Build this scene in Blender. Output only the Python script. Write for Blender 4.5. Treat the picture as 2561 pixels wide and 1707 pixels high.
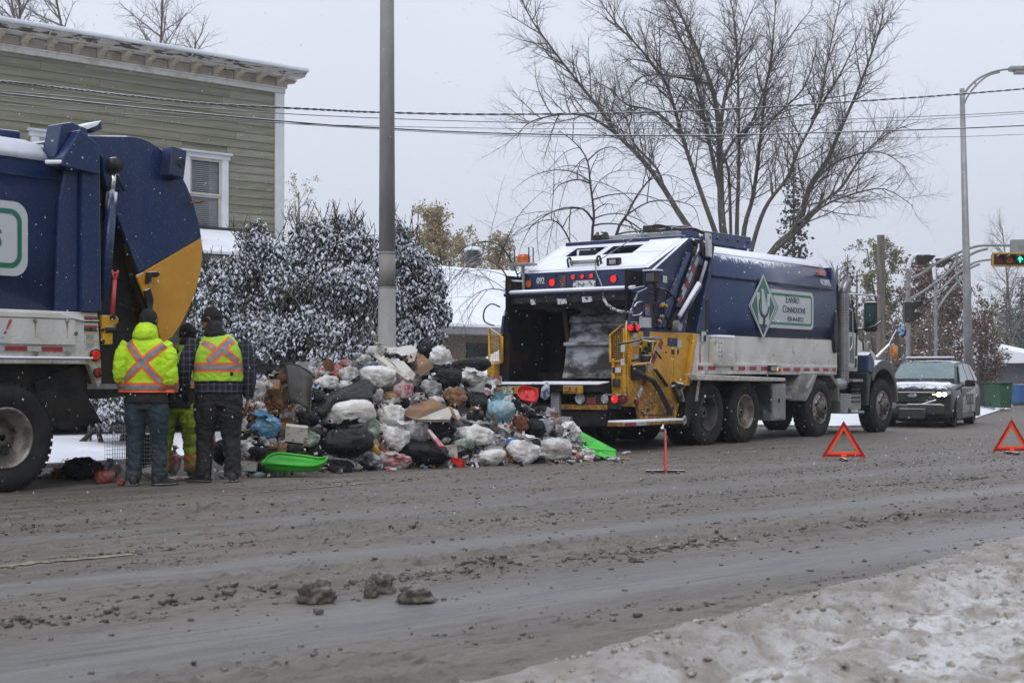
import bpy,bmesh,math,random,re
import numpy as np
from mathutils import Vector,Matrix,noise as mnoise
from mathutils.bvhtree import BVHTree
R_=math.radians
random.seed(7)
for _o in list(bpy.data.objects):bpy.data.objects.remove(_o)
scn=bpy.context.scene
COL=scn.collection
AX=R_(36.9)
FOC,HOR,EYE=3700.0,938.0,1.15
FWD=(math.cos(AX),math.sin(AX));RGT=(math.sin(AX),-math.cos(AX))
cam=bpy.data.cameras.new('camera');camo=bpy.data.objects.new('camera',cam);COL.objects.link(camo)
camo.location=(0,0,EYE);camo.rotation_euler=(R_(90),0,AX-R_(90))
cam.sensor_width=36;cam.lens=36*FOC/2561;cam.shift_y=(HOR-853.5)/2561;cam.clip_end=900;cam.clip_start=.1
cam.dof.use_dof=True;cam.dof.focus_distance=21;cam.dof.aperture_fstop=5.0
scn.camera=camo
SUN_EL,SUN_AZ=48,250
w=bpy.data.worlds.new('World');scn.world=w;w.use_nodes=True
nt=w.node_tree;nt.nodes.clear()
sky=nt.nodes.new('ShaderNodeTexSky');sky.sky_type='NISHITA';sky.sun_disc=False
sky.sun_elevation=R_(SUN_EL);sky.sun_rotation=R_(SUN_AZ);sky.dust_density=4;sky.air_density=1
hs=nt.nodes.new('ShaderNodeHueSaturation');hs.inputs['Saturation'].default_value=.25
mx=nt.nodes.new('ShaderNodeMix');mx.data_type='RGBA';mx.inputs[0].default_value=.9
mx.inputs[7].default_value=(5.75,6.15,7.1,1)
bg=nt.nodes.new('ShaderNodeBackground');bg.inputs[1].default_value=.1
wo=nt.nodes.new('ShaderNodeOutputWorld')
nt.links.new(sky.outputs[0],hs.inputs['Color']);nt.links.new(hs.outputs[0],mx.inputs[6])
tcw=nt.nodes.new('ShaderNodeTexCoord');spw=nt.nodes.new('ShaderNodeSeparateXYZ');nt.links.new(tcw.outputs['Generated'],spw.inputs[0])
mpw=nt.nodes.new('ShaderNodeMapRange');mpw.inputs[3].default_value=.1;mpw.inputs[4].default_value=.185;nt.links.new(spw.outputs[2],mpw.inputs[0]);nt.links.new(mpw.outputs[0],bg.inputs[1])
cnz=nt.nodes.new('ShaderNodeTexNoise');cnz.inputs['Scale'].default_value=2.2;cnz.inputs['Detail'].default_value=5;nt.links.new(tcw.outputs['Generated'],cnz.inputs['Vector'])
cm_=nt.nodes.new('ShaderNodeMapRange');cm_.inputs[1].default_value=.3;cm_.inputs[2].default_value=.7;cm_.inputs[3].default_value=.955;cm_.inputs[4].default_value=1.04;nt.links.new(cnz.outputs['Fac'],cm_.inputs[0])
vm=nt.nodes.new('ShaderNodeVectorMath');vm.operation='SCALE';nt.links.new(mx.outputs[2],vm.inputs[0]);nt.links.new(cm_.outputs[0],vm.inputs['Scale'])
nt.links.new(vm.outputs[0],bg.inputs[0]);nt.links.new(bg.outputs[0],wo.inputs[0])
sl=bpy.data.lights.new('sun','SUN');sl.energy=.6;sl.angle=R_(25);sl.color=(1,.97,.93)
so=bpy.data.objects.new('sun',sl);COL.objects.link(so)
so.rotation_euler=(R_(90-SUN_EL),0,R_(180-SUN_AZ)+R_(0))
scn.view_settings.view_transform='Standard';scn.view_settings.look='None'
scn.view_settings.exposure=0.2;scn.view_settings.gamma=1;scn.view_settings.use_curve_mapping=False
scn.cycles.volume_bounces=0
def U(px,py,Y=None,X=None,d=None,Z=None):
 """point of the real place that the photograph's pixel shows on the plane Y, X or at depth d"""
 u=(px-1280.5)/FOC;dx=FWD[0]+u*RGT[0];dy=FWD[1]+u*RGT[1]
 if Z is not None:t=(Z-EYE)*FOC/(HOR-py)
 else:t=Y/dy if Y is not None else(X/dx if X is not None else d)
 return Vector((t*dx,t*dy,EYE+(HOR-py)*t/FOC))
def lerp(a,b,t):return a+(b-a)*t
def sstep(a,b,x):
 t=np.clip((x-a)/(b-a),0,1);return t*t*(3-2*t)
class MB:
 def __init__(s):s.v=[];s.f=[]
 def add(s,vs,fs):
  n=len(s.v);s.v.extend([tuple(v)for v in vs]);s.f.extend([tuple(i+n for i in f)for f in fs]);return s
 def box(s,x0,x1,y0,y1,z0,z1,rot=None,piv=None):
  vs=[Vector((x,y,z))for x in(x0,x1)for y in(y0,y1)for z in(z0,z1)]
  if rot is not None:
   p=Vector(piv)if piv is not None else Vector(((x0+x1)/2,(y0+y1)/2,(z0+z1)/2))
   vs=[p+rot@(v-p)for v in vs]
  return s.add(vs,[(0,1,3,2),(4,6,7,5),(0,4,5,1),(2,3,7,6),(0,2,6,4),(1,5,7,3)])
 def cbox(s,c,sz,rot=None):
  return s.box(c[0]-sz[0]/2,c[0]+sz[0]/2,c[1]-sz[1]/2,c[1]+sz[1]/2,c[2]-sz[2]/2,c[2]+sz[2]/2,rot)
 def prism(s,pts,y0,y1,ax='y'):
  """pts are 2-D (x,z) for ax y, (y,z) for ax x, (x,y) for ax z"""
  def m(p,t):
   return(p[0],t,p[1])if ax=='y' else((t,p[0],p[1])if ax=='x' else(p[0],p[1],t))
  n=len(pts);area=sum(pts[i][0]*pts[(i+1)%n][1]-pts[(i+1)%n][0]*pts[i][1]for i in range(n))
  if area<0:pts=pts[::-1]
  vs=[m(p,y0)for p in pts]+[m(p,y1)for p in pts]
  fs=[tuple(range(n))[::-1],tuple(range(n,2*n))]+[(i,(i+1)%n,n+(i+1)%n,n+i)for i in range(n)]
  return s.add(vs,fs)
 def tube(s,path,r,n=8,cap=True,flat=None):
  path=[Vector(p)for p in path];k=len(path)
  rs=r if hasattr(r,'__len__')else[r]*k
  vs=[];up=None
  for i,p in enumerate(path):
   t=(path[min(i+1,k-1)]-path[max(i-1,0)])
   t=t.normalized()if t.length>1e-9 else Vector((0,0,1))
   if up is None:
    up=Vector((0,0,1))if abs(t.z)<.9 else Vector((1,0,0))
   a=t.cross(up);a=a.normalized()if a.length>1e-6 else t.orthogonal().normalized()
   b=a.cross(t).normalized();up=b
   rr=rs[i];ra,rb=(rr if hasattr(rr,'__len__')else(rr,rr))
   for j in range(n):
    q=2*math.pi*j/n;vs.append(p+a*math.cos(q)*ra+b*math.sin(q)*rb)
  fs=[(i*n+j,i*n+(j+1)%n,(i+1)*n+(j+1)%n,(i+1)*n+j)for i in range(k-1)for j in range(n)]
  if cap:fs+=[tuple(range(n))[::-1],tuple(range((k-1)*n,k*n))]
  return s.add(vs,fs)
 def lathe(s,prof,c,axis='y',n=32,sgn=1,cap=True):
  """prof: (radius, offset along the axis)"""
  k=len(prof);vs=[]
  for(r,h)in prof:
   for j in range(n):
    q=2*math.pi*j/n;a,b=r*math.cos(q),r*math.sin(q);h2=h*sgn
    vs.append((c[0]+a,c[1]+h2,c[2]+b)if axis=='y' else((c[0]+h2,c[1]+a,c[2]+b)if axis=='x' else(c[0]+a,c[1]+b,c[2]+h2)))
  fs=[(i*n+j,i*n+(j+1)%n,(i+1)*n+(j+1)%n,(i+1)*n+j)for i in range(k-1)for j in range(n)]
  if cap:fs+=[tuple(range(n))[::-1],tuple(range((k-1)*n,k*n))]
  return s.add(vs,fs)
 def build(s,name,m,parent=None,smooth=False,bevel=0,local=False,kind=None,norm=True,label=None,seg=2):
  me=bpy.data.meshes.new(name)
  off=Vector((0,0,0))
  if parent is not None and not local:off=root_loc(parent)
  vs=[(v[0]-off.x,v[1]-off.y,v[2]-off.z)for v in s.v]if off.length>0 else s.v
  me.from_pydata(vs,[],s.f)
  if norm:
   bm=bmesh.new();bm.from_mesh(me);bmesh.ops.recalc_face_normals(bm,faces=bm.faces);bm.to_mesh(me);bm.free()
  if smooth:me.polygons.foreach_set('use_smooth',[True]*len(me.polygons))
  me.materials.append(m);me.update()
  o=bpy.data.objects.new(name,me);COL.objects.link(o)
  if parent is not None:o.parent=parent
  if bevel:
   b=o.modifiers.new('bevel','BEVEL');b.width=bevel;b.segments=seg;b.limit_method='ANGLE';b.angle_limit=R_(38)
  if kind:o['kind']=kind
  if label:o['label']=label
  return o
def root_loc(p):
 v=Vector((0,0,0))
 while p is not None:v+=p.location;p=p.parent
 return v
def tag(o,label,cat,group=None,kind=None):
 o['label']=label;o['category']=cat
 if group:o['group']=group
 if kind:o['kind']=kind
 return o
def thing(name,label,cat,loc=(0,0,0),rz=0,group=None):
 o=bpy.data.objects.new(name,None);COL.objects.link(o);o.location=loc;o.rotation_euler=(0,0,rz)
 o.empty_display_size=.1
 return tag(o,label,cat,group)
def shared(name,me,parent=None,loc=None,rot=None,sc=None):
 o=bpy.data.objects.new(name,me);COL.objects.link(o)
 if parent is not None:o.parent=parent
 if loc is not None:o.location=loc
 if rot is not None:o.rotation_euler=rot
 if sc is not None:o.scale=sc
 return o
def children_of(o):return[c for c in bpy.data.objects if c.parent==o]
def copy_tree(o,parent=None,kids=None):
 if kids is None:
  kids={}
  for c in bpy.data.objects:
   if c.parent:kids.setdefault(c.parent.name,[]).append(c)
 c=o.copy();COL.objects.link(c);c.parent=parent
 for ch in kids.get(o.name,[]):copy_tree(ch,c,kids)
 return c
def mesh_np(name,V,Fq,m,parent=None,smooth=False,kind=None):
 me=bpy.data.meshes.new(name);V=np.asarray(V,dtype=np.float32);Fq=np.asarray(Fq,dtype=np.int32)
 k=Fq.shape[1]
 me.vertices.add(len(V));me.vertices.foreach_set('co',V.ravel())
 me.loops.add(Fq.size);me.loops.foreach_set('vertex_index',Fq.ravel())
 me.polygons.add(len(Fq));me.polygons.foreach_set('loop_start',np.arange(len(Fq),dtype=np.int32)*k)
 me.polygons.foreach_set('use_smooth',np.full(len(Fq),smooth))
 me.update(calc_edges=True);me.validate()
 me.materials.append(m)
 o=bpy.data.objects.new(name,me);COL.objects.link(o)
 if parent is not None:o.parent=parent
 if kind:o['kind']=kind
 return o
_rg=np.random.default_rng(5);_tab=_rg.random((256,256))
def vnoise(x,y):
 xi=np.floor(x).astype(int);yi=np.floor(y).astype(int);fx=x-xi;fy=y-yi
 fx=fx*fx*(3-2*fx);fy=fy*fy*(3-2*fy)
 a=_tab[xi&255,yi&255];b=_tab[(xi+1)&255,yi&255];c=_tab[xi&255,(yi+1)&255];d=_tab[(xi+1)&255,(yi+1)&255]
 return(a*(1-fx)+b*fx)*(1-fy)+(c*(1-fx)+d*fx)*fy
def fbm(x,y,o=4,g=.5):
 s=0;a=1;t=0
 for i in range(o):s=s+a*vnoise(x*2**i+17.3*i,y*2**i+9.1*i);t+=a;a*=g
 return s/t
def mat(name,col,rough=.6,metal=0,col2=None,scale=4,contrast=(.4,.6),bump=0,bscale=20,snow=None,snowamt=1,spec=.5,dirt=0,dcol=(.09,.08,.07),dz=(0,1.2),emit=None,es=1,stretch=None,coat=0,speck=0,sss=0,detail=4,trans=0,alpha=1,rust=0):
 m=bpy.data.materials.new(name);m.use_nodes=True;t=m.node_tree;N=t.nodes;L=t.links
 p=N['Principled BSDF'];tc=N.new('ShaderNodeTexCoord')
 src=tc.outputs['Object']
 if stretch:
  mp=N.new('ShaderNodeMapping');mp.inputs['Scale'].default_value=stretch;L.new(src,mp.inputs[0]);vec=mp.outputs[0]
 else:vec=src
 def nz(sc,det=detail,v=vec,rg=.6):
  n=N.new('ShaderNodeTexNoise');n.inputs['Scale'].default_value=sc;n.inputs['Detail'].default_value=det
  n.inputs['Roughness'].default_value=rg;L.new(v,n.inputs['Vector']);return n.outputs['Fac']
 def ramp(f,a,b):
  r=N.new('ShaderNodeMapRange');r.inputs[1].default_value=a;r.inputs[2].default_value=b;r.interpolation_type='SMOOTHSTEP'
  L.new(f,r.inputs[0]);return r.outputs[0]
 def mix(f,a,b):
  x=N.new('ShaderNodeMix');x.data_type='RGBA'
  if isinstance(f,float):x.inputs[0].default_value=f
  else:L.new(f,x.inputs[0])
  for i,q in((6,a),(7,b)):
   if isinstance(q,tuple):x.inputs[i].default_value=(*q[:3],1)
   else:L.new(q,x.inputs[i])
  return x.outputs[2]
 def mul(a,b,op='MULTIPLY'):
  x=N.new('ShaderNodeMath');x.operation=op
  for i,q in((0,a),(1,b)):
   if isinstance(q,(int,float)):x.inputs[i].default_value=q
   else:L.new(q,x.inputs[i])
  return x.outputs[0]
 c=tuple(col)
 if col2 is not None:c=mix(ramp(nz(scale),*contrast),c,tuple(col2))
 rv=rough
 if rust:
  f=mul(ramp(nz(3.1),.62,.70),rust);c=mix(f,c,(.11,.045,.015))
 if dirt:
  geo=N.new('ShaderNodeNewGeometry');sp=N.new('ShaderNodeSeparateXYZ');L.new(geo.outputs['Position'],sp.inputs[0])
  g=ramp(sp.outputs[2],dz[1],dz[0]);n1=ramp(nz(2.3),.25,.75);n2=ramp(nz(26),.35,.65)
  f=mul(mul(g,mul(n1,n2,'ADD')),dirt);f2=mul(f,.92,'MINIMUM');c=mix(f2,c,tuple(dcol));rv=None
  x=N.new('ShaderNodeMapRange');x.inputs[3].default_value=rough;x.inputs[4].default_value=.85;L.new(f2,x.inputs[0]);L.new(x.outputs[0],p.inputs['Roughness'])
 if speck:
  vo=N.new('ShaderNodeTexVoronoi');vo.inputs['Scale'].default_value=38;L.new(vec,vo.inputs['Vector'])
  f=mul(ramp(vo.outputs['Distance'],.24,.14),speck);c=mix(f,c,(.6,.63,.7))
 if snow is not None:
  geo=N.new('ShaderNodeNewGeometry');sp=N.new('ShaderNodeSeparateXYZ');L.new(geo.outputs['Normal'],sp.inputs[0])
  nn=mul(nz(9),.5);nn2=mul(nn,-.25,'ADD');q=mul(sp.outputs[2],nn2,'ADD')
  f=mul(ramp(q,snow-.06,snow+.1),float(snowamt));c=mix(f,c,(.82,.84,.88))
 if isinstance(c,tuple):p.inputs['Base Color'].default_value=(*c[:3],1)
 else:L.new(c,p.inputs['Base Color'])
 if rv is not None:p.inputs['Roughness'].default_value=rv
 p.inputs['Metallic'].default_value=metal;p.inputs['Specular IOR Level'].default_value=spec
 p.inputs['Coat Weight'].default_value=coat;p.inputs['Coat Roughness'].default_value=.15
 if sss:p.inputs['Subsurface Weight'].default_value=sss;p.inputs['Subsurface Radius'].default_value=(.05,.05,.05)
 if trans:p.inputs['Transmission Weight'].default_value=trans
 if alpha<1:p.inputs['Alpha'].default_value=alpha
 if bump:
  b=N.new('ShaderNodeBump');b.inputs['Strength'].default_value=min(1,bump);b.inputs['Distance'].default_value=.02*max(1,bump)
  L.new(nz(bscale,6),b.inputs['Height']);L.new(b.outputs[0],p.inputs['Normal'])
 if emit:p.inputs['Emission Color'].default_value=(*emit,1);p.inputs['Emission Strength'].default_value=es
 return m
M={}
M['snow']=mat('snow',(.84,.86,.9),.7,col2=(.76,.785,.84),scale=1.2,bump=.5,bscale=6,sss=.1)
M['dirty_snow']=None
M['blue']=mat('truck_blue_paint',(.006,.023,.090),.3,spec=.35,col2=(.013,.030,.082),stretch=(2.6,2.6,.35),contrast=(.35,.7),scale=1.6,snow=.66,speck=.14,coat=.15,dirt=.12,dz=(1.6,3.2),dcol=(.04,.045,.075),bump=.03,bscale=3)
M['blue2']=mat('dull_blue_paint',(.02,.032,.10),.42,col2=(.012,.02,.06),scale=3,snow=.6,dirt=.5,dz=(.5,2.9),dcol=(.03,.03,.035),speck=.12,bump=.1,bscale=8)
M['white']=mat('truck_white_paint',(.62,.61,.57),.45,col2=(.56,.54,.49),scale=2.2,snow=.7,dirt=.45,dz=(.9,1.95),dcol=(.20,.17,.13),bump=.05,bscale=9,rust=.5)
M['yellow']=mat('truck_yellow_paint',(.64,.34,.018),.42,col2=(.54,.25,.012),scale=3.4,snow=.7,dirt=.8,dz=(.2,1.7),dcol=(.10,.05,.02),bump=.12,bscale=12,rust=.8,speck=.1)
M['black']=mat('black_steel',(.007,.007,.008),.5,spec=.35,col2=(.03,.027,.024),scale=6,snow=.78,bump=.2,bscale=18,speck=.08)
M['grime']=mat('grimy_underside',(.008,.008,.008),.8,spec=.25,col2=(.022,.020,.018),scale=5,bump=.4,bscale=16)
M['steel']=mat('worn_steel',(.10,.10,.10),.5,col2=(.28,.29,.31),scale=2.4,contrast=(.42,.56),metal=.2,bump=.3,bscale=9,snow=.9)
M['hopper']=mat('hopper_plate',(.022,.02,.018),.6,col2=(.34,.355,.39),scale=1.9,detail=8,contrast=(.41,.62),metal=.1,bump=.5,bscale=8,rust=.7,stretch=(1,1,2.2))
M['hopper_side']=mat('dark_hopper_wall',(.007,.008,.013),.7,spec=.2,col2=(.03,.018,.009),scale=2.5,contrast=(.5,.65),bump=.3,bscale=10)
M['chrome']=mat('bright_rod',(.6,.6,.62),.2,metal=.9)
M['galv']=mat('galvanised_metal',(.30,.31,.31),.5,metal=.35,col2=(.24,.24,.235),scale=2.5,bump=.06,bscale=30,snow=.86)
M['rubber']=mat('tyre_rubber',(.009,.009,.0095),.75,spec=.3,col2=(.02,.019,.018),scale=5,bump=.25,bscale=40,dirt=.18,dz=(0,1.2),dcol=(.04,.036,.032))
M['rim']=mat('dirty_rim',(.30,.28,.24),.5,metal=.3,col2=(.13,.11,.09),scale=6,bump=.1)
M['rimblack']=mat('dark_rim',(.03,.03,.03),.6,col2=(.07,.06,.05),scale=6)
M['red_lit']=mat('lit_red_lamp',(.6,.01,.01),.3,emit=(1,.02,.03),es=.42)
M['red_lens']=mat('red_lens',(.25,.01,.01),.25,col2=(.12,.01,.01),scale=20)
M['amber_lens']=mat('amber_lens',(.55,.12,.01),.3,col2=(.4,.09,.01),scale=20)
M['amber_lit']=mat('lit_amber_lamp',(.7,.2,.02),.3,emit=(1,.3,.03),es=1.3)
M['clear_lens']=mat('clear_lens',(.35,.36,.36),.2,col2=(.2,.2,.2),scale=30)
M['tape_red']=mat('red_tape',(.30,.02,.02),.4,col2=(.22,.02,.02),scale=9)
M['tape_white']=mat('silver_tape',(.40,.41,.41),.35,col2=(.3,.3,.3),scale=9)
M['signwhite']=mat('sign_white',(.50,.52,.52),.35,col2=(.46,.48,.49),scale=2,speck=.1)
M['green']=mat('sign_green',(.01,.13,.075),.35,col2=(.012,.16,.09),scale=2)
M['navy']=mat('sign_navy',(.012,.022,.075),.35,col2=(.01,.02,.06),scale=2)
M['letter']=mat('dark_lettering',(.03,.06,.06),.5,col2=(.04,.06,.06),scale=9)
M['letterwhite']=mat('white_lettering',(.5,.52,.55),.5,col2=(.42,.44,.48),scale=9)
M['redtext']=mat('red_lettering',(.45,.05,.05),.5,col2=(.4,.06,.06),scale=9)
M['glass']=mat('tinted_glass',(.02,.03,.035),.08,col2=(.03,.04,.045),scale=2,spec=.8)
M['plastic']=mat('black_plastic',(.02,.02,.022),.45,col2=(.03,.03,.03),scale=8,snow=.8,bump=.1)

# ================================================================ GROUND
TRK=.19
def zroad(X,Y):return-.19*sstep(28.5,36,X)-.25*sstep(60,150,X)
def kerbY(X):return 15.6+np.maximum(0,X-44)*.27
def grid(xs,ys,fz):
 X,Y=np.meshgrid(xs,ys,indexing='ij');Z=fz(X,Y);a,b=X.shape
 V=np.stack([X,Y,Z],-1).reshape(-1,3);i=np.arange(a*b).reshape(a,b)
 Fq=np.stack([i[:-1,:-1],i[1:,:-1],i[1:,1:],i[:-1,1:]],-1).reshape(-1,4)
 return V,Fq
def road_h(X,Y):
 v=Y+TRK*(X-8)
 a=fbm(X*.9,v*5.5,4);lanes=np.exp(-((v-4.18)/.42)**2)+np.exp(-((v-6.3)/.28)**2)+.5*np.exp(-((v-8.6)/.3)**2)
 slush=np.clip(a-.42,0,1)*(1-np.clip(lanes,0,.93))
 c=fbm(X*13,Y*19,3,.6);lump=np.clip(c-.54,0,1)*np.clip(fbm(X*.5+40,v*2.8,3)-.36,0,1)*2.8*(1-np.clip(lanes*1.1,0,1))
 ridge=np.exp(-((v-5.15)/.14)**2)*np.clip(fbm(X*5,Y*8,2)-.42,0,1)*.16
 return zroad(X,Y)+slush*.022+lump*.13+ridge-.07*sstep(3.55,3.25,Y)
def cat_(*a):return np.unique(np.round(np.concatenate(a),4))
xs=cat_(np.arange(1.5,3.2,.1),np.arange(3.2,11,.026),np.arange(11,15,.04),np.arange(15,24,.08),np.arange(24,45,.2),np.arange(45,90,1.),np.arange(90,330,8.),np.arange(-60,1.5,1.5))
ys=cat_(np.arange(3.0,7.2,.026),np.arange(7.2,10,.04),np.arange(10,13,.07),np.arange(13,15.61,.2))
def ext(V):
 X,Y=V[:,0],V[:,1];t=np.clip((Y-3)/(15.6-3),0,1);V[:,1]=3+t*(kerbY(X)-3);return V
V,Fq=grid(xs,ys,road_h);V=ext(V)
def road_mat():
 m=bpy.data.materials.new('wet_slushy_asphalt');m.use_nodes=True;t=m.node_tree;N=t.nodes;L=t.links;p=N['Principled BSDF']
 tc=N.new('ShaderNodeTexCoord');sp=N.new('ShaderNodeSeparateXYZ');L.new(tc.outputs['Object'],sp.inputs[0])
 def mth(op,a,b=None,c=None):
  x=N.new('ShaderNodeMath');x.operation=op
  for i,q in enumerate((a,b,c)):
   if q is None:continue
   if isinstance(q,(int,float)):x.inputs[i].default_value=q
   else:L.new(q,x.inputs[i])
  return x.outputs[0]
 v=mth('MULTIPLY_ADD',sp.outputs[0],TRK,mth('ADD',sp.outputs[1],-8*TRK))
 cb=N.new('ShaderNodeCombineXYZ');L.new(sp.outputs[0],cb.inputs[0]);L.new(v,cb.inputs[1])
 def nz(sc,st,det=5,rg=.6):
  mp=N.new('ShaderNodeMapping');mp.inputs['Scale'].default_value=st;L.new(cb.outputs[0],mp.inputs[0])
  n=N.new('ShaderNodeTexNoise');n.inputs['Scale'].default_value=sc;n.inputs['Detail'].default_value=det;n.inputs['Roughness'].default_value=rg
  L.new(mp.outputs[0],n.inputs['Vector']);return n.outputs['Fac']
 def rmp(f,a,b,c=0,d=1):
  r=N.new('ShaderNodeMapRange');r.inputs[1].default_value=a;r.inputs[2].default_value=b;r.inputs[3].default_value=c;r.inputs[4].default_value=d
  r.interpolation_type='SMOOTHSTEP';L.new(f,r.inputs[0]);return r.outputs[0]
 wob=nz(.35,(1,.4,1),2)
 vw=mth('ADD',v,rmp(wob,.3,.7,-.14,.14))
 lane=0
 for c,s,k in((4.18,.45,1),(6.3,.28,.9),(8.6,.35,.45),(10.3,.4,.3)):
  g=mth('MULTIPLY',mth('POWER',2.718,mth('MULTIPLY',mth('POWER',mth('ABSOLUTE',mth('DIVIDE',mth('SUBTRACT',vw,c),s)),2.4),-1.0)),k)
  lane=g if isinstance(lane,int)else mth('MAXIMUM',lane,g)
 n1=nz(1.0,(.5,3.2,1));n2=nz(9,(.6,1.6,1));n3=nz(60,(1,1.3,1),3);n4=nz(7,(.12,3.0,1),4,.7)
 def mix(f,a,b):
  x=N.new('ShaderNodeMix');x.data_type='RGBA';L.new(f,x.inputs[0])
  for i,q in((6,a),(7,b)):
   if isinstance(q,tuple):x.inputs[i].default_value=(*q,1)
   else:L.new(q,x.inputs[i])
  return x.outputs[2]
 slush=mix(rmp(n1,.35,.65),(.108,.090,.071),(.172,.150,.124))
 slush=mix(rmp(n2,.52,.66),slush,(.07,.054,.040))
 clear=mix(rmp(n1,.3,.7),(.135,.130,.124),(.19,.185,.178))
 lf=mth('MULTIPLY',lane,rmp(n2,.25,.6,.75,1))
 c=mix(lf,slush,clear)
 c=mix(rmp(n4,.52,.66,0,.72),c,(.080,.066,.052));c=mix(rmp(n3,.56,.7,0,.55),c,(.06,.05,.04))
 L.new(c,p.inputs['Base Color'])
 rf=mth('SUBTRACT',.62,mth('MULTIPLY',lane,.22));rr=mth('ADD',rf,rmp(n1,.3,.7,-.12,.12));L.new(rr,p.inputs['Roughness'])
 b=N.new('ShaderNodeBump');b.inputs['Strength'].default_value=.9;b.inputs['Distance'].default_value=.025
 L.new(mth('ADD',n2,mth('MULTIPLY',n3,.35)),b.inputs['Height']);L.new(b.outputs[0],p.inputs['Normal'])
 return m
M['road']=road_mat()
o=mesh_np('road',V,Fq,M['road'],smooth=True,kind='structure')
def ground_h(X,Y):
 r=zroad(X,Y);k=kerbY(X)
 far=sstep(0,2.5,Y-k)*(.12+.05*fbm(X*.6,Y*.6,3))+sstep(3,14,Y-k)*.35
 onroad=(Y<k+.05)&(Y>3.2)
 near=sstep(0,1,3.0-Y)*.05
 z=r+np.where(Y>=k+.05,.08+far-.02,near)
 return np.where(onroad,r-.30,np.where(Y<=3.2,-.30,z))
gx=cat_(np.arange(-80,6,8.),np.arange(6,30,.35),np.arange(30,70,1.2),np.arange(70,200,12.),np.arange(200,700,50.))
gy=cat_(np.arange(-300,0,30.),np.arange(0,15.6,2.),np.arange(15.6,26,.35),np.arange(26,70,4.),np.arange(70,700,40.))
V,Fq=grid(gx,gy,lambda X,Y:X*0)
kk=kerbY(V[:,0])-15.6;V[:,1]+=np.where(V[:,1]>15.3,kk,0);V[:,2]=ground_h(V[:,0],V[:,1])
mesh_np('ground',V,Fq,M['snow'],smooth=True,kind='structure')
kb=MB();kx=list(np.arange(-20,60,2.))
for i,x in enumerate(kx[:-1]):
 a=(x,float(kerbY(x)));b=(kx[i+1],float(kerbY(kx[i+1])));za=float(zroad(x,0));zb=float(zroad(kx[i+1],0))
 kb.add([(a[0],a[1]-.02,za-.1),(b[0]-.01,b[1]-.02,zb-.1),(b[0]-.01,b[1]+.16,zb-.1),(a[0],a[1]+.16,za-.1),(a[0],a[1]-.01,za+.07),(b[0]-.01,b[1]-.01,zb+.07),(b[0]-.01,b[1]+.16,zb+.07),(a[0],a[1]+.16,za+.07)],[(0,1,5,4),(1,2,6,5),(2,3,7,6),(3,0,4,7),(4,5,6,7)])
M['kerb']=mat('snowy_concrete_kerb',(.25,.24,.23),.8,col2=(.18,.17,.16),scale=5,snow=.75,bump=.3)
kb.build('kerb',M['kerb'],kind='structure',bevel=.02)
def bank_h(X,Y):
 e=3.42+.16*(fbm(X*1.3,X*0+3,3)-.5)
 d=e-Y+.25*(fbm(X*2.5,Y*2.5,3)-.5)
 rise=sstep(0,.6,d)*.028+sstep(.3,2.2,d)*.03
 n=fbm(X*2.2,Y*3.0,5,.55)-.5;n2=fbm(X*9,Y*12,4,.65)-.5;n3=fbm(X*17,Y*20,3,.7)-.5
 rut=-.07*np.exp(-((Y-2.72+.1*np.sin(X*.9))/.16)**2)
 s=sstep(-.02,.25,d)
 fade=1-sstep(20,30,X)
 return zroad(X,Y)-.07+.075*sstep(-.22,.02,d)+rise+s*(n*.13+n2*.085*fade+n3*.05*fade+rut)+.0*X
xs=cat_(np.arange(2,11,.028),np.arange(11,18,.06),np.arange(18,40,.3),np.arange(40,200,5.),np.arange(-30,2,1.))
ys=cat_(np.arange(1.2,3.8,.028),np.arange(-2,1.2,.25),np.arange(-40,-2,4.))
V,Fq=grid(xs,ys,bank_h)
def bank_mat():
 m=bpy.data.materials.new('dirty_roadside_snow');m.use_nodes=True;t=m.node_tree;N=t.nodes;L=t.links;p=N['Principled BSDF']
 tc=N.new('ShaderNodeTexCoord')
 def nz(sc,det=6,rg=.65):
  n=N.new('ShaderNodeTexNoise');n.inputs['Scale'].default_value=sc;n.inputs['Detail'].default_value=det;n.inputs['Roughness'].default_value=rg
  L.new(tc.outputs['Object'],n.inputs['Vector']);return n.outputs['Fac']
 def rmp(f,a,b,c=0,d=1):
  r=N.new('ShaderNodeMapRange');r.inputs[1].default_value=a;r.inputs[2].default_value=b;r.inputs[3].default_value=c;r.inputs[4].default_value=d
  r.interpolation_type='SMOOTHSTEP';L.new(f,r.inputs[0]);return r.outputs[0]
 def mix(f,a,b):
  x=N.new('ShaderNodeMix');x.data_type='RGBA';L.new(f,x.inputs[0])
  for i,q in((6,a),(7,b)):
   if isinstance(q,tuple):x.inputs[i].default_value=(*q,1)
   else:L.new(q,x.inputs[i])
  return x.outputs[2]
 c=mix(rmp(nz(3.0),.36,.62),(.31,.275,.23),(.64,.63,.62))
 c=mix(rmp(nz(14),.50,.68),c,(.30,.255,.21))
 c=mix(rmp(nz(5.2),.55,.68),c,(.13,.105,.08))
 sp=N.new('ShaderNodeSeparateXYZ');L.new(tc.outputs['Object'],sp.inputs[0])
 c=mix(rmp(sp.outputs[1],2.45,3.4,0,.75),c,(.24,.21,.175))
 L.new(c,p.inputs['Base Color']);p.inputs['Roughness'].default_value=.6
 b=N.new('ShaderNodeBump');b.inputs['Strength'].default_value=.8;b.inputs['Distance'].default_value=.03;L.new(nz(40),b.inputs['Height']);L.new(b.outputs[0],p.inputs['Normal'])
 return m
M['bank']=bank_mat()
mesh_np('snow_bank',V,Fq,M['bank'],smooth=True,kind='structure')
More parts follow.
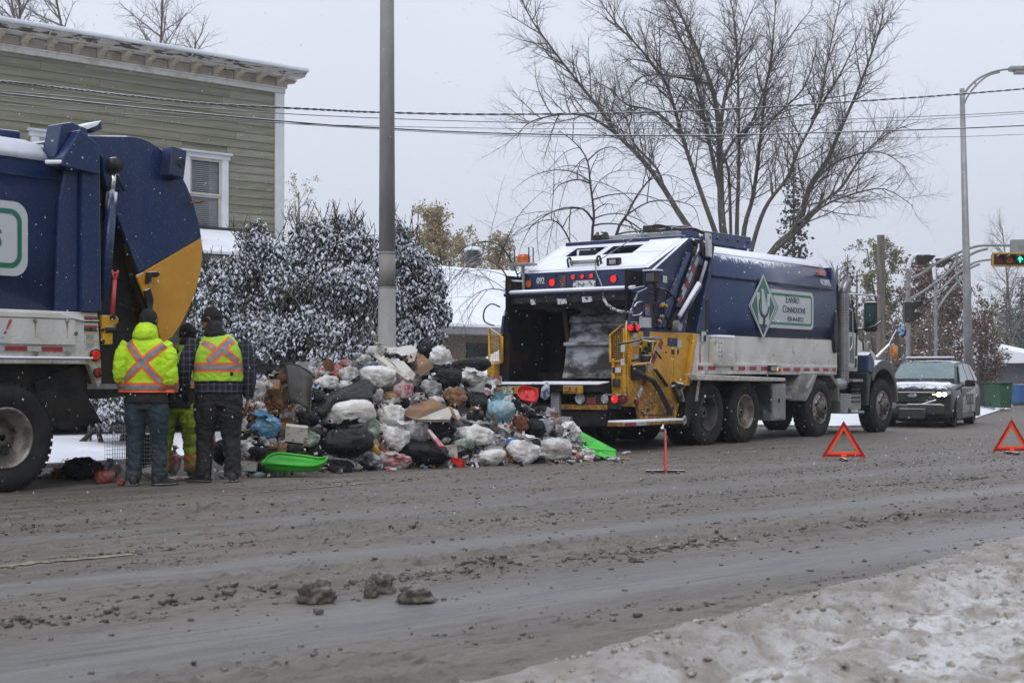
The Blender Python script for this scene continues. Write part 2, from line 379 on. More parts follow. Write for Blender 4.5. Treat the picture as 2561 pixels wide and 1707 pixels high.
def lumps(name,pts,m,sub=1,kind='stuff'):
 bm=bmesh.new();bmesh.ops.create_icosphere(bm,subdivisions=sub,radius=1);base=np.array([v.co[:]for v in bm.verts]);fs=np.array([[v.index for v in f.verts]for f in bm.faces]);bm.free()
 Vs=[];Fs=[];rg=np.random.default_rng(3);n=0
 for(x,y,z,r)in pts:
  jit=1+.45*(rg.random((len(base),1))-.5)*2;b=base*jit*np.array([1+.8*rg.random(),1+.4*rg.random(),.75+.3*rg.random()])*r
  a=rg.random()*6.28;ca,sa=math.cos(a),math.sin(a);b=np.stack([b[:,0]*ca-b[:,1]*sa,b[:,0]*sa+b[:,1]*ca,b[:,2]],-1)
  Vs.append(b+np.array([x,y,z]));Fs.append(fs+n);n+=len(base)
 return mesh_np(name,np.concatenate(Vs),np.concatenate(Fs),m,smooth=True,kind=kind)
M['slush']=mat('brown_slush',(.06,.048,.038),.6,snow=.8,snowamt=.12,col2=(.14,.12,.10),scale=12,bump=.8,bscale=50,detail=5)
rg=np.random.default_rng(11);n=260000
X=2.5+rg.random(n)**1.3*24;v=3.3+rg.random(n)*10;Y=v-TRK*(X-8)
lane=np.exp(-((v-4.18)/.42)**2)+np.exp(-((v-6.3)/.28)**2)+.5*np.exp(-((v-8.6)/.3)**2)
dens=fbm(X*.5,v*3.6,4);fine=fbm(X*2.2+9,v*9,3);ridge=np.exp(-((v-5.15-.05*np.sin(X*1.3))/.11)**2)+.8*np.exp(-((Y-3.72)/.12)**2)+.6*np.exp(-((v-7.35)/.1)**2)+.4*np.exp(-((v-9.4)/.08)**2)
pr=(.02+np.clip((dens-.47)*5,0,1)*np.clip((fine-.42)*5,0,1)*.22+ridge*np.clip((fine-.45)*5,0,1)*.6)*(1-np.clip(lane,0,.985))
k=(rg.random(n)<pr)&(Y>3.45)&(Y<11.9);X,Y,ridge=X[k],Y[k],ridge[k];r=.004+.011*rg.random(len(X))**2.5+np.where(ridge>.5,.014*rg.random(len(X))**2,0)
P=list(zip(X,Y,road_h(X,Y)+r*.1,r))[:16000]
o=lumps('slush_crumbs',P,M['slush']);tag(o,'small brown crumbs of frozen slush strewn in streaks along the wet road','slush',kind='stuff')
X=2.6+rg.random(1800)**1.4*12;Y=3.6-rg.random(1800)**1.5*2.3;r=.005+.016*rg.random(1800)**3
P=list(zip(X,Y,bank_h(X,Y)+r*.1,r))
M['bankcrumb']=mat('dirty_snow_crumb',(.40,.37,.33),.7,col2=(.2,.17,.14),scale=30,bump=.5)
o=lumps('snow_crumbs',P,M['bankcrumb']);tag(o,'crumbs of dirty snow broken along the roadside bank','snow',kind='stuff')
def slush_chunk(px,py,wpx,hpx,label,seed):
 p=U(px,py,Z=0);s=FOC/((p.x*FWD[0]+p.y*FWD[1]));wm,hm=wpx/s,hpx/s
 rg=np.random.default_rng(seed);bm=bmesh.new();bmesh.ops.create_icosphere(bm,subdivisions=4,radius=1)
 for v in bm.verts:
  c=v.co.copy();q=c*1.9+Vector((seed*3.1,0,0))
  k=1+.42*mnoise.noise(q)+.2*mnoise.noise(q*2.7)+.09*mnoise.noise(q*7)
  v.co=Vector((c.x*wm*.5*k,c.y*wm*.42*k,max(-.3,c.z*k)*hm*.8+hm*.18))
 me=bpy.data.meshes.new('slush_chunk');bm.to_mesh(me);bm.free();me.materials.append(M['slush'])
 me.polygons.foreach_set('use_smooth',[True]*len(me.polygons))
 o=bpy.data.objects.new('slush_chunk',me);COL.objects.link(o);o.location=(p.x,p.y,0.01);o.rotation_euler=(0,0,AX-R_(90));return tag(o,label,'slush chunk','chunks of slush fallen on the road')
slush_chunk(786,1506,98,50,'big flat-topped chunk of brown slush on the road, left of the group',1)
slush_chunk(950,1482,74,46,'rounded chunk of slush at the back of the group on the road',2)
slush_chunk(928,1494,34,34,'little round ball of slush leaning on the rounded chunk',3)
slush_chunk(1037,1506,88,38,'low broken chunk of slush, rightmost of the big group',4)
slush_chunk(1583,1408,20,13,'single small dark slush ball alone in the middle of the road',5)
slush_chunk(2252,1300,34,18,'clump of slush on the ridge of the road near the right warning triangles',6)
slush_chunk(866,1472,14,9,'pebble sized slush bit between the two big chunks',7)
slush_chunk(796,1536,24,12,'small slush bit in front of the flat-topped chunk',8)
M['paint']=mat('worn_yellow_road_paint',(.30,.235,.13),.6,col2=(.17,.15,.13),scale=9,contrast=(.38,.6))
M['paintw']=mat('worn_white_road_paint',(.34,.33,.32),.6,col2=(.17,.16,.15),scale=9,contrast=(.38,.6))
def strip(name,a,b,wd,m,n=40):
 a=Vector(a);b=Vector(b);t=(b-a).normalized();nrm=Vector((-t.y,t.x,0));Vv=[];Ff=[]
 for i in range(n+1):
  p=a.lerp(b,i/n)
  for s in(-.5,.5):
   q=p+nrm*s*wd;Vv.append((q.x,q.y,float(road_h(np.array([q.x]),np.array([q.y]))[0])+.006))
  if i:k=2*i;Ff.append((k-2,k-1,k+1,k))
 return mesh_np(name,Vv,Ff,m,kind='structure')
strip('lane_marking',U(-60,1425,Z=0),U(330,1388,Z=0),.07,M['paint'])
strip('lane_marking',U(2440,1143,Z=0),U(2490,1141,Z=0),.08,M['paintw'],6)
strip('lane_marking',U(640,1232,Z=0),U(1040,1200,Z=0),.05,M['paint'],30)

# ================================================================ GREEN HOUSE
def frame_on(px,d,rzdeg):
 p=U(px,HOR,d=d);rz=R_(rzdeg);ux=Vector((math.cos(rz),math.sin(rz),0));n=Vector((math.sin(rz),-math.cos(rz),0))
 def loc(qx,qy,off=0.0):
  """pixel -> (local x, z) on the plane 'off' metres in front of the wall"""
  pp=Vector((p.x,p.y,0))+n*off;r=U(qx,qy,d=1)-Vector((0,0,EYE));t=(pp.x*n.x+pp.y*n.y)/(r.x*n.x+r.y*n.y)
  q=r*t;return((Vector((q.x,q.y,0))-Vector((p.x,p.y,0))).dot(ux),EYE+q.z)
 return Vector((p.x,p.y,0)),rz,loc
M['siding']=mat('sage_green_clapboard',(.235,.228,.17),.75,col2=(.165,.163,.118),scale=1.8,stretch=(.6,1,5),bump=.2,bscale=26)
M['sidingb']=mat('sage_green_clapboard_paler',(.275,.265,.207),.75,col2=(.21,.205,.16),scale=3.5,stretch=(.6,1,5),bump=.2,bscale=26)
M['trim']=mat('old_white_trim',(.56,.55,.52),.7,col2=(.43,.40,.35),scale=5,contrast=(.45,.65),bump=.15)
M['cream']=mat('cream_cornice_panel',(.50,.44,.36),.75,col2=(.42,.36,.29),scale=5,bump=.15)
M['peel']=mat('peeling_fascia_paint',(.46,.44,.40),.8,col2=(.075,.065,.055),scale=3.2,contrast=(.5,.56),stretch=(.9,1,6),bump=.5,bscale=14,detail=8)
M['capwhite']=mat('white_roof_edge',(.60,.64,.68),.5,col2=(.54,.57,.62),scale=3,snow=.6)
M['winframe']=mat('window_trim_white',(.66,.68,.70),.5,col2=(.6,.62,.64),scale=4,snow=.85)
M['sash']=mat('window_sash_cream',(.52,.49,.44),.5,col2=(.47,.44,.39),scale=4)
M['pane']=mat('window_pane',(.10,.12,.125),.06,col2=(.13,.15,.15),scale=1.5,spec=.9,alpha=.25)
M['blind']=mat('white_blind',(.7,.71,.72),.6,col2=(.62,.63,.64),scale=8)
M['darkroom']=mat('dark_interior',(.02,.022,.025),.8,col2=(.03,.03,.03),scale=2)
M['dark']=mat('dark_brown_wood',(.03,.028,.026),.8,col2=(.05,.045,.04),scale=4)  # one even dark brown shared by porch, window and roof parts
HP,HRZ,HL=frame_on(706,28.0,-10.5)
H_=thing('green_house','two storey house clad in sage green clapboard with a bracketed white cornice','house',HP,HRZ)
LW=10.5;ZB=.55;ZT=6.47;HD=9.0
MB().box(-LW,-.02,.03,HD,.2,6.9).build('wall',M['siding'],H_,local=True,label='wall core behind the clapboards')
MB().box(-LW-.02,.02,-.005,HD,.1,ZB).build('foundation',mat('grey_foundation',(.24,.235,.22),.85,col2=(.17,.165,.155),scale=3,bump=.3),H_,local=True)
wx0,wz1=HL(455,372);wx1,wz0=HL(568,595)
wins=[(wx0,wx1,wz0,wz1)]
w2x0,w2z1=HL(76,321);w2w=wx1-wx0
wins.append((w2x0,w2x0+w2w,w2z1-(wz1-wz0),w2z1))
bme=MB();bme.add([(0,0,0),(1,0,0),(1,.032,0),(0,.032,0),(0,.011,.147),(1,.011,.147),(1,.032,.147),(0,.032,.147)],[(0,1,2,3)[::-1],(4,5,6,7),(0,1,5,4),(1,2,6,5),(3,0,4,7),(2,3,7,6)])
b0=bme.build('clapboard',M['siding'],H_,local=True);boardme=b0.data;boardmb=boardme.copy();boardmb.materials[0]=M['sidingb']
bpy.data.objects.remove(b0)
z=ZB;row=0;rb=random.Random(4)
while z<ZT:
 cuts=[-LW];x=-LW+rb.uniform(.8,3.4)
 while x<-.25:cuts.append(x);x+=rb.choice((3.05,3.66,2.44))
 cuts.append(-.17)
 for a,b in zip(cuts[:-1],cuts[1:]):
  seg=[(a,b)]
  for(u0,u1,v0,v1)in wins:
   if z+.147>v0 and z<v1:
    ns=[]
    for(p,q)in seg:
     if q<=u0 or p>=u1:ns.append((p,q))
     else:
      if p<u0:ns.append((p,u0))
      if q>u1:ns.append((u1,q))
    seg=ns
  for(p,q)in seg:
   if q-p<.05:continue
   shared('clapboard',rb.choice((boardme,boardme,boardmb)),H_,(p+.002,-.003+rb.uniform(-.002,.002),z),None,(q-p-.004,1,1))
 z+=.150;row+=1
MB().box(-.17,.0,-.03,.03,ZB,ZT).box(-.0,.03,-.03,.17,ZB,ZT).build('corner_board',M['winframe'],H_,local=True,bevel=.004)
MB().box(-LW,.04,-.05,.05,ZT,ZT+.11).box(-LW,.06,-.075,.05,ZT+.085,ZT+.115).build('frieze_board',M['trim'],H_,local=True,bevel=.005)
MB().box(-LW,.04,-.03,.05,ZT+.115,ZT+.28).box(.0,.045,-.02,HD,ZT+.0,ZT+.28).build('cornice_panel',M['cream'],H_,local=True)
prof=[(0,.0),(-.045,0),(-.08,.02),(-.065,.05),(-.09,.08),(-.16,.10),(-.23,.11),(-.26,.135),(-.26,.155),(0,.155)]
bm_=MB().prism([(y,zz)for y,zz in prof],-.055,.055,'x')
br=bm_.build('bracket',M['cream'],H_,local=True,bevel=.006);br.location=(-.12,-.03,ZT+.118)
cap=MB().box(-.08,.08,-.28,0,.1555,.168).build('bracket_cap',M['cream'],br,local=True)
x=-.12-.455;k={}
while x>-LW+.2:
 c=br.copy();COL.objects.link(c);c.location.x=x
 e=cap.copy();COL.objects.link(e);e.parent=c;x-=.455
c=br.copy();COL.objects.link(c);c.location=(.045,.05,ZT+.118);c.rotation_euler.z=R_(90);e=cap.copy();COL.objects.link(e);e.parent=c
pm=MB();x=-.12
while x>-LW+.4:
 for zz in(ZT+.135,ZT+.25):pm.box(x-.38,x-.075,-.045,-.031,zz,zz+.015)
 for xx in(x-.38,x-.09):pm.box(xx,xx+.015,-.044,-.031,ZT+.151,ZT+.249)
 x-=.455
pm.build('panel_moulding',M['trim'],H_,local=True)
ZS=ZT+.287
MB().box(-LW,.26,-.30,.4,ZS,ZS+.02).build('soffit',M['trim'],H_,local=True)
MB().prism([(-.30,ZS+.021),(-.33,ZS+.03),(-.34,ZS+.055),(-.38,ZS+.08),(-.40,ZS+.10),(.3,ZS+.10),(.3,ZS+.021)],-LW,.30,'x').build('fascia',M['peel'],H_,local=True,bevel=.004)
for x in(-1.3,-2.15,-3.0,-3.9,-4.8,-5.7,-6.6):MB().prism([(-.325,ZS+.022),(-.36,ZS+.055),(-.41,ZS+.098),(-.38,ZS+.098),(-.31,ZS+.022)],x-.012,x+.012,'x').build('fascia_joint',M['trim'],H_,local=True)
MB().box(-LW,.33,-.43,HD,ZS+.103,ZS+.165).build('roof_edge',M['capwhite'],H_,local=True,bevel=.02)
MB().box(-LW,.32,-.41,HD,ZS+.166,ZS+.185).build('roof_snow',M['snow'],H_,local=True,bevel=.015)
MB().box(-.9+.9,.50,0,0.01,ZS+.2,ZS+.21)
vt=MB();vx,vz=HL(275,84)
vt.box(-3.7,-3.1,1.1,1.7,ZS+.186,ZS+.42);vt.prism([(-3.78,ZS+.42),(-3.02,ZS+.42),(-3.25,ZS+.52),(-3.55,ZS+.52)],1.0,1.8)
v_=vt.build('roof_vent',mat('dark_vent_metal',(.05,.05,.055),.6,col2=(.08,.08,.09),scale=4,snow=.85),H_,local=True)
v_.location.x=HL(275,84)[0]*1.08+3.4;v_.location.y=1.2
def window(root,x0,x1,z0,z1,full=True):
 t=.135
 wf=MB().box(x0,x0+t,-.055,.03,z0+.08,z1-.13).box(x1-t,x1,-.055,.03,z0+.08,z1-.13).box(x0-.03,x1+.03,-.065,.03,z1-.13,z1-.045)
 wf.prism([(-.11,z1-.045),(-.12,z1-.012),(-.06,z1),(.03,z1),(.03,z1-.045)],x0-.06,x1+.06,'x')
 wf.box(x0-.03,x1+.03,-.09,.03,z0+.035,z0+.08);wf.box(x0,x1,-.05,.03,z0-.06,z0+.034)
 W=wf.build('window',M['winframe'],root,local=True,bevel=.006)
 a,b,c,e=x0+t,x1-t,z0+.08,z1-.13;mid=(c+e)/2;q=.045
 f1=MB();
 f1.box(a,a+q,-.028,.01,mid,e).box(b-q,b,-.028,.01,mid,e).box(a+q,b-q,-.028,.01,e-q,e).box(a+q,b-q,-.028,.01,mid,mid+q*.8)
 f1.build('upper_sash',M['sash'],W,local=True,bevel=.004)
 f2=MB();f2.box(a,a+q,-.008,.03,c,mid-.001).box(b-q,b,-.008,.03,c,mid-.001).box(a+q,b-q,-.008,.03,mid-q*.8,mid-.001).box(a+q,b-q,-.008,.03,c,c+q*1.3)
 f2.build('lower_sash',M['sash'],W,local=True,bevel=.004)
 MB().box(a+q,b-q,-.012,-.006,mid+q*.8,e-q).build('pane',M['pane'],W,local=True)
 MB().box(a+q,b-q,.008,.014,c+q*1.3,mid-q*.8).build('pane',M['pane'],W,local=True)
 bl=MB();zz=c+.06
 while zz<e-.05:bl.box(a+.05,b-.05,.045,.068,zz,zz+.006,Matrix.Rotation(R_(-38),3,'X'));zz+=.036
 bl.build('blind',M['blind'],W,local=True)
 cu=MB();n=26
 for s0,s1 in((a+.02,a+.13),(b-.2,b-.02)):
  vs=[];
  for i in range(n+1):
   x=lerp(s0,s1,i/n);y=.085+.018*math.sin(i*1.4+s0*9)
   vs+=[(x,y,c),(x,y,e)]
  cu.add(vs,[(2*i,2*i+1,2*i+3,2*i+2)for i in range(n)])
 cu.build('curtain',M['blind'],W,local=True,smooth=True)
 MB().box(a,b,.020,.026,c,e)
 return W
for(x0,x1,z0,z1)in wins:
 window(H_,x0,x1,z0,z1)
core=[o for o in children_of(H_)if o.name.startswith('wall')][0];bpy.data.objects.remove(core)
cw=MB();xs_=[-LW,wins[1][0]+.13,wins[1][1]-.13,wins[0][0]+.13,wins[0][1]-.13,-.02]
for i in range(5):
 if i in(1,3):
  wn=wins[1]if i==1 else wins[0]
  cw.box(xs_[i],xs_[i+1],.031,.12,.2,wn[2]+.07);cw.box(xs_[i],xs_[i+1],.031,.12,wn[3]-.13,6.9)
  cw.box(xs_[i],xs_[i+1],.9,.95,wn[2],wn[3])
 else:cw.box(xs_[i],xs_[i+1],.031,.12,.2,6.9)
cw.box(-.14,-.02,.121,HD,.2,6.9).box(-LW,-LW+.12,.121,HD,.2,6.9).box(-LW+.12,-.141,HD-.1,HD,.2,6.9)
cw.build('wall',M['siding'],H_,local=True)
MB().prism([(-.01,3.72),(-1.9,3.16),(-1.9,3.06),(-.01,3.06)],-7.2,-.55,'x').build('porch_roof',M['trim'],H_,local=True)
MB().prism([(-.04,3.80),(-1.96,3.24),(-1.97,3.17),(-.04,3.73)],-7.25,-.5,'x').build('porch_roof_snow',M['snow'],H_,local=True,bevel=.02)
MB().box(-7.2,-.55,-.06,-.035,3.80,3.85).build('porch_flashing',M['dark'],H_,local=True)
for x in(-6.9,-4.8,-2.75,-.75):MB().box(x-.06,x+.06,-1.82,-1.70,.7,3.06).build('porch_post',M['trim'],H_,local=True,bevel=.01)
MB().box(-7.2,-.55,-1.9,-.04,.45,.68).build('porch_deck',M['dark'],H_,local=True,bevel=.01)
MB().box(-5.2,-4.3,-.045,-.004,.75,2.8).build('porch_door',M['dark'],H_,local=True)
# ================================================================ BRICK BUNGALOW
BP,BRZ,BL=frame_on(1085,36.0,-8)
B_=thing('brick_bungalow','low buff brick house with a broad roof under white snow','house',BP,BRZ)
M['brick']=mat('buff_brick',(.20,.155,.105),.85,col2=(.15,.115,.08),scale=6,bump=.3)
M['brickb']=mat('brown_brick',(.16,.12,.082),.85,col2=(.19,.15,.10),scale=6,bump=.3)
M['mortar']=mat('brick_mortar',(.20,.18,.15),.9,col2=(.16,.14,.12),scale=9,bump=.2)
Z0,Z1=.5,2.2;BW=9.0
MB().box(0,BW,.011,7,Z0-.4,Z1+.25).build('wall',M['mortar'],B_,local=True)
dx0,dz1=BL(1166,858);dx1,dz0=BL(1241,905)
bk=MB().box(0,.205,-.0,.05,0,.062);k0=bk.build('brick',M['brick'],B_,local=True);bmeA=k0.data;bmeB=bmeA.copy();bmeB.materials[0]=M['brickb'];bpy.data.objects.remove(k0)
z=1.25;r=0;nb=0;rb=random.Random(8)
while z<Z1-.02:
 x=.0 if r%2==0 else-.10
 while x<3.4:
  if not(x+.2>dx0 and x<dx1 and z<dz1)and nb<298 and x>=0:
   shared('brick',bmeA if rb.random()<.6 else bmeB,B_,(x,-.004-rb.random()*.006,z));nb+=1
  x+=.215
 z+=.0715;r+=1
wj=MB()
z=1.25
while z<Z1-.02:
 x=3.44
 while x<BW-.2:wj.box(x,x+.205,-.006,.02,z,z+.062);x+=.215
 z+=.0715
z=Z0
while z<1.24:
 x=0
 while x<BW-.2:wj.box(x,x+.205,-.006,.02,z,z+.062);x+=.215
 z+=.0715
wj.build('bricks_beyond',M['brick'],B_,local=True,kind='stuff')
W=MB().box(dx0,dx1,-.03,.012,1.0,dz1).build('garage_window',M['dark'],B_,local=True,bevel=.005)
MB().box(dx0+.05,(dx0+dx1)/2-.02,-.036,-.031,1.05,dz1-.05).build('pane',M['glass'],W,local=True)
MB().box((dx0+dx1)/2+.02,dx1-.05,-.036,-.031,1.05,dz1-.05).build('pane',M['glass'],W,local=True)
ez=BL(1100,822)[1]
MB().box(-.45,BW+.4,-.60,-.56,ez-.13,ez+.03).box(-.45,BW+.4,-.559,.0,ez-.13,ez-.11).build('fascia',mat('grey_fascia',(.25,.25,.26),.6,col2=(.22,.22,.23),scale=4),B_,local=True)
rz_=BL(1110,652)[1]*1.06
MB().prism([(-.62,ez+.03),(-.63,ez+.12),(4.6,rz_+.1),(9.8,ez+.12),(9.8,ez+.03),(4.6,rz_)],-.5,BW+.45,'x').build('roof',M['snow'],B_,local=True,bevel=.03)
for x in(.02,BW-.15):MB().prism([(.05,ez-.13),(4.6,rz_-.05),(9.1,ez-.13)],x,x+.12,'x').build('gable',M['mortar'],B_,local=True)
cx=BL(1183,640,-3.4);vt=MB();c=(cx[0],3.4,0)
M['vent']=mat('grey_roof_vent_metal',(.10,.10,.11),.5,metal=.4,col2=(.2,.2,.2),scale=3,snow=.8)
z0=BL(1183,650,-3.4)[1]-.12
ch=vt.lathe([(.2,z0),(.2,z0+.12)],c,'z',20).build('vent',M['vent'],B_,local=True)
vv=MB()
for i in range(5):vv.lathe([(.21,z0+.13+i*.05),(.235,z0+.135+i*.05),(.235,z0+.155+i*.05),(.21,z0+.16+i*.05)],c,'z',20)
vv.lathe([(.17,z0+.12),(.17,z0+.40)],c,'z',12);vv.build('vent_louver',M['vent'],ch,local=True)
MB().lathe([(.26,z0+.39),(.26,z0+.42),(.18,z0+.48),(.02,z0+.5)],c,'z',20).build('vent_cap',M['snow'],ch,local=True,smooth=True)
for X_,w__,h__,l_ in((-9,13,5.6,'leftmost'),(7,12,5.2,'second'),(23,14,6.0,'middle, tallest'),(41,13,5.4,'fourth'),(60,16,5.8,'rightmost, widest')):  # unseen houses added so truck sides and vests reflect something darker than sky
 r=thing('house',l_+' of the unseen houses added behind the camera for darker reflections','house',(X_,-11,0),R_(180),'unseen houses added for darker reflections');MB().box(-w__/2,w__/2,0,8,-.3,h__).build('wall',M['sidingb']if X_%2 else M['brick'],r,local=True);MB().prism([(-.5,h__),(4,h__+2.4),(8.5,h__)],-w__/2-.4,w__/2+.4,'x').build('roof',M['snow']if 0 else M['dark'],r,local=True)
 for i in range(4):
  for z_ in(1,3.6):W=MB().box(-w__/2+1+i*3,-w__/2+2.2+i*3,-.06,.01,z_,z_+1.4).build('window',M['winframe'],r,local=True);MB().box(-w__/2+1.1+i*3,-w__/2+2.1+i*3,-.07,-.061,z_+.1,z_+1.3).build('pane',M['glass'],W,local=True)
def far_house(px,py_eave,d,wm,hm,roofh,rz,label,wall):
 s=FOC/d;p=U(px,HOR,d=d);zz=float(zroad(p.x,0));r=thing('far_house',label,'house',(p.x,p.y,zz),R_(rz))
 MB().box(-wm/2,wm/2,0,7,-.5,hm).build('wall',wall,r,local=True)
 MB().prism([(-.6,hm-.1),(-.6,hm+.05),(3.5,hm+roofh),(7.6,hm+.05),(7.6,hm-.1)],-wm/2-.5,wm/2+.5,'x').build('roof',M['snow'],r,local=True,bevel=.03)
 for i,x in enumerate(np.arange(-wm/2+1.2,wm/2-1,2.6)):
  W=MB().box(x-.1,x+1.3,-.05,.01,1.0,2.2).build('window',M['winframe'],r,local=True)
  MB().box(x,x+1.2,-.06,-.051,1.1,2.1).build('pane',M['glass'],W,local=True)
 return r
M['greywall']=mat('blue_grey_wall',(.09,.095,.11),.8,col2=(.11,.11,.12),scale=3)
far_house(2560,900,95,9,2.6,1.2,20,'dark grey house with snow on the roof far down the street at the right edge',M['greywall'])
far_house(2640,930,70,7,2.0,1.0,8,'low grey shed with a snowy roof beyond the green bins, cut by the right edge',M['greywall'])

# ================================================================ TREES
class Poly:
 """collects polylines and skins them all at once"""
 def __init__(s,n):s.n=n;s.V=[];s.F=[];s.c=0
 def add(s,pts,rad):
  P=np.array([tuple(p)for p in pts]);k=len(P);n=s.n
  T=np.gradient(P,axis=0);T/=np.linalg.norm(T,axis=1,keepdims=True)+1e-9
  up=np.array([0,0,1.])if abs(T[0,2])<.9 else np.array([1.,0,0])
  A=np.cross(T,up);A/=np.linalg.norm(A,axis=1,keepdims=True)+1e-9;B=np.cross(A,T)
  q=np.arange(n)*2*np.pi/n;rad=np.asarray(rad)[:,None,None]
  V=P[:,None,:]+rad*(A[:,None,:]*np.cos(q)[None,:,None]+B[:,None,:]*np.sin(q)[None,:,None])
  s.V.append(V.reshape(-1,3));i=np.arange(k*n).reshape(k,n)+s.c;j=np.roll(i,-1,1)
  s.F.append(np.stack([i[:-1],j[:-1],j[1:],i[1:]],-1).reshape(-1,4));s.c+=k*n
 def build(s,name,m,parent=None,kind=None):
  V=np.concatenate(s.V)
  if parent is not None:V=V-np.array(root_loc(parent)[:])
  return mesh_np(name,V,np.concatenate(s.F),m,parent,True,kind)
def grow(rn,start,dr,L,r,lev,out,par):
 """one branch and, recursively, what grows on it; out[lev] is a Poly"""
 k=par['seg'][lev];p=Vector(start);d=Vector(dr).normalized();pts=[p.copy()];ds=[d.copy()]
 for i in range(k):
  w_=Vector((rn.uniform(-1,1),rn.uniform(-1,1),rn.uniform(-1,1)))*par['wander'][lev]
  d=(d+w_+Vector((0,0,par['trop'][lev]))).normalized();p=p+d*(L/k);pts.append(p.copy());ds.append(d.copy())
 rad=[r*(1-.8*i/k)for i in range(k+1)]
 out[lev].add(pts,rad)
 if lev+1<par['levels']:spawn(rn,pts,rad,ds,L,lev,out,par)
def spawn(rn,pts,rad,ds,L,lev,out,par,t0=None):
 n=max(1,int(L*par['dens'][lev]*rn.uniform(.8,1.2)));k=len(pts)-1;t0=par['t0'][lev]if t0 is None else t0
 for j in range(n):
  t=t0+(1-t0)*(j+rn.random())/n;i=min(k-1,int(t*k));f=t*k-i
  p=pts[i].lerp(pts[i+1],f);d=ds[min(i,len(ds)-1)]
  az=rn.uniform(0,6.283);side=d.orthogonal().normalized();side.rotate(Matrix.Rotation(az,3,d))
  if par.get('flat'):side=(side+Vector((0,0,par['flat']))).normalized()
  ang=R_(rn.uniform(*par['ang']));nd=d*math.cos(ang)+side*math.sin(ang)
  nl=par['len'][lev+1]*rn.uniform(.55,1.25)*(1-.45*t)
  rr=min(par['rad'][lev+1],rad[i]*.7)*rn.uniform(.7,1.1)
  grow(rn,p,nd,nl,rr,lev+1,out,par)
M['bark']=mat('grey_brown_bark',(.105,.092,.080),.85,col2=(.065,.056,.05),scale=7,stretch=(1,1,.25),bump=.6,bscale=24,snow=.72,snowamt=.75)
M['twig']=mat('thin_twig',(.115,.095,.085),.85,col2=(.085,.07,.06),scale=4,snow=.8,snowamt=.5)
M['twigdark']=mat('dark_wet_twig',(.045,.037,.033),.8,col2=(.03,.026,.024),scale=4,snow=.7,snowamt=.6)
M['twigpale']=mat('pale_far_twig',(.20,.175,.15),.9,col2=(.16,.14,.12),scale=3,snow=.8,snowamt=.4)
Z4=lambda x,y:(1240+x/2.139,y/2.139)
TD=40.0
tp=U(1850,HOR,d=TD)
T_=thing('bare_maple','huge many-stemmed bare tree spreading its crown behind the parked refuse truck','tree',(tp.x,tp.y,0))
limbs=[(26,0,[(1290,1700),(1285,1450),(1215,1230),(1200,900),(1190,640),(1150,450),(1070,250),(1000,100),(930,-60)]),(15,-1,[(1270,1500),(1170,1230),(1080,980),(1000,740),(950,560),(900,430),(780,270),(640,120),(540,-20)]),(17,-.5,[(1260,1500),(1020,1200),(900,1010),(780,850),(650,720),(560,590),(440,440),(330,300),(200,120),(140,0)]),(9,-1.2,[(650,720),(500,625),(350,612),(180,655),(110,740)]),(13,.8,[(1290,1500),(1290,1200),(1300,900),(1300,650),(1295,400),(1280,150),(1250,-40)]),(15,1.2,[(1310,1480),(1330,1220),(1380,1030),(1420,700),(1440,500),(1480,250),(1500,-40)]),(13,-.6,[(1330,1480),(1400,1220),(1460,1080),(1560,950),(1620,800),(1720,600),(1760,400),(1810,150),(1850,-20)]),(20,.4,[(1330,1560),(1500,1320),(1620,1200),(1680,1000),(1770,860),(1850,680),(1950,450),(2040,200),(2070,90)]),(12,1.0,[(1620,1200),(1750,1080),(1850,1000),(1950,850),(2090,720),(2260,650)]),(10,-1.4,[(1460,1370),(1620,1230),(1740,1110),(1900,1040),(2080,1010),(2230,1100)]),(11,1.4,[(1200,700),(1225,520),(1270,400),(1300,280),(1330,150),(1400,-10)]),(12,-1.3,[(1195,1000),(1160,850),(1120,650),(1080,480),(1030,300),(950,120),(900,-20)]),(9,.9,[(1210,860),(1280,740),(1370,650),(1440,470),(1490,330),(1600,160),(1700,40)]),(8,-.8,[(1690,640),(1740,560),(1830,420),(1900,280),(1960,140)]),(9,1.6,[(1260,1400),(1250,1000),(1230,860),(1130,620),(1080,400),(1040,150),(1060,-20)]),(8,.2,[(900,1010),(860,900),(740,770),(700,640),(640,560),(560,520)]),(8,-.3,[(1150,450),(1010,420),(870,400),(760,420),(700,500)]),(8,.5,[(1000,740),(860,600),(700,560),(600,470),(470,410)]),(8,.6,[(1680,1000),(1800,880),(1960,820),(2080,820),(2200,900)]),(8,-.9,[(1420,700),(1520,600),(1640,480),(1700,330),(1720,200)]),]
par=dict(levels=4,seg=[8,7,5,3],wander=[.1,.16,.2,.25],trop=[.04,.05,.04,.05],dens=[4.6,7.6,9,0],t0=[.22,.12,.1,0],ang=(28,62),len=[8,2.0,.85,.36],rad=[.1,.022,.0095,.0062])
out=[None,Poly(5),Poly(4),Poly(3)];rn=random.Random(21)
def px_path(P,d0,dd,conv=Z4,hold=1):
 pts=[];n=len(P)
 for i,(x,y)in enumerate(P):q=conv(x,y);pts.append(U(q[0],q[1],d=d0+dd*(i/(n-1))**hold))
 return pts
def smooth_path(pts,k=3):
 o=[]
 for i in range(len(pts)-1):
  p0=pts[max(i-1,0)];p1=pts[i];p2=pts[i+1];p3=pts[min(i+2,len(pts)-1)]
  for j in range(k):
   t=j/k;o.append(.5*((2*p1)+(p2-p0)*t+(2*p0-5*p1+4*p2-p3)*t*t+(3*p1-p0-3*p2+p3)*t**3))
 o.append(pts[-1].copy());return o
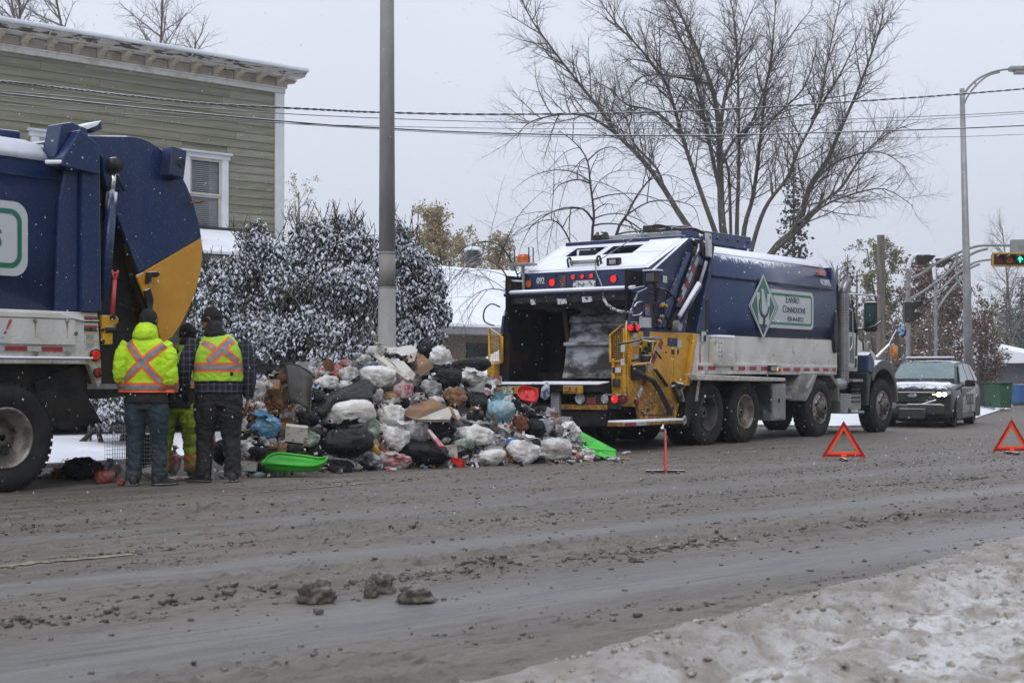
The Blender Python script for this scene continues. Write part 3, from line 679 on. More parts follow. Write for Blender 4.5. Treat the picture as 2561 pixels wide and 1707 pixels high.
for i,(wpx,dd,P)in enumerate(limbs):
 pts=smooth_path(px_path(P,TD,dd*1.6));r0=wpx/2/90
 rad=[r0*(1-.86*(j/(len(pts)-1))**.85)for j in range(len(pts))]
 q=Poly(8);q.add(pts,rad);q.build('trunk' if i==0 else 'limb',M['bark'],T_)
 ds=[(pts[min(j+1,len(pts)-1)]-pts[max(j-1,0)]).normalized()for j in range(len(pts))]
 L=sum((pts[j+1]-pts[j]).length for j in range(len(pts)-1))
 spawn(rn,pts,rad,ds,L,0,out,par,t0=.26 if L>6 else.12)
for lv,nm in((1,'branches'),(2,'small_branches'),(3,'twigs')):out[lv].build(nm,M['twig']if lv>1 else M['bark'],T_,kind='stuff')
def bare_tree(name,label,px,d,ztop,spread,seed,twig,lean=0,par_=None,leaves=None,group=None,z0=0,trunkr=.16,cat='tree',stems=1,leafn=0,leafs=.05,minz=.25):
 rn=random.Random(seed);p=U(px,HOR,d=d);r=thing(name,label,cat,(p.x,p.y,z0),0,group)
 P_=dict(levels=4,seg=[9,6,4,3],wander=[.06,.12,.18,.2],trop=[.03,.05,.04,.03],dens=[3.4,4.6,7,0],t0=[minz,.15,.1,0],ang=(28,60),len=[ztop,spread,spread*.42,spread*.17],rad=[trunkr,trunkr*.35,trunkr*.14,trunkr*.085])
 if par_:P_.update(par_)
 out=[Poly(7),Poly(4),Poly(3),Poly(3)]
 for s in range(stems):
  a=rn.uniform(0,6.28);grow(rn,(p.x,p.y,z0-.1),(math.cos(a)*.16*(stems>1)+lean,math.sin(a)*.16*(stems>1),1),ztop-z0,trunkr,0,out,P_)
 out[0].build('trunk',twig if cat=='shrub' else M['bark'],r);out[1].build('branches',twig,r,kind='stuff');out[2].build('small_branches',twig,r,kind='stuff')
 if out[3].V:out[3].build('twigs',twig,r,kind='stuff')
 if leaves:
  rg=np.random.default_rng(seed);src=np.concatenate((out[3]if out[3].V else out[2]).V)
  idx=rg.integers(0,len(src),leafn);c=src[idx]+rg.normal(0,leafs*1.5,(leafn,3))
  leaf_cloud('leaves',c,leafs,leaves,r,rg)
 return r
def leaf_cloud(name,c,s,m,root,rg,kind='stuff'):
 n=len(c);a=rg.normal(size=(n,3));a/=np.linalg.norm(a,axis=1,keepdims=True);b=np.cross(a,rg.normal(size=(n,3)));b/=np.linalg.norm(b,axis=1,keepdims=True)
 sz=s*(.6+.8*rg.random((n,1)));V=np.stack([c-a*sz,c-b*sz*.55,c+a*sz,c+b*sz*.55],1).reshape(-1,3)-np.array(root_loc(root)[:])
 return mesh_np(name,V,np.arange(n*4).reshape(n,4),m,root,False,kind)
def leafmat(name,c,c2,snow=None):return mat(name,c,.7,col2=c2,scale=1.3,contrast=(.35,.65),snow=snow,detail=6)
M['rustleaf']=leafmat('rust_brown_leaves',(.15,.075,.045),(.12,.085,.065),.7)
M['yelleaf']=leafmat('yellow_green_leaves',(.17,.16,.05),(.09,.10,.04),.85)
M['goldleaf']=leafmat('dull_gold_leaves',(.30,.22,.10),(.20,.15,.075),.9)
M['needle']=leafmat('dark_spruce_needles',(.025,.036,.025),(.045,.052,.042),.86)
for i,(px,zt,sp,sd)in enumerate(((35,13.4,2.4,1),(125,14.6,2.2,2),(250,14.9,2.6,3),(370,14.2,2.9,4),(445,12.4,2.3,15))):
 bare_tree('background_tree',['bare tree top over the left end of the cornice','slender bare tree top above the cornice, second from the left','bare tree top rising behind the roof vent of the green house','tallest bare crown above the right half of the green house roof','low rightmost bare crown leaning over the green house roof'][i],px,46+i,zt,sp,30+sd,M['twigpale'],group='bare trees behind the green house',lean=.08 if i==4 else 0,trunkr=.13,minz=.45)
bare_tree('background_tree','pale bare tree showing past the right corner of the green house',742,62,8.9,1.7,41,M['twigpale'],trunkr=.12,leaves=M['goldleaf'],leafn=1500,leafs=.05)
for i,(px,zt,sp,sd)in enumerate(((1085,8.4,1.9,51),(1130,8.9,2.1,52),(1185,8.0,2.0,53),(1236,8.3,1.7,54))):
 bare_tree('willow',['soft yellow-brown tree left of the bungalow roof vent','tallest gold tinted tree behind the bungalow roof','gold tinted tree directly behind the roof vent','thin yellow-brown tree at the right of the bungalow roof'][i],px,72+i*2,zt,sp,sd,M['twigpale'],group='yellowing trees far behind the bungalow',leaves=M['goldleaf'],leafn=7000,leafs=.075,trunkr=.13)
wp=dict(levels=4,seg=[8,12,7,4],wander=[.08,.10,.2,.25],trop=[0,-.085,-.05,0],dens=[3.6,5.0,4.5,0],t0=[.1,.18,.1,0],ang=(35,75),len=[3,2.4,.75,.25],rad=[.1,.022,.008,.005])
wt=U(1480,HOR,d=34);Wt=thing('weeping_tree','dark weeping tree with arching bare branches behind the truck tailgate','tree',(wt.x,wt.y,0))
out=[None,Poly(5),Poly(4),Poly(3)];rn=random.Random(5)
for i,(wpx,dd,P)in enumerate(((9,0,[(520,1800),(515,1290),(525,1150),(505,980),(490,860),(430,770),(340,700)]),(10,.5,[(560,1700),(640,1270),(700,1150),(760,1040),(830,950),(880,880)]),(6,-1,[(520,1180),(470,1120),(380,1110),(290,1140),(190,1210),(130,1330)]),(6,-.6,[(415,1420),(395,1290),(330,1190),(250,1180),(160,1230)]),(5,.4,[(700,1150),(820,1080),(960,1075),(1060,1110),(1090,1200)]),(5,-.5,[(505,980),(430,960),(340,990),(290,1060)]),(5,.9,[(490,860),(560,800),(640,790),(700,850)]),(5,-1.5,[(100,1700),(60,1480),(-40,1390),(-140,1400),(-220,1500)]),(5,-1.2,[(160,1650),(120,1480),(40,1330),(-60,1290),(-180,1330),(-260,1420)]),(4,-1.4,[(160,1650),(60,1560),(-60,1550),(-170,1620),(-240,1700)]))):
 pts=smooth_path(px_path(P,34,dd));r0=wpx/2/108;rad=[r0*(1-.8*j/(len(pts)-1))for j in range(len(pts))]
 q=Poly(6);q.add(pts,rad);q.build('trunk' if i==0 else 'limb',M['twigdark'],Wt)
 ds=[(pts[min(j+1,len(pts)-1)]-pts[max(j-1,0)]).normalized()for j in range(len(pts))];L=sum((pts[j+1]-pts[j]).length for j in range(len(pts)-1))
 spawn(rn,pts,rad,ds,L*.8,0,out,wp,t0=.2)
for lv,nm in((1,'branches'),(2,'small_branches'),(3,'twigs')):out[lv].build(nm,M['twigdark'],Wt,kind='stuff')
def conifer(px,d,ztop,rw,seed,label,n=5200,z0=0):
 p=U(px,HOR,d=d);r=thing('spruce',label,'tree',(p.x,p.y,z0),0);rn=random.Random(seed);rg=np.random.default_rng(seed)
 q=Poly(6);q.add([(p.x,p.y,z0),(p.x,p.y,ztop)],[.14,.02]);q.build('trunk',M['bark'],r)
 b=Poly(3);cs=[];z=z0+1.0
 while z<ztop-.15:
  t=(z-z0)/(ztop-z0);R=rw*(1-t)**.8*rn.uniform(.75,1.15)
  for k in range(6):
   a=rn.uniform(0,6.28);L=R*rn.uniform(.6,1.1);pts=[]
   for s in range(4):
    f=s/3;pts.append((p.x+math.cos(a)*L*f,p.y+math.sin(a)*L*f,z-.18*L*f+.12*L*f*f))
   b.add(pts,[.02,.015,.01,.004])
   for m_ in range(max(3,int(L*17))):
    f=rn.uniform(.15,1);sp=.16*(1.2-f)+.05;cs.append((p.x+math.cos(a)*L*f+rn.gauss(0,sp),p.y+math.sin(a)*L*f+rn.gauss(0,sp),z-.18*L*f-abs(rn.gauss(0,.09))))
  z+=.13+.1*rn.random()
 b.build('branches',M['twigdark'],r,kind='stuff');leaf_cloud('needles',np.array(cs),.085,M['needle'],r,rg)
 return r
conifer(1985,52,8.6,1.5,71,'tall thin spruce seen through the right side of the big bare crown')
conifer(2120,62,6.2,1.4,72,'dark spruce behind the cab of the right truck')
conifer(2518,92,6.8,1.7,73,'hazy dark spruce far off near the right edge of the photo')
conifer(2556,98,7.8,2.2,74,'hazy spruce cut by the right edge of the photo')
conifer(2040,60,5.0,1.3,75,'low spruce half hidden by the blue truck body')
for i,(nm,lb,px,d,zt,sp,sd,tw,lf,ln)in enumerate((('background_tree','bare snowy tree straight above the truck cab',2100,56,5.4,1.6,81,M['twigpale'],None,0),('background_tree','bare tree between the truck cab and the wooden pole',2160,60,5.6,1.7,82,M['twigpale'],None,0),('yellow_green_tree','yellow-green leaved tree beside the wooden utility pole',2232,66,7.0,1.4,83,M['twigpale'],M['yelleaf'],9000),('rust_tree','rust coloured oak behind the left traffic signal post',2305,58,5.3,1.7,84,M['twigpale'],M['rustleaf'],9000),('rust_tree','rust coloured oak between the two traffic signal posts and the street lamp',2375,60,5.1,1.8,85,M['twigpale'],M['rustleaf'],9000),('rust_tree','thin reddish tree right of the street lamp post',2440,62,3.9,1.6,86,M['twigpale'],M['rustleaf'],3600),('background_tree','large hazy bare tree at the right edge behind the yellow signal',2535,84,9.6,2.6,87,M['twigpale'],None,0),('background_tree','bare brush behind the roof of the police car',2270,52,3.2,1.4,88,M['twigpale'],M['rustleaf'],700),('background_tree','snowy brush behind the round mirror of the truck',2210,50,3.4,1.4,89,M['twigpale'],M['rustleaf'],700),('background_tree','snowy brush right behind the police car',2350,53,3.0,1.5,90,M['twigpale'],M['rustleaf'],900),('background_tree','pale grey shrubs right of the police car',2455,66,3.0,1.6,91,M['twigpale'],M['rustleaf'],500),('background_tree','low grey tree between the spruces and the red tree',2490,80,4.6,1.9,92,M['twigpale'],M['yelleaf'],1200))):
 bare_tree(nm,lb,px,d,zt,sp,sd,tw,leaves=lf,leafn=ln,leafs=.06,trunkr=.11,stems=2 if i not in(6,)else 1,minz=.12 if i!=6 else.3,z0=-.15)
Pw=Poly(3);rn=random.Random(3)
for i in range(2600):
 px=rn.uniform(1900,2900)if i%5 else rn.uniform(-400,2700);d=rn.uniform(105,140);p=U(px,HOR,d=d);h=rn.uniform(2.2,6.5)*(1 if px>1900 else.75)
 a=rn.gauss(0,.25);b=rn.gauss(0,.25);Pw.add([(p.x,p.y,-.6),(p.x+a*h*.4,p.y+b*h*.4,h*.55),(p.x+a*h,p.y+b*h,h)],[.10,.06,.015])
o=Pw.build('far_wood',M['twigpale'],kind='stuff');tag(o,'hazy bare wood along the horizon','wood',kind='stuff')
M['leafgreen']=leafmat('dark_drooping_leaves',(.028,.040,.022),(.060,.056,.038))
M['leafsnow']=mat('snow_on_leaves',(.60,.63,.69),.7,col2=(.50,.53,.58),scale=2)
def snowy_shrub(label,blobs,n,seed,base,tops=(),z0=.15):
 """blobs: (px, py, d, r_px) clumps of foliage"""
 rg=np.random.default_rng(seed);rn=random.Random(seed);p=U(base[0],HOR,d=base[1]);r=thing('snowy_shrub',label,'shrub',(p.x,p.y,z0))
 C=[];Wt_=[];st=Poly(5)
 for(px,py,d,rp)in blobs:
  c=U(px,py,d=d);rr=rp*d/FOC*rn.uniform(.78,1.0);C.append((c,rr));Wt_.append(rr**2.2)
  b=Vector((p.x+rn.gauss(0,.25),p.y+rn.gauss(0,.25),z0-.1));mid=b.lerp(c,.5)+Vector((rn.gauss(0,.15),rn.gauss(0,.15),.1))
  pts=smooth_path([b,mid,c,c+Vector((rn.gauss(0,.2),rn.gauss(0,.2),rr*.8))],4);st.add(pts,[.045*(1-.85*j/(len(pts)-1))for j in range(len(pts))])
  for k in range(30):
   t=rn.uniform(.3,1);q=pts[int(t*(len(pts)-1))];e=c+Vector((rn.gauss(0,1),rn.gauss(0,1),rn.gauss(.3,.9))).normalized()*rr*rn.uniform(.8,1.3)
   st.add(smooth_path([q,q.lerp(e,.5)+Vector((0,0,rn.uniform(-.1,.12))),e],3),np.linspace(.012,.003,7))
 for(px,py,px2,py2,d)in tops:
  for k in range(16):
   a=U(px+rn.uniform(-45,45),py+60,d=d);b=U(px2+rn.uniform(-50,50),py2+rn.uniform(-12,55),d=d+rn.uniform(-.4,.4))
   pts=smooth_path([a,a.lerp(b,.5)+Vector((rn.gauss(0,.05),rn.gauss(0,.05),0)),b],3);st.add(pts,np.linspace(.011,.004,7))
   for j in range(6):
    q=pts[rn.randrange(1,6)];st.add([q,q+Vector((rn.gauss(0,.06),rn.gauss(0,.06),rn.uniform(.06,.18)))],[.005,.003])
 st.build('stems',M['twigdark'],r,kind='stuff')
 Wt_=np.array(Wt_)/sum(Wt_);idx=rg.choice(len(C),n,p=Wt_);cc=np.array([C[i][0][:]for i in idx]);rr=np.array([C[i][1]for i in idx])[:,None]
 u=rg.normal(size=(n,3));u/=np.linalg.norm(u,axis=1,keepdims=True);lump=np.array([1+.30*mnoise.noise(Vector(q_)*2.2+Vector((seed,0,0)))+.22*mnoise.noise(Vector(q_)*6)for q_ in u+cc*.7])[:,None];u2=u*(rr*(.25+.8*rg.random((n,1))**.6)*lump);pos=cc+u2*np.array([1,1,.95])
 cl=rg.normal(size=(400,3));k_=rg.integers(0,n,900);ci=rg.integers(0,900,n);t_=(rg.random((n,1))<.6)*.62;near=np.abs(pos-pos[k_[ci]]).sum(1,keepdims=True)<.55;pos=np.where(near,pos*(1-t_)+pos[k_[ci]]*t_,pos);pos+=rg.normal(0,.035,(n,3));pos=pos[pos[:,2]>z0];n=len(pos)
 az=rg.random(n)*6.283;dn=np.stack([np.cos(az)*.55,np.sin(az)*.55,-.75+.4*rg.normal(size=n)],-1);dn/=np.linalg.norm(dn,axis=1,keepdims=True)
 sd=np.stack([-np.sin(az),np.cos(az),0*az],-1);L=(.05+.06*rg.random((n,1))**1.5);W=L*.24
 a=pos;b1=pos+dn*L*.5-sd*W;b2=pos+dn*L*.5+sd*W;e=pos+dn*L;off=np.array(root_loc(r)[:])
 V=np.stack([a,b1,e,b2],1).reshape(-1,3)-off;mesh_np('leaves',V,np.arange(n*4).reshape(n,4),M['leafgreen'],r,False,'stuff')
 k=rg.random(n)<np.array([.62+.9*mnoise.noise(Vector(q_)*2.4)for q_ in pos]);pos=pos[k];dn=dn[k];sd=sd[k];L=L[k];W=W[k]*1.25;n=len(pos);upv=np.array([0,0,1.])
 h=(.012+.014*rg.random((n,1)));mid=pos+dn*L*.45+upv*h
 top=pos-dn*L*.08+upv*.004;V=np.stack([top,mid-sd*W,pos+dn*L*.9+upv*.004,mid+sd*W,pos+dn*L*.42+upv*h*2.3],1).reshape(-1,3)-off;i=np.arange(n)[:,None]*5
 F_=np.concatenate([i+np.array([[0,1,4]]),i+np.array([[1,2,4]]),i+np.array([[2,3,4]]),i+np.array([[3,0,4]])]);mesh_np('leaf_snow',V,F_,M['leafsnow'],r,True,'stuff')
 q_=pos[rg.integers(0,n,max(60,n//26))];o=lumps('snow_pads',[(a_[0],a_[1],a_[2]+.01,.014+.028*rg.random()**2)for a_ in q_],M['leafsnow']);o.parent=r;o.location=-r.location
 return r
snowy_shrub('large dense shrub with snow on its drooping leaves behind the concrete lamp post',[(640,640,24,75),(600,720,24,80),(560,800,23.5,80),(640,860,23.2,85),(720,760,23.6,90),(700,660,24,75),(790,620,24,75),(850,580,24.3,60),(800,720,23.6,95),(760,850,23.2,90),(860,860,23.2,80),(900,640,24,75),(900,740,23.7,85),(560,880,23.2,70),(530,700,24.3,50),(660,930,22.9,80),(800,930,22.9,85),(540,950,23,60),(930,900,23.2,60),(640,590,24.4,34),(520,760,24,60),(520,830,23.8,60),(600,1000,22.6,70),(700,990,22.6,70),(850,960,22.8,70),(780,1000,22.6,70)],26000,1,(780,23.9),[(640,580,610,545,24.3),(540,690,525,600,24.2),(900,600,910,550,24.2),(800,570,815,515,24.2),(860,560,875,500,24.2),(740,580,745,510,24.3)])
snowy_shrub('snow covered shrub right of the concrete lamp post, in front of the bungalow',[(1010,640,24.2,50),(1050,690,24.2,60),(1030,770,24,70),(1080,780,24,55),(1020,850,23.8,70),(1060,840,23.8,55),(1000,590,24.4,34),(990,720,24.2,50),(1080,720,24.3,40),(1095,780,24,38),(1020,930,23.6,60),(1070,910,23.7,50)],11500,2,(1030,24.4),[(1010,580,1008,525,24.3),(1070,690,1085,640,24.3)])
snowy_shrub('low snowy shrub seen under the rear of the left truck',[(240,1010,21.5,30),(290,1025,21.3,32),(330,1030,21.5,32),(265,1045,21,26),(210,985,22,20),(370,1035,21.4,30)],3800,3,(285,21.6),z0=.15)

# ================================================================ POSTS, WIRES, SIGNALS
Z7=lambda x,y:(2140+x/1.537,140+y/1.537)
M['concrete']=mat('weathered_grey_post',(.30,.29,.28),.6,col2=(.23,.225,.215),scale=3,stretch=(1,1,.35),contrast=(.35,.65),bump=.12,bscale=40)
M['concrete_stain']=mat('stained_post_sleeve',(.22,.21,.20),.62,col2=(.06,.055,.05),scale=2.2,contrast=(.5,.62),stretch=(1.6,1.6,.22),bump=.15,bscale=30)
p=U(968,HOR,Y=14.8);LP=thing('lamp_post','thick grey concrete lamp post rising out of the rubbish heap','lamp post',(p.x,p.y,.1))
MB().lathe([(.152,.0),(.152,.05),(.128,2.35)],(0,0,0),'z',40).build('base_sleeve',M['concrete'],LP,local=True,smooth=False)
MB().lathe([(.1275,2.36),(.124,2.87)],(0,0,0),'z',40).build('sleeve',M['concrete_stain'],LP,local=True,smooth=True)
MB().lathe([(.122,2.88),(.105,6.6),(.09,9.4)],(0,0,0),'z',40).build('shaft',M['concrete'],LP,local=True,smooth=True)
for z in(2.35,2.87):MB().lathe([(.1295,z-.004),(.1305,z),(.1305,z+.012),(.1285,z+.016)],(0,0,0),'z',40).build('joint_ring',M['galv'],LP,local=True)
MB().tube([(0,0,9.3),(.5,-.2,9.7),(1.6,-.7,9.9)],.035,10).build('arm',M['galv'],LP,local=True)
hd=MB().cbox((1.9,-.84,9.9),(.7,.25,.12),Matrix.Rotation(R_(-24),3,'Z')).build('lamp_head',M['galv'],LP,local=True,bevel=.03)
def lay(o):
 for f in o.data.polygons:f.use_smooth=len(f.vertices)==4
for o in children_of(LP):lay(o)
M['wire']=mat('black_cable',(.02,.02,.022),.6,col2=(.03,.03,.03),scale=4,snow=.55)
wires=[('thick twisted overhead cable dusted with snow, uppermost of the cables',.017,[(-200,183),(0,203),(158,221),(316,239),(514,259),(780,273),(950,281),(1240,286),(1600,281),(1894,269),(2100,256),(2340,240),(2561,222),(2800,200)]),('thin overhead cable just below the twisted one',.008,[(-200,213),(0,227),(400,262),(780,288),(1240,305),(1600,307),(1894,305),(2340,290),(2561,279),(2800,266)]),('thick lower overhead cable',.014,[(-200,214),(0,233),(400,275),(780,309),(950,320),(1240,333),(1600,339),(1894,336),(2340,323),(2561,314),(2800,303)]),('thin overhead cable that starts lowest at the left edge',.006,[(-200,246),(0,261),(395,291),(780,311),(1240,321),(1600,322),(1894,317),(2340,297),(2561,284),(2800,268)]),('thin overhead cable running lowest at the right edge',.006,[(-200,226),(0,240),(400,281),(780,313),(1240,338),(1600,345),(1894,346),(2340,343),(2561,336),(2800,327)])]
for lb,r,P in wires:
 pts=smooth_path([U(x,y,d=22+8*x/2561)for x,y in P],6)
 if r>.015:
  m=MB()
  for ph in(0,math.pi):
   q=[]
   for i in range(len(pts)-1):
    for j in range(6):
     a=pts[i].lerp(pts[i+1],j/6);th=(i*6+j)*.9+ph;q.append(a+Vector((0,0,math.cos(th)*.010))+Vector((math.sin(th)*.008,0,0)))
   m.tube(q,.011,5)
  o=m.build('overhead_cable',M['wire'],smooth=True)
 else:o=MB().tube(pts,r,6).build('overhead_cable',M['wire'],smooth=True)
 tag(o,lb,'cable','cables strung across the street')
M['wood']=mat('grey_weathered_wood_pole',(.20,.17,.14),.9,col2=(.13,.11,.09),scale=4,stretch=(2,2,.3),bump=.3,snow=.85)
p=U(2203,HOR,d=46);zt=U(2203,588,d=46).z
o=MB().lathe([(.14,-.3),(.115,zt)],(0,0,0),'z',16).build('utility_pole',M['wood']);o.location=(p.x,p.y,0);tag(o,'bare wooden utility pole standing behind the truck cab','pole')
d=42;p=U(2424,HOR,d=d);SL=thing('street_lamp','tall slim grey street lamp with a curved double arm, right side of the street','street lamp',(p.x,p.y,-.2))
zt=U(2406,222,d=d).z+.2
lean=(U(2406,HOR,d=d)-U(2424,HOR,d=d))
MB().tube([(0,0,0),(lean.x*.3,lean.y*.3,zt*.4),(lean.x,lean.y,zt)],[.135,.11,.068],20).build('post',M['galv'],SL,local=True,smooth=True)
def ptube(P,d,r,name,m,root,n=10):return MB().tube(smooth_path([U(x,y,d=d)for x,y in P],4),r,n).build(name,m,root,smooth=True)
ptube([(2406,250),(2420,222),(2450,195),(2490,178),(2530,172)],d,.032,'arm',M['galv'],SL)
ptube([(2408,272),(2418,245),(2440,215),(2470,190),(2500,181)],d,.026,'arm',M['galv'],SL)
ptube([(2438,205),(2441,218)],d,.02,'brace',M['galv'],SL)
a=U(2558,172,d=d);rt=Matrix.Rotation(AX-R_(90),3,'Z')
MB().cbox(a,(.78,.3,.15),rt).build('lamp_head',M['galv'],SL,bevel=.05)
MB().cbox(a-Vector((0,0,.11)),(.5,.24,.10),rt).build('lamp_lens',M['clear_lens'],SL,bevel=.04)
M['sigblack']=mat('black_signal_housing',(.015,.016,.017),.5,col2=(.025,.025,.027),scale=5,snow=.75)
M['sigyellow']=mat('yellow_signal_housing',(.55,.30,.03),.5,col2=(.45,.24,.025),scale=5,snow=.75)
M['green_lit']=mat('lit_green_arrow',(.05,.5,.3),.4,emit=(.05,1,.45),es=1.8)
def facing(px,d):q=U(px,HOR,d=d);return Matrix.Rotation(AX-R_(90),3,'Z')
def signal_post(px,d,ytop,ybase,arms,label,radius,snowarm,head_top,head_low):
 p=U(px,HOR,d=d);z0=float(zroad(p.x,p.y));r=thing('traffic_signal_post',label,'traffic signal',(p.x,p.y,z0));zt=U(px,ytop,d=d).z
 MB().lathe([(radius*1.25,0),(radius*1.1,1.0),(radius,zt-z0)],(0,0,0),'z',16).build('post',M['galv'],r,local=True,smooth=False)
 for k in(.72,.80,.88,.95):MB().lathe([(radius+.025,k*(zt-z0)-.05),(radius+.03,k*(zt-z0)),(radius+.025,k*(zt-z0)+.05)],(0,0,0),'z',16).build('clamp',M['galv'],r,local=True)
 for P in arms:ptube(P,d,.042,'arm',M['galv'],r)
 if snowarm:ptube(snowarm,d,.06,'head_bracket',M['snow'],r)
 rt=facing(px,d)
 def head(cx,cy,sw,n,m=None):
  g=U(cx,cy,d=d);b=MB();hh=.30
  b.cbox(g,(.28,.26,hh*n),rt).build('signal_head',M['sigblack'],r,bevel=.02)
  v=MB()
  for i in range(n):
   zc=(i-(n-1)/2)*-hh;c=g+Vector((0,0,zc+.02))
   vs=[]
   for(x,y,z)in((.14,-.13,.13),(.14,.13,.13),(.14,-.13,-.12),(.14,.13,-.12),(.42,-.10,.10),(.42,.10,.10),(.30,-.1,-.02),(.30,.1,-.02)):vs.append(c+rt@Vector((x*sw,y,z)))
   v.add(vs,[(0,1,3,2),(4,6,7,5),(0,4,5,1),(2,3,7,6),(0,2,6,4),(1,5,7,3)])
  v.build('visor',M['sigblack'],r)
 if head_top:head(*head_top)
 if head_low:head(*head_low)
 return r
signal_post(2271,43,672,900,[[(2272,700),(2300,686),(2355,651),(2433,618),(2480,613),(2535,614)],[(2272,750),(2300,734),(2355,696),(2400,654),(2440,630),(2470,622)],[(2392,634),(2393,660)]],'traffic signal post nearest the truck mirror with a long arm and two black heads',.062,[(2271,680),(2275,655),(2285,640),(2296,638)],(2303,650,1,1),(2272,780,1,2))
signal_post(2340,50,690,890,[[(2342,735),(2370,708),(2400,680),(2440,655),(2485,648)],[(2344,775),(2365,742),(2400,700),(2425,672),(2450,660)],[(2392,688),(2394,706)]],'second traffic signal post further back, holding the yellow signal on its arm',.055,[(2338,700),(2336,670),(2342,655),(2348,650)],(2350,657,1,1),None)
d=43;g=U(2530,649,d=d);rt=facing(2530,d)
S_=thing('horizontal_signal','yellow framed horizontal traffic signal with a lit green up arrow at the right edge','traffic signal',tuple(g))
ww=98/FOC*d;hh=36/FOC*d;b=MB()
for(x0,x1,z0,z1)in((-ww/2,ww/2,hh/2-.05,hh/2),(-ww/2,ww/2,-hh/2,-hh/2+.05),(-ww/2,-ww/2+.05,-hh/2+.05,hh/2-.05),(ww/2-.05,ww/2,-hh/2+.05,hh/2-.05)):b.box(x0,x1,-.03,.03,z0,z1)
b.v=[tuple(rt@Vector(v))for v in b.v];b.build('yellow_frame',M['sigyellow'],S_,local=True,bevel=.015)
b=MB().box(-ww/2+.052,ww/2-.052,.0,.25,-hh/2+.052,hh/2-.052);b.v=[tuple(rt@Vector(v))for v in b.v];b.build('housing',M['sigblack'],S_,local=True)
for i,(x,m)in enumerate(((-.36,'red_lens'),(-.06,'amber_lens'),(.24,'sigblack'))):
 b=MB().lathe([(.115,0),(.11,-.012),(.05,-.02)],(x,-.002,0),'y',20);b.v=[tuple(rt@Vector(v))for v in b.v];b.build('lens',M[m],S_,local=True)
 b=MB();n=14;vs=[]
 for j in range(n+1):
  q=math.pi*(-.05+1.1*j/n)
  for rr,yy in((.135,0),(.135,-.2),(.128,-.2),(.128,0)):vs.append((x+rr*math.cos(q),yy,rr*math.sin(q)))
 fs=[(4*j+a,4*j+(a+1)%4,4*j+4+(a+1)%4,4*j+4+a)for j in range(n)for a in range(4)]
 b.add(vs,fs);b.v=[tuple(rt@Vector(v))for v in b.v];b.build('visor',M['sigblack'],S_,local=True)
b=MB();x=.24
b.prism([(x-.018,-.085),(x+.018,-.085),(x+.018,.03),(x+.065,-.015),(x+.085,.012),(x,.095),(x-.085,.012),(x-.065,-.015),(x-.018,.03)],-.034,-.024)
b.v=[tuple(rt@Vector(v))for v in b.v];b.build('green_arrow',M['green_lit'],S_,local=True)
g2=U(2556,616,d=d-.4);MB().cbox(g2,(.62,.3,.42),rt).build('rear_signal_box',M['galv'],S_,bevel=.04)
MB().cbox(g2-Vector((0,0,.2)),(.66,.34,.04),rt).build('yellow_edge',M['sigyellow'],S_)
def wheelie(px,d,m,label,w_=.6,h=1.05,nm='wheelie_bin'):
 p=U(px,HOR,d=d);z0=float(zroad(p.x,p.y))+.12;r=thing(nm,label,'bin',(p.x,p.y,z0),AX-R_(90)+.25)
 b=MB().prism([(-.5*w_,0)]*1+[(.5*w_,0),(.62*w_,h),(-.62*w_,h)],-.33,.33).build('body',m,r,local=True,bevel=.03)
 MB().prism([(-.66*w_,h+.003),(.66*w_,h+.003),(.6*w_,h+.07),(-.6*w_,h+.07)],-.38,.36).build('lid',m,r,local=True,bevel=.02)
 for s in(-1,1):MB().lathe([(.1,-.03),(.1,.03)],(s*.42*w_,.36,.1),'x',14).build('wheel',M['rubber'],r,local=True)
 return r
M['binblue']=mat('blue_bin_plastic',(.03,.12,.32),.5,col2=(.03,.10,.27),scale=4,snow=.7)
M['binorange']=mat('orange_bin_plastic',(.45,.2,.05),.5,col2=(.4,.17,.04),scale=4,snow=.7)
M['bingreen']=mat('green_bin_plastic',(.012,.08,.03),.5,col2=(.01,.065,.025),scale=4)
M['bindark']=mat('dark_bin_plastic',(.02,.03,.04),.5,col2=(.025,.03,.035),scale=4)
wheelie(2504,56,M['bingreen'],'green bin at the kerb beyond the police car, front one of the two green bins',.46,.9)
wheelie(2487,57,M['bingreen'],'green bin tucked behind the front green bin',.4,.9)
wheelie(2473,58,M['bindark'],'dark blue bin left of the green bins',.36,.88)
wheelie(2548,66,M['binblue'],'small blue bin at the right edge of the photo',.32,.75)
wheelie(2560,66.6,M['binorange'],'orange bin cut by the right edge of the photo',.32,.75)

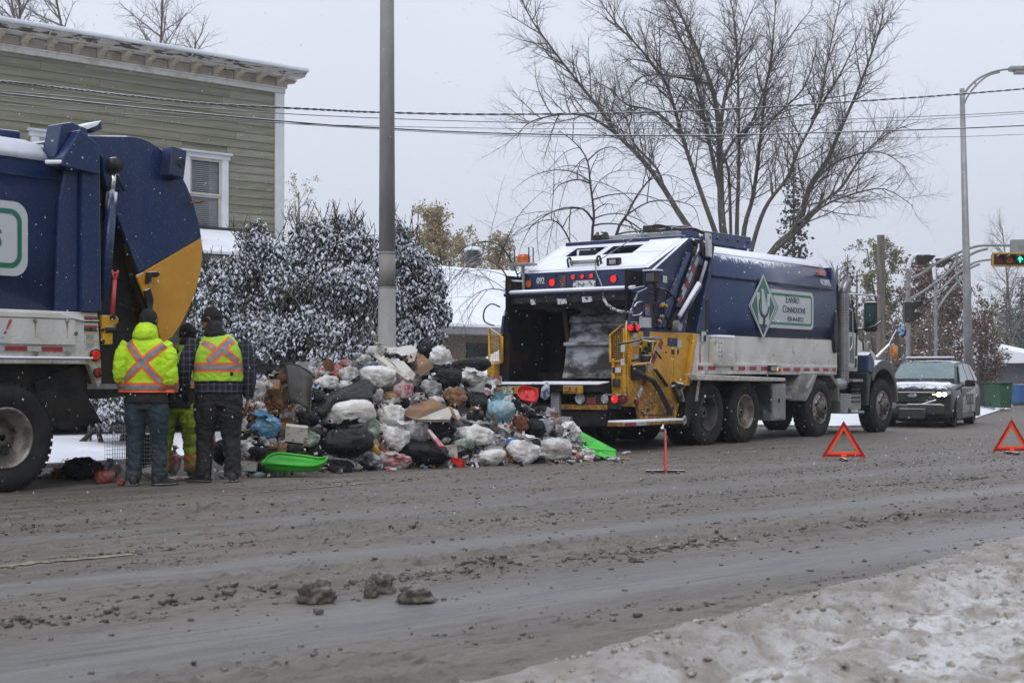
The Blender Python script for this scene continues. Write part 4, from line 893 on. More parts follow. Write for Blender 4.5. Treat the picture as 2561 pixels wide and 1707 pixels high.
# ================================================================ TRUCK HELPERS
Z1=lambda x,y:(1240+x/2.613,540+y/2.613)
Z2=lambda x,y:(1700+x/2.8,560+y/2.8)
Z2c=lambda x,y:(2040+x/3.92,700+y/3.92)
Z1c=lambda x,y:(1460+x/4.612,740+y/4.612)
Z5=lambda x,y:(x/1.6,280+y/1.6)
Z5b=lambda x,y:(x/3.733,280+y/3.733)
Z5c=lambda x,y:(x/3.135,740+y/3.135)
def XZ(zf,pts,Y):return[(lambda q:(q.x,q.z))(U(*zf(*p),Y=Y))for p in pts]
def text(name,body,m,parent,loc,size,sx=1,rot=None,extr=.002,font_w=0,shear=0,al='CENTER',bold=0):
 c=bpy.data.curves.new(name,'FONT');c.body=body;c.size=size;c.extrude=extr;c.align_x=al;c.align_y='CENTER';c.shear=shear;c.offset=bold;c.resolution_u=3
 t=bpy.data.objects.new('tmp',c);COL.objects.link(t);bpy.context.view_layer.update()
 me=bpy.data.meshes.new_from_object(t.evaluated_get(bpy.context.evaluated_depsgraph_get()));bpy.data.objects.remove(t)
 me.materials.clear();me.materials.append(m);me.name=name
 o=bpy.data.objects.new(name,me);COL.objects.link(o);o.parent=parent;off=root_loc(parent)
 o.location=Vector(loc)-off;o.rotation_euler=rot if rot is not None else(R_(90),0,0);o.scale=(sx,1,1);return o
def lamp(parent,c,r,m,ax='x',sgn=-1,name='lamp',n=20,h=.02):
 q=MB().lathe([(r*1.22,0),(r*1.22,h*.8),(r*1.02,h*.8)],c,ax,n,sgn).build(name,M['black'],parent)
 MB().lathe([(r,h*.5),(r,h*.95),(r*.6,h*1.2)],c,ax,n,sgn).build('lens',m,q,smooth=False);return q
M['disc']=mat('grimy_shaded_wheel_disc',(.12,.105,.09),.65,metal=.2,col2=(.05,.044,.038),scale=7,bump=.2)  # grime, darkened further so the shade of the deep dish is in the colour
def wheel(root,x,y,r=.53,wd=.28,sgn=-1,rimr=.285,deep=.12,rm='rim',nuts=True,z=None,dual=False,hub=.11):
 """axis y; sgn -1: outer face looks to -y"""
 z=r if z is None else z;c=(x,y,z)
 w_=thing('wheel','','',(0,0,0));del w_['label'];del w_['category'];w_.parent=root;w_.location=Vector(c)-root_loc(root)
 prof=[(rimr,.02),(rimr+.02,.0),(r*.80,-.012),(r*.93,.0),(r*.985,.03),(r,.06),(r,wd-.06),(r*.985,wd-.03),(r*.93,wd),(r*.8,wd+.01),(rimr,wd-.02)]
 t=MB().lathe(prof,c,'y',48,-sgn,False).build('tyre',M['rubber'],w_,smooth=True)
 tr=MB();n=44
 for i in range(n):
  for k,(y0,y1,ph)in enumerate(((.028,.11,0),(.115,.175,.5),(.18,.262,0))):
   a=(i+ph)/n*2*math.pi;rt=Matrix.Rotation(-a,3,'Y');b0,b1=sorted((y-sgn*y0*wd/.28,y-sgn*y1*wd/.28))
   tr.box(x+r-.006,x+r+.014,b0,b1,z-.026,z+.026,rt,c)if True else None
 tr.build('tread',M['rubber'],w_)
 pr=[(rimr+.012,.004),(rimr+.004,-.012),(rimr-.012,-.004),(rimr-.02,.03),(rimr-.035,.06),(rimr-.05,deep*.7),(rimr-.09,deep),(hub*1.5,deep+.01),(hub*1.3,deep-.02),(hub,deep-.05),(hub*.9,deep-.085),(hub*.3,deep-.09)]
 MB().lathe(pr[:7],c,'y',40,-sgn,False).build('rim',M['rim']if rm=='rim' else M[rm],w_,smooth=True);MB().lathe(pr[6:],c,'y',40,-sgn,False).build('wheel_disc',M['disc'],w_,smooth=True)
 if nuts:
  nb=MB();hl=MB()
  for i in range(10):
   a=i/10*2*math.pi;q=Vector((x+math.cos(a)*hub*1.38,y-sgn*(deep-.005),z+math.sin(a)*hub*1.38));nb.lathe([(.017,.01),(.017,-.022),(.008,-.028)],q,'y',6,-sgn)
   if i%2==0:
    rr=(rimr-.055+hub*1.5)/2+.012;q=Vector((x+math.cos(a+.3)*rr,y-sgn*(deep+.004),z+math.sin(a+.3)*rr));hl.lathe([(.030,.004),(.030,-.012)],q,'y',12,-sgn)
  nb.build('wheel_nuts',M['rimblack'],w_);hl.build('hand_holes',M['black'],w_)
 return w_
def body_loft(name,xr,xf,prof,m,root,slope=0,smooth=True,close=True):
 """prof: (y,z) open or closed ring; slope: rear face leans with height"""
 b=MB();n=len(prof);vs=[(xr+slope*p[1],p[0],p[1])for p in prof]+[(xf,p[0],p[1])for p in prof]
 fs=[(i,(i+1)%n,n+(i+1)%n,n+i)for i in range(n if close else n-1)]
 if close:fs+=[tuple(range(n))[::-1],tuple(range(n,2*n))]
 b.add(vs,fs);o=b.build(name,m,root)
 for f in o.data.polygons:f.use_smooth=smooth and len(f.vertices)==4
 return o
def rrect(x0,x1,z0,z1,r,n=6,corners=(1,1,1,1)):
 P=[]
 for k,(cx,cz,a0)in enumerate(((x1-r,z1-r,0),(x0+r,z1-r,90),(x0+r,z0+r,180),(x1-r,z0+r,270))):
  if corners[k]:
   for i in range(n+1):a=R_(a0+90*i/n);P.append((cx+r*math.cos(a),cz+r*math.sin(a)))
  else:P.append(((x1,x0,x0,x1)[k],(z1,z1,z0,z0)[k]))
 return P
def hazard(root,a,b,wd,n,off,th=.004,first=0):
 """alternating red / white pieces between two points, in a plane facing -y"""
 a=Vector(a);b=Vector(b);t=(b-a)/n;u=t.normalized();up=Vector((-u.z,0,u.x))*wd/2
 for i in range(n):
  p=a+t*i;q=p+t;vs=[p-up,q-up,q+up,p+up];v=[(w.x,off,w.z)for w in vs]+[(w.x,off+th,w.z)for w in vs]
  MB().add(v,[(0,1,2,3),(4,5,6,7)[::-1],(0,4,5,1),(1,5,6,2),(2,6,7,3),(3,7,4,0)]).build('reflector_strip',M['tape_red']if(i+first)%2==0 else M['tape_white'],root)
# ================================================================ RIGHT REFUSE TRUCK (tail to the camera)
YN,YF=12.0,14.45
RT=thing('refuse_truck','blue, white and yellow refuse truck with its open dirty hopper facing the rubbish heap','refuse truck',(21.3,13.2,0))
sl_=.345;xb=20.27
prof_w=[(YN+.06,1.20),(YN+.06,1.30),(YN,1.33),(YN,1.815),(YF,1.815),(YF,1.33),(YF-.06,1.30),(YF-.06,1.20)]
body_loft('lower_body',xb,26.32,prof_w,M['white'],RT,sl_,False)
def bulge(yn,yf):
 h=[(yn+.012,1.817),(yn-.035,2.05),(yn-.055,2.3),(yn-.05,2.55),(yn-.02,2.78),(yn+.035,2.98),(yn+.12,3.14),(yn+.26,3.26),(yn+.5,3.34),(yn+.9,3.40)]
 return h+[(yf+yn-y,z)for y,z in h[::-1]]
body_loft('body',xb,26.12,bulge(YN,YF),M['blue'],RT,sl_)
sn=[(YN+.17,3.205),(YN+.26,3.275),(YN+.5,3.365),(YN+.9,3.43),(YF-.9,3.43),(YF-.5,3.365),(YF-.3,3.285),(YF-.3,3.24),(YF-.5,3.33),(YF-.9,3.39),(YN+.9,3.39),(YN+.5,3.33),(YN+.26,3.25),(YN+.17,3.19)]
body_loft('roof_snow',xb+.12,26.0,sn,M['snow'],RT,sl_)
MB().prism(XZ(Z2,[(228,356),(1080,458),(1080,463),(228,361)],YN-.05),YN-.062,YN-.03).build('seam',M['black'],RT)
MB().prism([(26.12,1.817),(26.37,1.80),(26.34,2.9),(26.2,3.15),(26.12,3.2)],YN+.02,YF-.02).build('front_panel',M['blue'],RT,bevel=.01)
MB().prism([(26.15+.085*math.cos(a),1.97+.40*math.sin(a))for a in np.linspace(0,2*math.pi,25)[:-1]],YN-.065,YN+.01).build('dark_recess',M['black'],RT)
MB().prism(XZ(Z2,[(115,762),(200,762),(205,470),(240,160),(222,150),(205,300)],YN-.06),YN-.075,YN+.1).build('corner_pillar',M['blue'],RT,bevel=.01)
MB().prism(XZ(Z2,[(175,762),(203,762),(203,520),(180,530)],YN-.07),YN-.079,YN-.07).build('pillar_slot',M['black'],RT)
MB().prism(XZ(Z2,[(110,766),(180,766),(120,1240),(62,1240)],YN-.03),YN-.05,YN+.12).build('rear_quarter',M['white'],RT,bevel=.008)
sk=XZ(Z2,[(115,945),(708,965),(712,1025),(108,1022)],YN-.06)
MB().prism([(sk[0][0],1.345),(sk[1][0],1.345),(sk[1][0]+.02,1.17),(sk[3][0],1.17)],YN-.09,YN-.001).build('skirt',M['white'],RT,bevel=.008)
MB().prism([(sk[1][0]+.025,1.33),(26.3,1.33),(26.26,1.16),(sk[1][0]+.03,1.16)],YN-.02,YN+.055).build('skirt',M['white'],RT,bevel=.008)
sh=XZ(Z2,[(105,1022),(735,1050)],YN-.2)
MB().prism([(sh[0][0],1.168),(sh[1][0],1.10),(sh[1][0],1.04),(sh[0][0]+.05,1.07)],YN-.22,YN+.3).build('fender_shelf',M['white'],RT,bevel=.012)
for(x0,x1)in((128,162),(196,250),(357,375),(408,456),(487,534),(566,612)):
 a=XZ(Z2,[(x0,990),(x1,990)],YN-.09);MB().box(a[0][0],a[1][0],YN-.096,YN-.091,1.235,1.30).build('reflector_strip',M['tape_red'],RT)
for(x0,x1)in((162,196),(375,408),(456,487),(534,566)):
 a=XZ(Z2,[(x0,990),(x1,990)],YN-.09);MB().box(a[0][0],a[1][0],YN-.096,YN-.091,1.235,1.30).build('reflector_strip',M['tape_white'],RT)
xs_=[725,770,798,840,866,908,934,975,1002,1040,1066,1092]
for i in range(11):
 a=XZ(Z2,[(xs_[i],1005),(xs_[i+1],1005)],YN-.02);MB().box(a[0][0],a[1][0],YN-.027,YN-.021,1.225,1.285).build('reflector_strip',M['tape_red']if i%2==0 else M['tape_white'],RT)
fb=XZ(Z2,[(248,790),(368,790),(385,965),(262,965)],YN-.12)
MB().prism(rrect(fb[0][0],fb[1][0]+.02,1.30,fb[0][1]-.02,.06),YN-.16,YN+.0).build('side_box',M['white'],RT,bevel=.012)
MB().box(fb[0][0]+.01,fb[1][0]+.02,YN-.17,YN,fb[0][1]-.018,fb[0][1]+.035).build('side_box_snow',M['snow'],RT,bevel=.018)
bx=MB()
for i in range(4):bx.lathe([(.012,0),(.012,.006)],(fb[0][0]+.05,YN-.161,1.68-i*.072),'y',8,-1)
for i in(0,2,3):bx.lathe([(.012,0),(.012,.006)],(fb[0][0]+.13,YN-.161,1.68-i*.072),'y',8,-1)
bx.build('vent_holes',M['black'],RT)
ml=XZ(Z2,[(625,995),(688,998)],YN-.12)
q=MB().box(ml[0][0]-.01,ml[1][0]-.08,YN-.15,YN-.09,1.21,1.33).build('marker_light',M['black'],RT,bevel=.008);MB().box(ml[0][0]+.015,ml[1][0]-.105,YN-.157,YN-.151,1.235,1.305).build('lens',M['clear_lens'],q)
lamp(RT,(ml[1][0]-.02,YN-.1,1.255),.035,M['amber_lit'],'y',-1,'amber_marker');lamp(RT,(ml[1][0]+.1,YN-.1,1.25),.028,M['amber_lens'],'y',-1,'amber_reflector')
s=XZ(Z2,[(140,746),(172,746),(160,802),(138,802)],YN-.05);MB().box(s[0][0],s[1][0],YN-.085,YN-.08,1.69,1.86).build('sticker',M['signwhite'],RT);MB().box(s[0][0]+.06,s[1][0]-.005,YN-.089,YN-.086,1.70,1.8).build('sticker',M['black'],RT)
text('warning_lettering','DANGER',M['redtext'],RT,(20.98,YN-.055,1.5),.075,rot=(R_(90),R_(90),0))
MB().prism(XZ(Z1,[(1060,60),(1165,62),(1300,82),(1340,190),(1060,130)],13.0),12.95,13.05).build('top_plate',M['blue'],RT,bevel=.01)
pl=XZ(Z2,[(150,45),(490,92),(502,178),(230,140)],12.62);MB().prism(pl,12.6,12.66).build('top_plate',M['blue'],RT,bevel=.008)
MB().box(pl[0][0],pl[1][0],12.67,13.9,3.35,3.44).build('top_box',M['blue2'],RT,bevel=.01)
bo=MB()
for i in range(5):
 x=lerp(pl[0][0]+.15,pl[1][0]-.1,i/4);bo.lathe([(.022,0),(.022,.02)],(x,12.6,lerp(pl[0][1],pl[1][1],i/4)-.1),'y',8,-1)
bo.build('bolts',M['black'],RT)
blue_side=[(19.47,2.81),(20.66,3.35),(21.05,3.36),(20.86,2.75),(20.62,1.825),(18.93,1.825),(18.98,2.1),(19.2,2.42),(19.47,2.5)]
for nm_,y0,y1 in(('tailgate_side',YN+.0,YN+.045),('tailgate_side',YF-.045,YF)):
 MB().prism(blue_side,y0,y1).build(nm_,M['blue2'],RT,bevel=.008)
MB().prism(XZ(Z1,[(1000,372),(1250,145),(1262,165),(1016,392)],YN-.03),YN-.06,YN).build('tailgate_rim',M['blue'],RT,bevel=.008)
yel=XZ(Z1,[(880,752),(1296,765),(1240,1112),(1215,1140),(1170,1335),(940,1335),(925,1245),(882,1243)],YN)
for y0,y1,m in((YN-.012,YN+.045,'yellow'),(YF-.045,YF+.012,'hopper_side')):MB().prism(yel,y0,y1).build('side_plate',M[m],RT,bevel=.006)
e=XZ(Z1,[(1270,768),(1296,768),(1242,1110),(1222,1105)],YN);MB().prism(e,YN-.07,YN-.013).build('yellow_edge',M['yellow'],RT,bevel=.006)
e=XZ(Z1,[(1160,860),(1166,860),(1160,1110),(1154,1110)],YN);MB().prism(e,YN-.03,YN-.013).build('weld_seam',M['yellow'],RT)
e=XZ(Z1,[(960,1295),(1140,1300),(1150,1240),(1156,1240),(1146,1306),(958,1301)],YN);MB().prism(e,YN-.022,YN-.013).build('weld_seam',M['black'],RT)
for(x,y,r)in((988,1265,.034),(950,1283,.02),(962,1298,.02),(1115,1290,.028),(1105,890,.012),(1100,1330,.014),(1200,1180,.02)):
 q=U(*Z1(x,y),Y=YN);MB().lathe([(r,0),(r,.02),(r*.5,.024)],(q.x,YN-.013,q.z),'y',12,-1).build('bolt',M['black'],RT)
q=U(*Z1(912,1215),Y=YN);lamp(RT,(q.x,YN-.012,q.z),.045,M['red_lens'],'y',-1,'side_reflector')
for(x0,y0,x1,y1,m)in((1118,795,1180,852,'navy'),(1182,812,1207,860,'signwhite'),(1143,872,1160,902,'black'),(1160,872,1176,902,'signwhite'),(1176,872,1190,902,'black'),(1060,860,1080,870,'black')):
 a=XZ(Z1,[(x0,y0),(x1,y1)],YN);MB().box(a[0][0],a[1][0]-.003,YN-.02,YN-.014,a[1][1],a[0][1]).build('sticker',M[m],RT)
for pts,n,f in(([(1082,818),(1040,905)],2,0),([(1040,905),(985,1010)],2,0),([(978,1050),(922,1180)],2,0)):
 a=[U(*Z1(*p),Y=YN)for p in pts];hazard(RT,(a[0].x,0,a[0].z),(a[1].x,0,a[1].z),.085,n,YN-.022,first=f)
for y0,y1,m in((YN,YN+.30,'yellow'),(YF-.20,YF,'hopper_side')):
 MB().prism([(18.90,1.82),(18.96,1.82),(18.99,1.0),(19.05,.68),(18.93,.68),(18.90,1.0)],y0,y1).build('rear_column',M[m],RT,bevel=.008)
MB().box(18.86,18.90,YN+.02,YN+.075,.68,1.86).box(18.86,18.90,YN+.22,YN+.27,.98,1.4).build('column_rib',M['yellow'],RT,bevel=.006)
for(z0,z1,y0,y1,m)in((1.19,1.27,YN+.1,YN+.2,'signwhite'),(1.19,1.27,YN+.205,YN+.25,'black'),(.98,1.1,YN+.12,YN+.25,'black'),(1.5,1.62,YN+.02,YN+.1,'signwhite'),(1.3,1.4,YN+.03,YN+.1,'signwhite')):
 MB().box(18.850,18.858,y0,y1,z0,z1).build('sticker',M[m],RT)
def guard(y0,y1,z0,z1,xg,slant,name='guard_frame'):
 ys=(y0,y1);t=.022
 P=[(xg,y0,z0),(xg,y0,z1),(xg,y1,z1-slant),(xg,y1,z0)]if slant>=0 else[(xg,y0,z0),(xg,y0,z1+slant),(xg,y1,z1),(xg,y1,z0)]
 r=MB().tube(P+[P[0]],t,8).build(name,M['yellow'],RT,smooth=True)
 b=MB();n=7
 y=y0+.03
 while y<y1-.02:b.tube([(xg,y,z0),(xg,y,max(P[1][2],P[2][2])-.12)],.005,4);y+=.035
 z=z0+.03
 while z<z1-.1:b.tube([(xg,y0,z),(xg,y1,z)],.005,4);z+=.035
 b.build('guard_mesh',M['black']if slant>0 else M['yellow'],r);return r
guard(YN+.02,YN+.30,1.36,1.96,18.87,.2)
guard(YF-.10,YF+.16,1.36,1.92,18.85,-.16)
MB().box(18.80,18.95,YF+.03,YF+.17,1.05,1.34).build('far_step_box',M['yellow'],RT,bevel=.01)
MB().tube(smooth_path([Vector((18.95,YF+.02,2.25)),Vector((18.85,YF+.12,2.3)),Vector((18.8,YF+.22,2.2)),Vector((18.8,YF+.22,2.02)),Vector((18.9,YF+.1,1.95))],4),.013,8).build('far_grab_handle',M['blue2'],RT,smooth=True)
Y0,Y1=YN+.30,YF-.26
MB().box(18.99,20.9,Y0-.22,Y0-.18,.75,2.75).build('hopper_wall',M['hopper_side'],RT)
MB().box(18.99,20.9,YF-.10,YF-.06,.75,2.75).build('hopper_wall',M['hopper_side'],RT)
fl=[(18.94,1.0)]+[(19.95-1.0*math.cos(R_(a)),1.28-.62*math.sin(R_(a)))for a in range(25,166,14)]+[(20.92,1.15),(20.92,.6),(18.98,.6)]
MB().prism(fl,Y0-.17,YF-.11).build('hopper_floor',M['hopper_side'],RT)
MB().prism([(19.30,1.10),(19.38,1.35),(19.42,1.60),(19.34,1.62),(19.34,1.67),(19.48,1.69),(19.56,1.96),(19.48,2.0),(19.54,2.10),(19.8,2.14),(20.35,2.7),(20.75,2.7),(20.75,1.05)],Y0-.1,YF-.95).build('packer_blade',M['hopper'],RT,bevel=.01)
MB().prism([(20.0,2.2),(19.9,2.32),(20.0,2.45),(20.3,2.45),(20.3,2.2)],Y0-.1,YF-.15).build('packer_beam',M['hopper'],RT,bevel=.02)
MB().box(20.1,20.8,YF-.94,YF-.12,1.0,2.7).build('inner_wall',M['hopper_side'],RT)
MB().tube([(19.6,YF-.78,2.25),(19.6,YF-.93,1.25)],.035,10).build('rusty_bar',mat('rusty_bar',(.10,.045,.012),.8,col2=(.04,.02,.01),scale=6,bump=.3),RT)
rub=MB();rr_=random.Random(9)
for i in range(60):
 c=Vector((rr_.uniform(19.2,20.1),rr_.uniform(Y0,YF-.35),.86+rr_.random()*.12));rub.cbox(c,(rr_.uniform(.05,.2),rr_.uniform(.05,.2),rr_.uniform(.02,.1)),Matrix.Rotation(rr_.uniform(0,3),3,Vector((rr_.random(),rr_.random(),rr_.random())).normalized()))
rub.build('hopper_residue',mat('wet_dark_residue',(.05,.042,.035),.6,col2=(.14,.13,.13),scale=3,bump=.4),RT,kind='stuff')
XL=19.2
MB().prism([(19.2,2.40),(19.05,2.42),(19.03,2.46),(19.2,2.49),(19.44,2.53),(19.44,2.49)],YN+.02,YF+.02).build('hopper_lip',M['blue2'],RT,bevel=.008)
MB().prism([(19.03,2.465),(19.2,2.50),(19.2,2.525),(19.08,2.515),(19.02,2.49)],YN+.05,YF+.01).build('lip_snow',M['snow'],RT,bevel=.008)
MB().prism([(19.44,2.535),(19.44,2.81),(19.53,2.83),(19.6,2.5)],YN+.046,YF-.046).build('lamp_panel',M['blue2'],RT,bevel=.01)
for(x,m,s)in((217,'amber_lens',1),(370,'red_lit',1),(772,'red_lit',1),(932,'amber_lens',1.05)):
 q=U(*Z1(x,lerp(444,402,(x-217)/715)),X=19.44);lamp(RT,(19.438,q.y,q.z),.058*s,M[m],'x',-1)
for x in(508,567,626):
 q=U(*Z1(x,lerp(400,392,(x-508)/118)),X=19.44);lamp(RT,(19.438,q.y,q.z),.036,M['red_lit'],'x',-1,'marker_lamp')
for(x,y,m,w_,h_)in((441,430,'amber_lens',.11,.21),(935,400,'steel',.16,.21)):
 q=U(*Z1(x,y),X=19.44);MB().box(19.425,19.4385,q.y-w_/2,q.y+w_/2,q.z-h_/2,q.z+h_/2).build('sticker',mat('faded_sticker',(.13,.06,.04),.6,col2=(.05,.05,.05),scale=14,contrast=(.45,.55))if m=='amber_lens' else M['blue2'],RT)
q=U(*Z1(575,448),X=19.43);MB().box(19.40,19.42,q.y-.24,q.y+.19,q.z-.075,q.z+.065).build('number_plate',mat('snowed_plate',(.5,.52,.55),.6,col2=(.12,.12,.13),scale=16,contrast=(.5,.56)),RT,bevel=.005)
q=U(*Z1(292,424),X=19.43);text('fleet_number','092',M['letterwhite'],RT,(19.43,q.y,q.z),.14,.75,rot=(R_(90),0,R_(-90)),bold=.004)
for x in(400,560,760,880):
 q=U(*Z1(x,372),X=19.44);MB().add([(19.438,q.y-.06,q.z),(19.438,q.y+.06,q.z-.03),(19.38,q.y+.04,q.z-.02),(19.438,q.y-.05,q.z-.02),(19.438,q.y+.05,q.z-.05),(19.385,q.y+.03,q.z-.04)],[(0,1,2),(3,5,4),(0,3,4,1),(1,4,5,2),(2,5,3,0)]).build('lamp_shield',M['blue2'],RT)
def slx(t):return(lerp(19.53,20.66,t),lerp(2.83,3.35,t))
def panel(t0,t1,y0,y1,th=.03,nm='tailgate_roof',m='blue2',lift=0,bev=.006):
 a,b=slx(t0),slx(t1);return MB().prism([(a[0],a[1]+lift),(b[0],b[1]+lift),(b[0]+.01,b[1]+lift-th),(a[0]+.01,a[1]+lift-th)],y0,y1).build(nm,M[m],RT,bevel=bev)
T0,T1=.50,.86;yo=[YN+.72,13.33,13.40,YF-.42]
panel(0,T0,YN+.046,YF-.046);panel(T1,1.0,YN+.046,YF-.046)
for y0,y1 in((YN+.046,yo[0]),(yo[1],yo[2]),(yo[3],YF-.046)):panel(T0+.001,T1-.001,y0,y1)
panel(.01,T0-.01,YN+.09,YF-.1,.022,'roof_snow','snow',.024,.008);panel(T0+.01,.98,YN+.10,yo[0]-.05,.022,'roof_snow','snow',.024,.008)
panel(T0,T1-.12,YF-.36,YF-.12,.02,'roof_snow','snow',.022,.006)
a,b=slx(T0-.02),slx(T1+.02)
MB().prism([(a[0],a[1]-.30),(b[0],b[1]-.30),(b[0],b[1]-.33),(a[0],a[1]-.33)],yo[0]-.05,yo[3]+.05).build('opening_floor',M['hopper_side'],RT)
MB().prism([(a[0]+.28,a[1]-.05),(b[0]-.05,b[1]-.16),(b[0]-.05,b[1]-.2),(a[0]+.28,a[1]-.1)],yo[0]+.05,yo[1]-.12).build('opening_beam',M['hopper'],RT)
for y in(YN+1.2,13.75):MB().lathe([(.07,-.25),(.07,.25)],(20.45,y,3.05),'y',14).build('opening_pipe',M['steel'],RT,smooth=False)
for y in(yo[0]-.03,yo[1]-.02,yo[2]+.02,yo[3]+.03):MB().prism([(a[0],a[1]+.0),(b[0],b[1]+.0),(b[0],b[1]-.28),(a[0],a[1]-.28)],y-.012,y+.012).build('opening_wall',M['blue2'],RT)
q=U(*Z1(580,318),X=19.62);zz=slx(.08)[1]
MB().tube([(19.62,q.y-.26,zz+.09),(19.62,q.y+.27,zz+.09)],.035,12).build('hinge_bar',M['galv'],RT,smooth=True)
for dy in(-.28,.29):MB().tube(smooth_path([Vector((19.6,q.y+dy,zz)),Vector((19.56,q.y+dy,zz+.13)),Vector((19.63,q.y+dy,zz+.17)),Vector((19.68,q.y+dy,zz+.05))],3),.018,8).build('hinge_lug',M['black'],RT,smooth=True)
q=U(*Z1(770,328),X=19.6);k=MB().box(19.57,19.65,q.y-.12,q.y+.12,zz,zz+.13).build('work_lamp',M['black'],RT,bevel=.01);MB().box(19.562,19.568,q.y-.06,q.y+.06,zz+.03,zz+.1).build('lens',M['clear_lens'],k)
MB().box(20.62,20.78,YN+.1,YF-.1,3.33,3.40).build('ridge_beam',M['blue2'],RT,bevel=.015)
MB().box(20.9,21.0,YN+.3,YF-.5,3.42,3.50).build('ridge_beam',M['galv'],RT,bevel=.015)
MB().box(20.7,21.3,12.9,12.98,3.40,3.47).box(20.7,21.3,13.6,13.68,3.40,3.47).box(20.80,20.86,12.985,13.595,3.40,3.46).build('ridge_frame',M['galv'],RT,bevel=.01)
for(x,y,rr,X_)in((685,150,.17,20.75),(1230,128,.05,20.9),(1380,120,.07,21.2)):
 q=U(*Z1(x,y),X=X_);bm=bmesh.new();bmesh.ops.create_icosphere(bm,subdivisions=3,radius=1)
 for v in bm.verts:v.co=v.co*(1+.25*mnoise.noise(v.co*2+Vector((x,0,0))))*rr;v.co.z*=1.05;v.co.x*=.7
 me=bpy.data.meshes.new('hose_bundle');bm.to_mesh(me);bm.free();me.materials.append(M['black']);shared('hose_bundle',me,RT,q-Vector((0,0,.05))-root_loc(RT))
cb=[U(*Z1(*p),X=X_)for p,X_ in(((968,62),21.0),((1062,60),21.0),((1065,110),21.0),((965,112),21.0))]
MB().box(20.95,21.15,cb[1].y,cb[0].y,cb[2].z+.02,cb[0].z).build('camera_box',M['black'],RT,bevel=.02)
hs_=[[(1060,95),(1150,80),(1230,70),(1320,100),(1390,130)],[(1010,75),(1060,60),(1180,85),(1300,85),(1400,140)]]
for P in hs_:MB().tube(smooth_path([U(*Z1(*p),Y=12.7-i*.15)for i,p in enumerate(P)],4),.022,8).build('hose',M['black'],RT,smooth=True)
MB().tube(smooth_path([U(*Z1(*p),X=X_)for p,X_ in(((960,105),20.9),((830,190),20.3),((690,280),19.7),((655,300),19.55),((655,360),19.42),((690,450),19.1),((705,540),19.05))],4),.009,6).build('pull_cable',M['steel'],RT,smooth=True)
ch=smooth_path([U(*Z1(*p),X=19.0)for p in((705,540),(725,575),(760,600),(800,620),(850,628),(885,632))],8);cm=MB()
for i,p in enumerate(ch[:-1]):
 dd=(ch[i+1]-p).normalized();rt=dd.to_track_quat('X','Z').to_matrix()@Matrix.Rotation(R_(90*(i%2)),3,'X')
 ring=[p+rt@Vector((.030*math.cos(a),.018*math.sin(a),0))for a in np.linspace(0,2*math.pi,9)];cm.tube(ring,.009,5,False)
cm.build('snowy_chain',mat('snowy_chain',(.10,.10,.10),.6,col2=(.6,.62,.66),scale=20,contrast=(.45,.55)),RT,smooth=True)
for(x,y,w_,h_)in((240,562,.1,.09),(428,558,.19,.09),(592,545,.19,.09)):
 q=U(*Z1(x,y),X=19.06);MB().prism([(q.y-w_*.5,q.z-h_*.4),(q.y+w_*.42,q.z-h_*.5),(q.y+w_*.5,q.z+h_*.5),(q.y-w_*.45,q.z+h_*.45)],19.07,19.085,'x').build('light_bracket',mat('snowed_bracket',(.6,.62,.66),.6,col2=(.05,.05,.06),scale=22,contrast=(.52,.56)),RT)
MB().prism([(19.086,2.42),(19.086,2.30),(19.2,2.2),(19.25,2.42)],YN+.05,YF-.05).build('lip_apron',M['black'],RT)
q=U(*Z1(178,400),X=19.4);MB().tube([(19.4,q.y,2.5),(19.4,q.y,2.93)],.028,8).build('beacon_post',M['galv'],RT)
MB().box(19.25,19.5,q.y-.22,q.y+.2,2.93,2.97).build('beacon_tray',M['galv'],RT,bevel=.008)
bc=MB().lathe([(.11,2.972),(.11,3.07),(.09,3.11),(.05,3.12)],(19.38,q.y-.03,0),'z',18).build('beacon',mat('orange_beacon',(.62,.12,.02),.3,col2=(.5,.1,.02),scale=8),RT,smooth=False)
for dy in(-.19,.19):
 MB().tube([(19.3,q.y+dy,2.95),(19.3,q.y+dy,3.22),(19.42,q.y+dy,3.22),(19.42,q.y+dy,2.95)],.011,6).build('beacon_guard',M['black'],RT)
def wlamp(x,y,X_,s,nm='side_lamp'):
 q=U(*Z1(x,y),X=X_);b=MB().cbox(q,(.14*s,.22*s,.2*s)).build(nm,M['black'],RT,bevel=.02);MB().cbox(q+Vector((-.072*s,0,0)),(.01,.15*s,.13*s)).build('lens',M['glass'],b);MB().cbox(q+Vector((0,0,.11*s)),(.18*s,.28*s,.02)).build('lamp_snow',M['snow'],b,bevel=.006)
wlamp(110,470,19.2,1.0);wlamp(1025,400,19.3,.95)
MB().tube([U(*Z1(1025,425),X=19.35),U(*Z1(1050,470),X=19.4),U(*Z1(1045,560),X=19.5)],.03,8).build('lamp_arm',M['black'],RT)
MB().tube(smooth_path([U(*Z1(*p),Y=YN-.06)for p in((905,600),(925,570),(960,568),(965,610),(945,645),(890,655))],5),.018,8).build('grab_handle',M['blue2'],RT,smooth=True)
for(x0,y0,x1,y1,m)in((970,575,1002,590,'redtext'),(970,592,1002,650,'steel'),(945,660,1010,730,'signwhite'),(930,650,945,730,'signwhite'),(960,738,998,790,'navy'),(888,768,918,800,'signwhite'),(895,815,925,852,'signwhite'),(900,905,930,935,'signwhite'),(1085,390,1112,437,'signwhite')):
 a=XZ(Z1,[(x0,y0),(x1,y1)],YN);MB().box(a[0][0],a[1][0]-.003,YN-.022,YN-.0145,a[1][1],a[0][1]).build('sticker',M[m],RT)
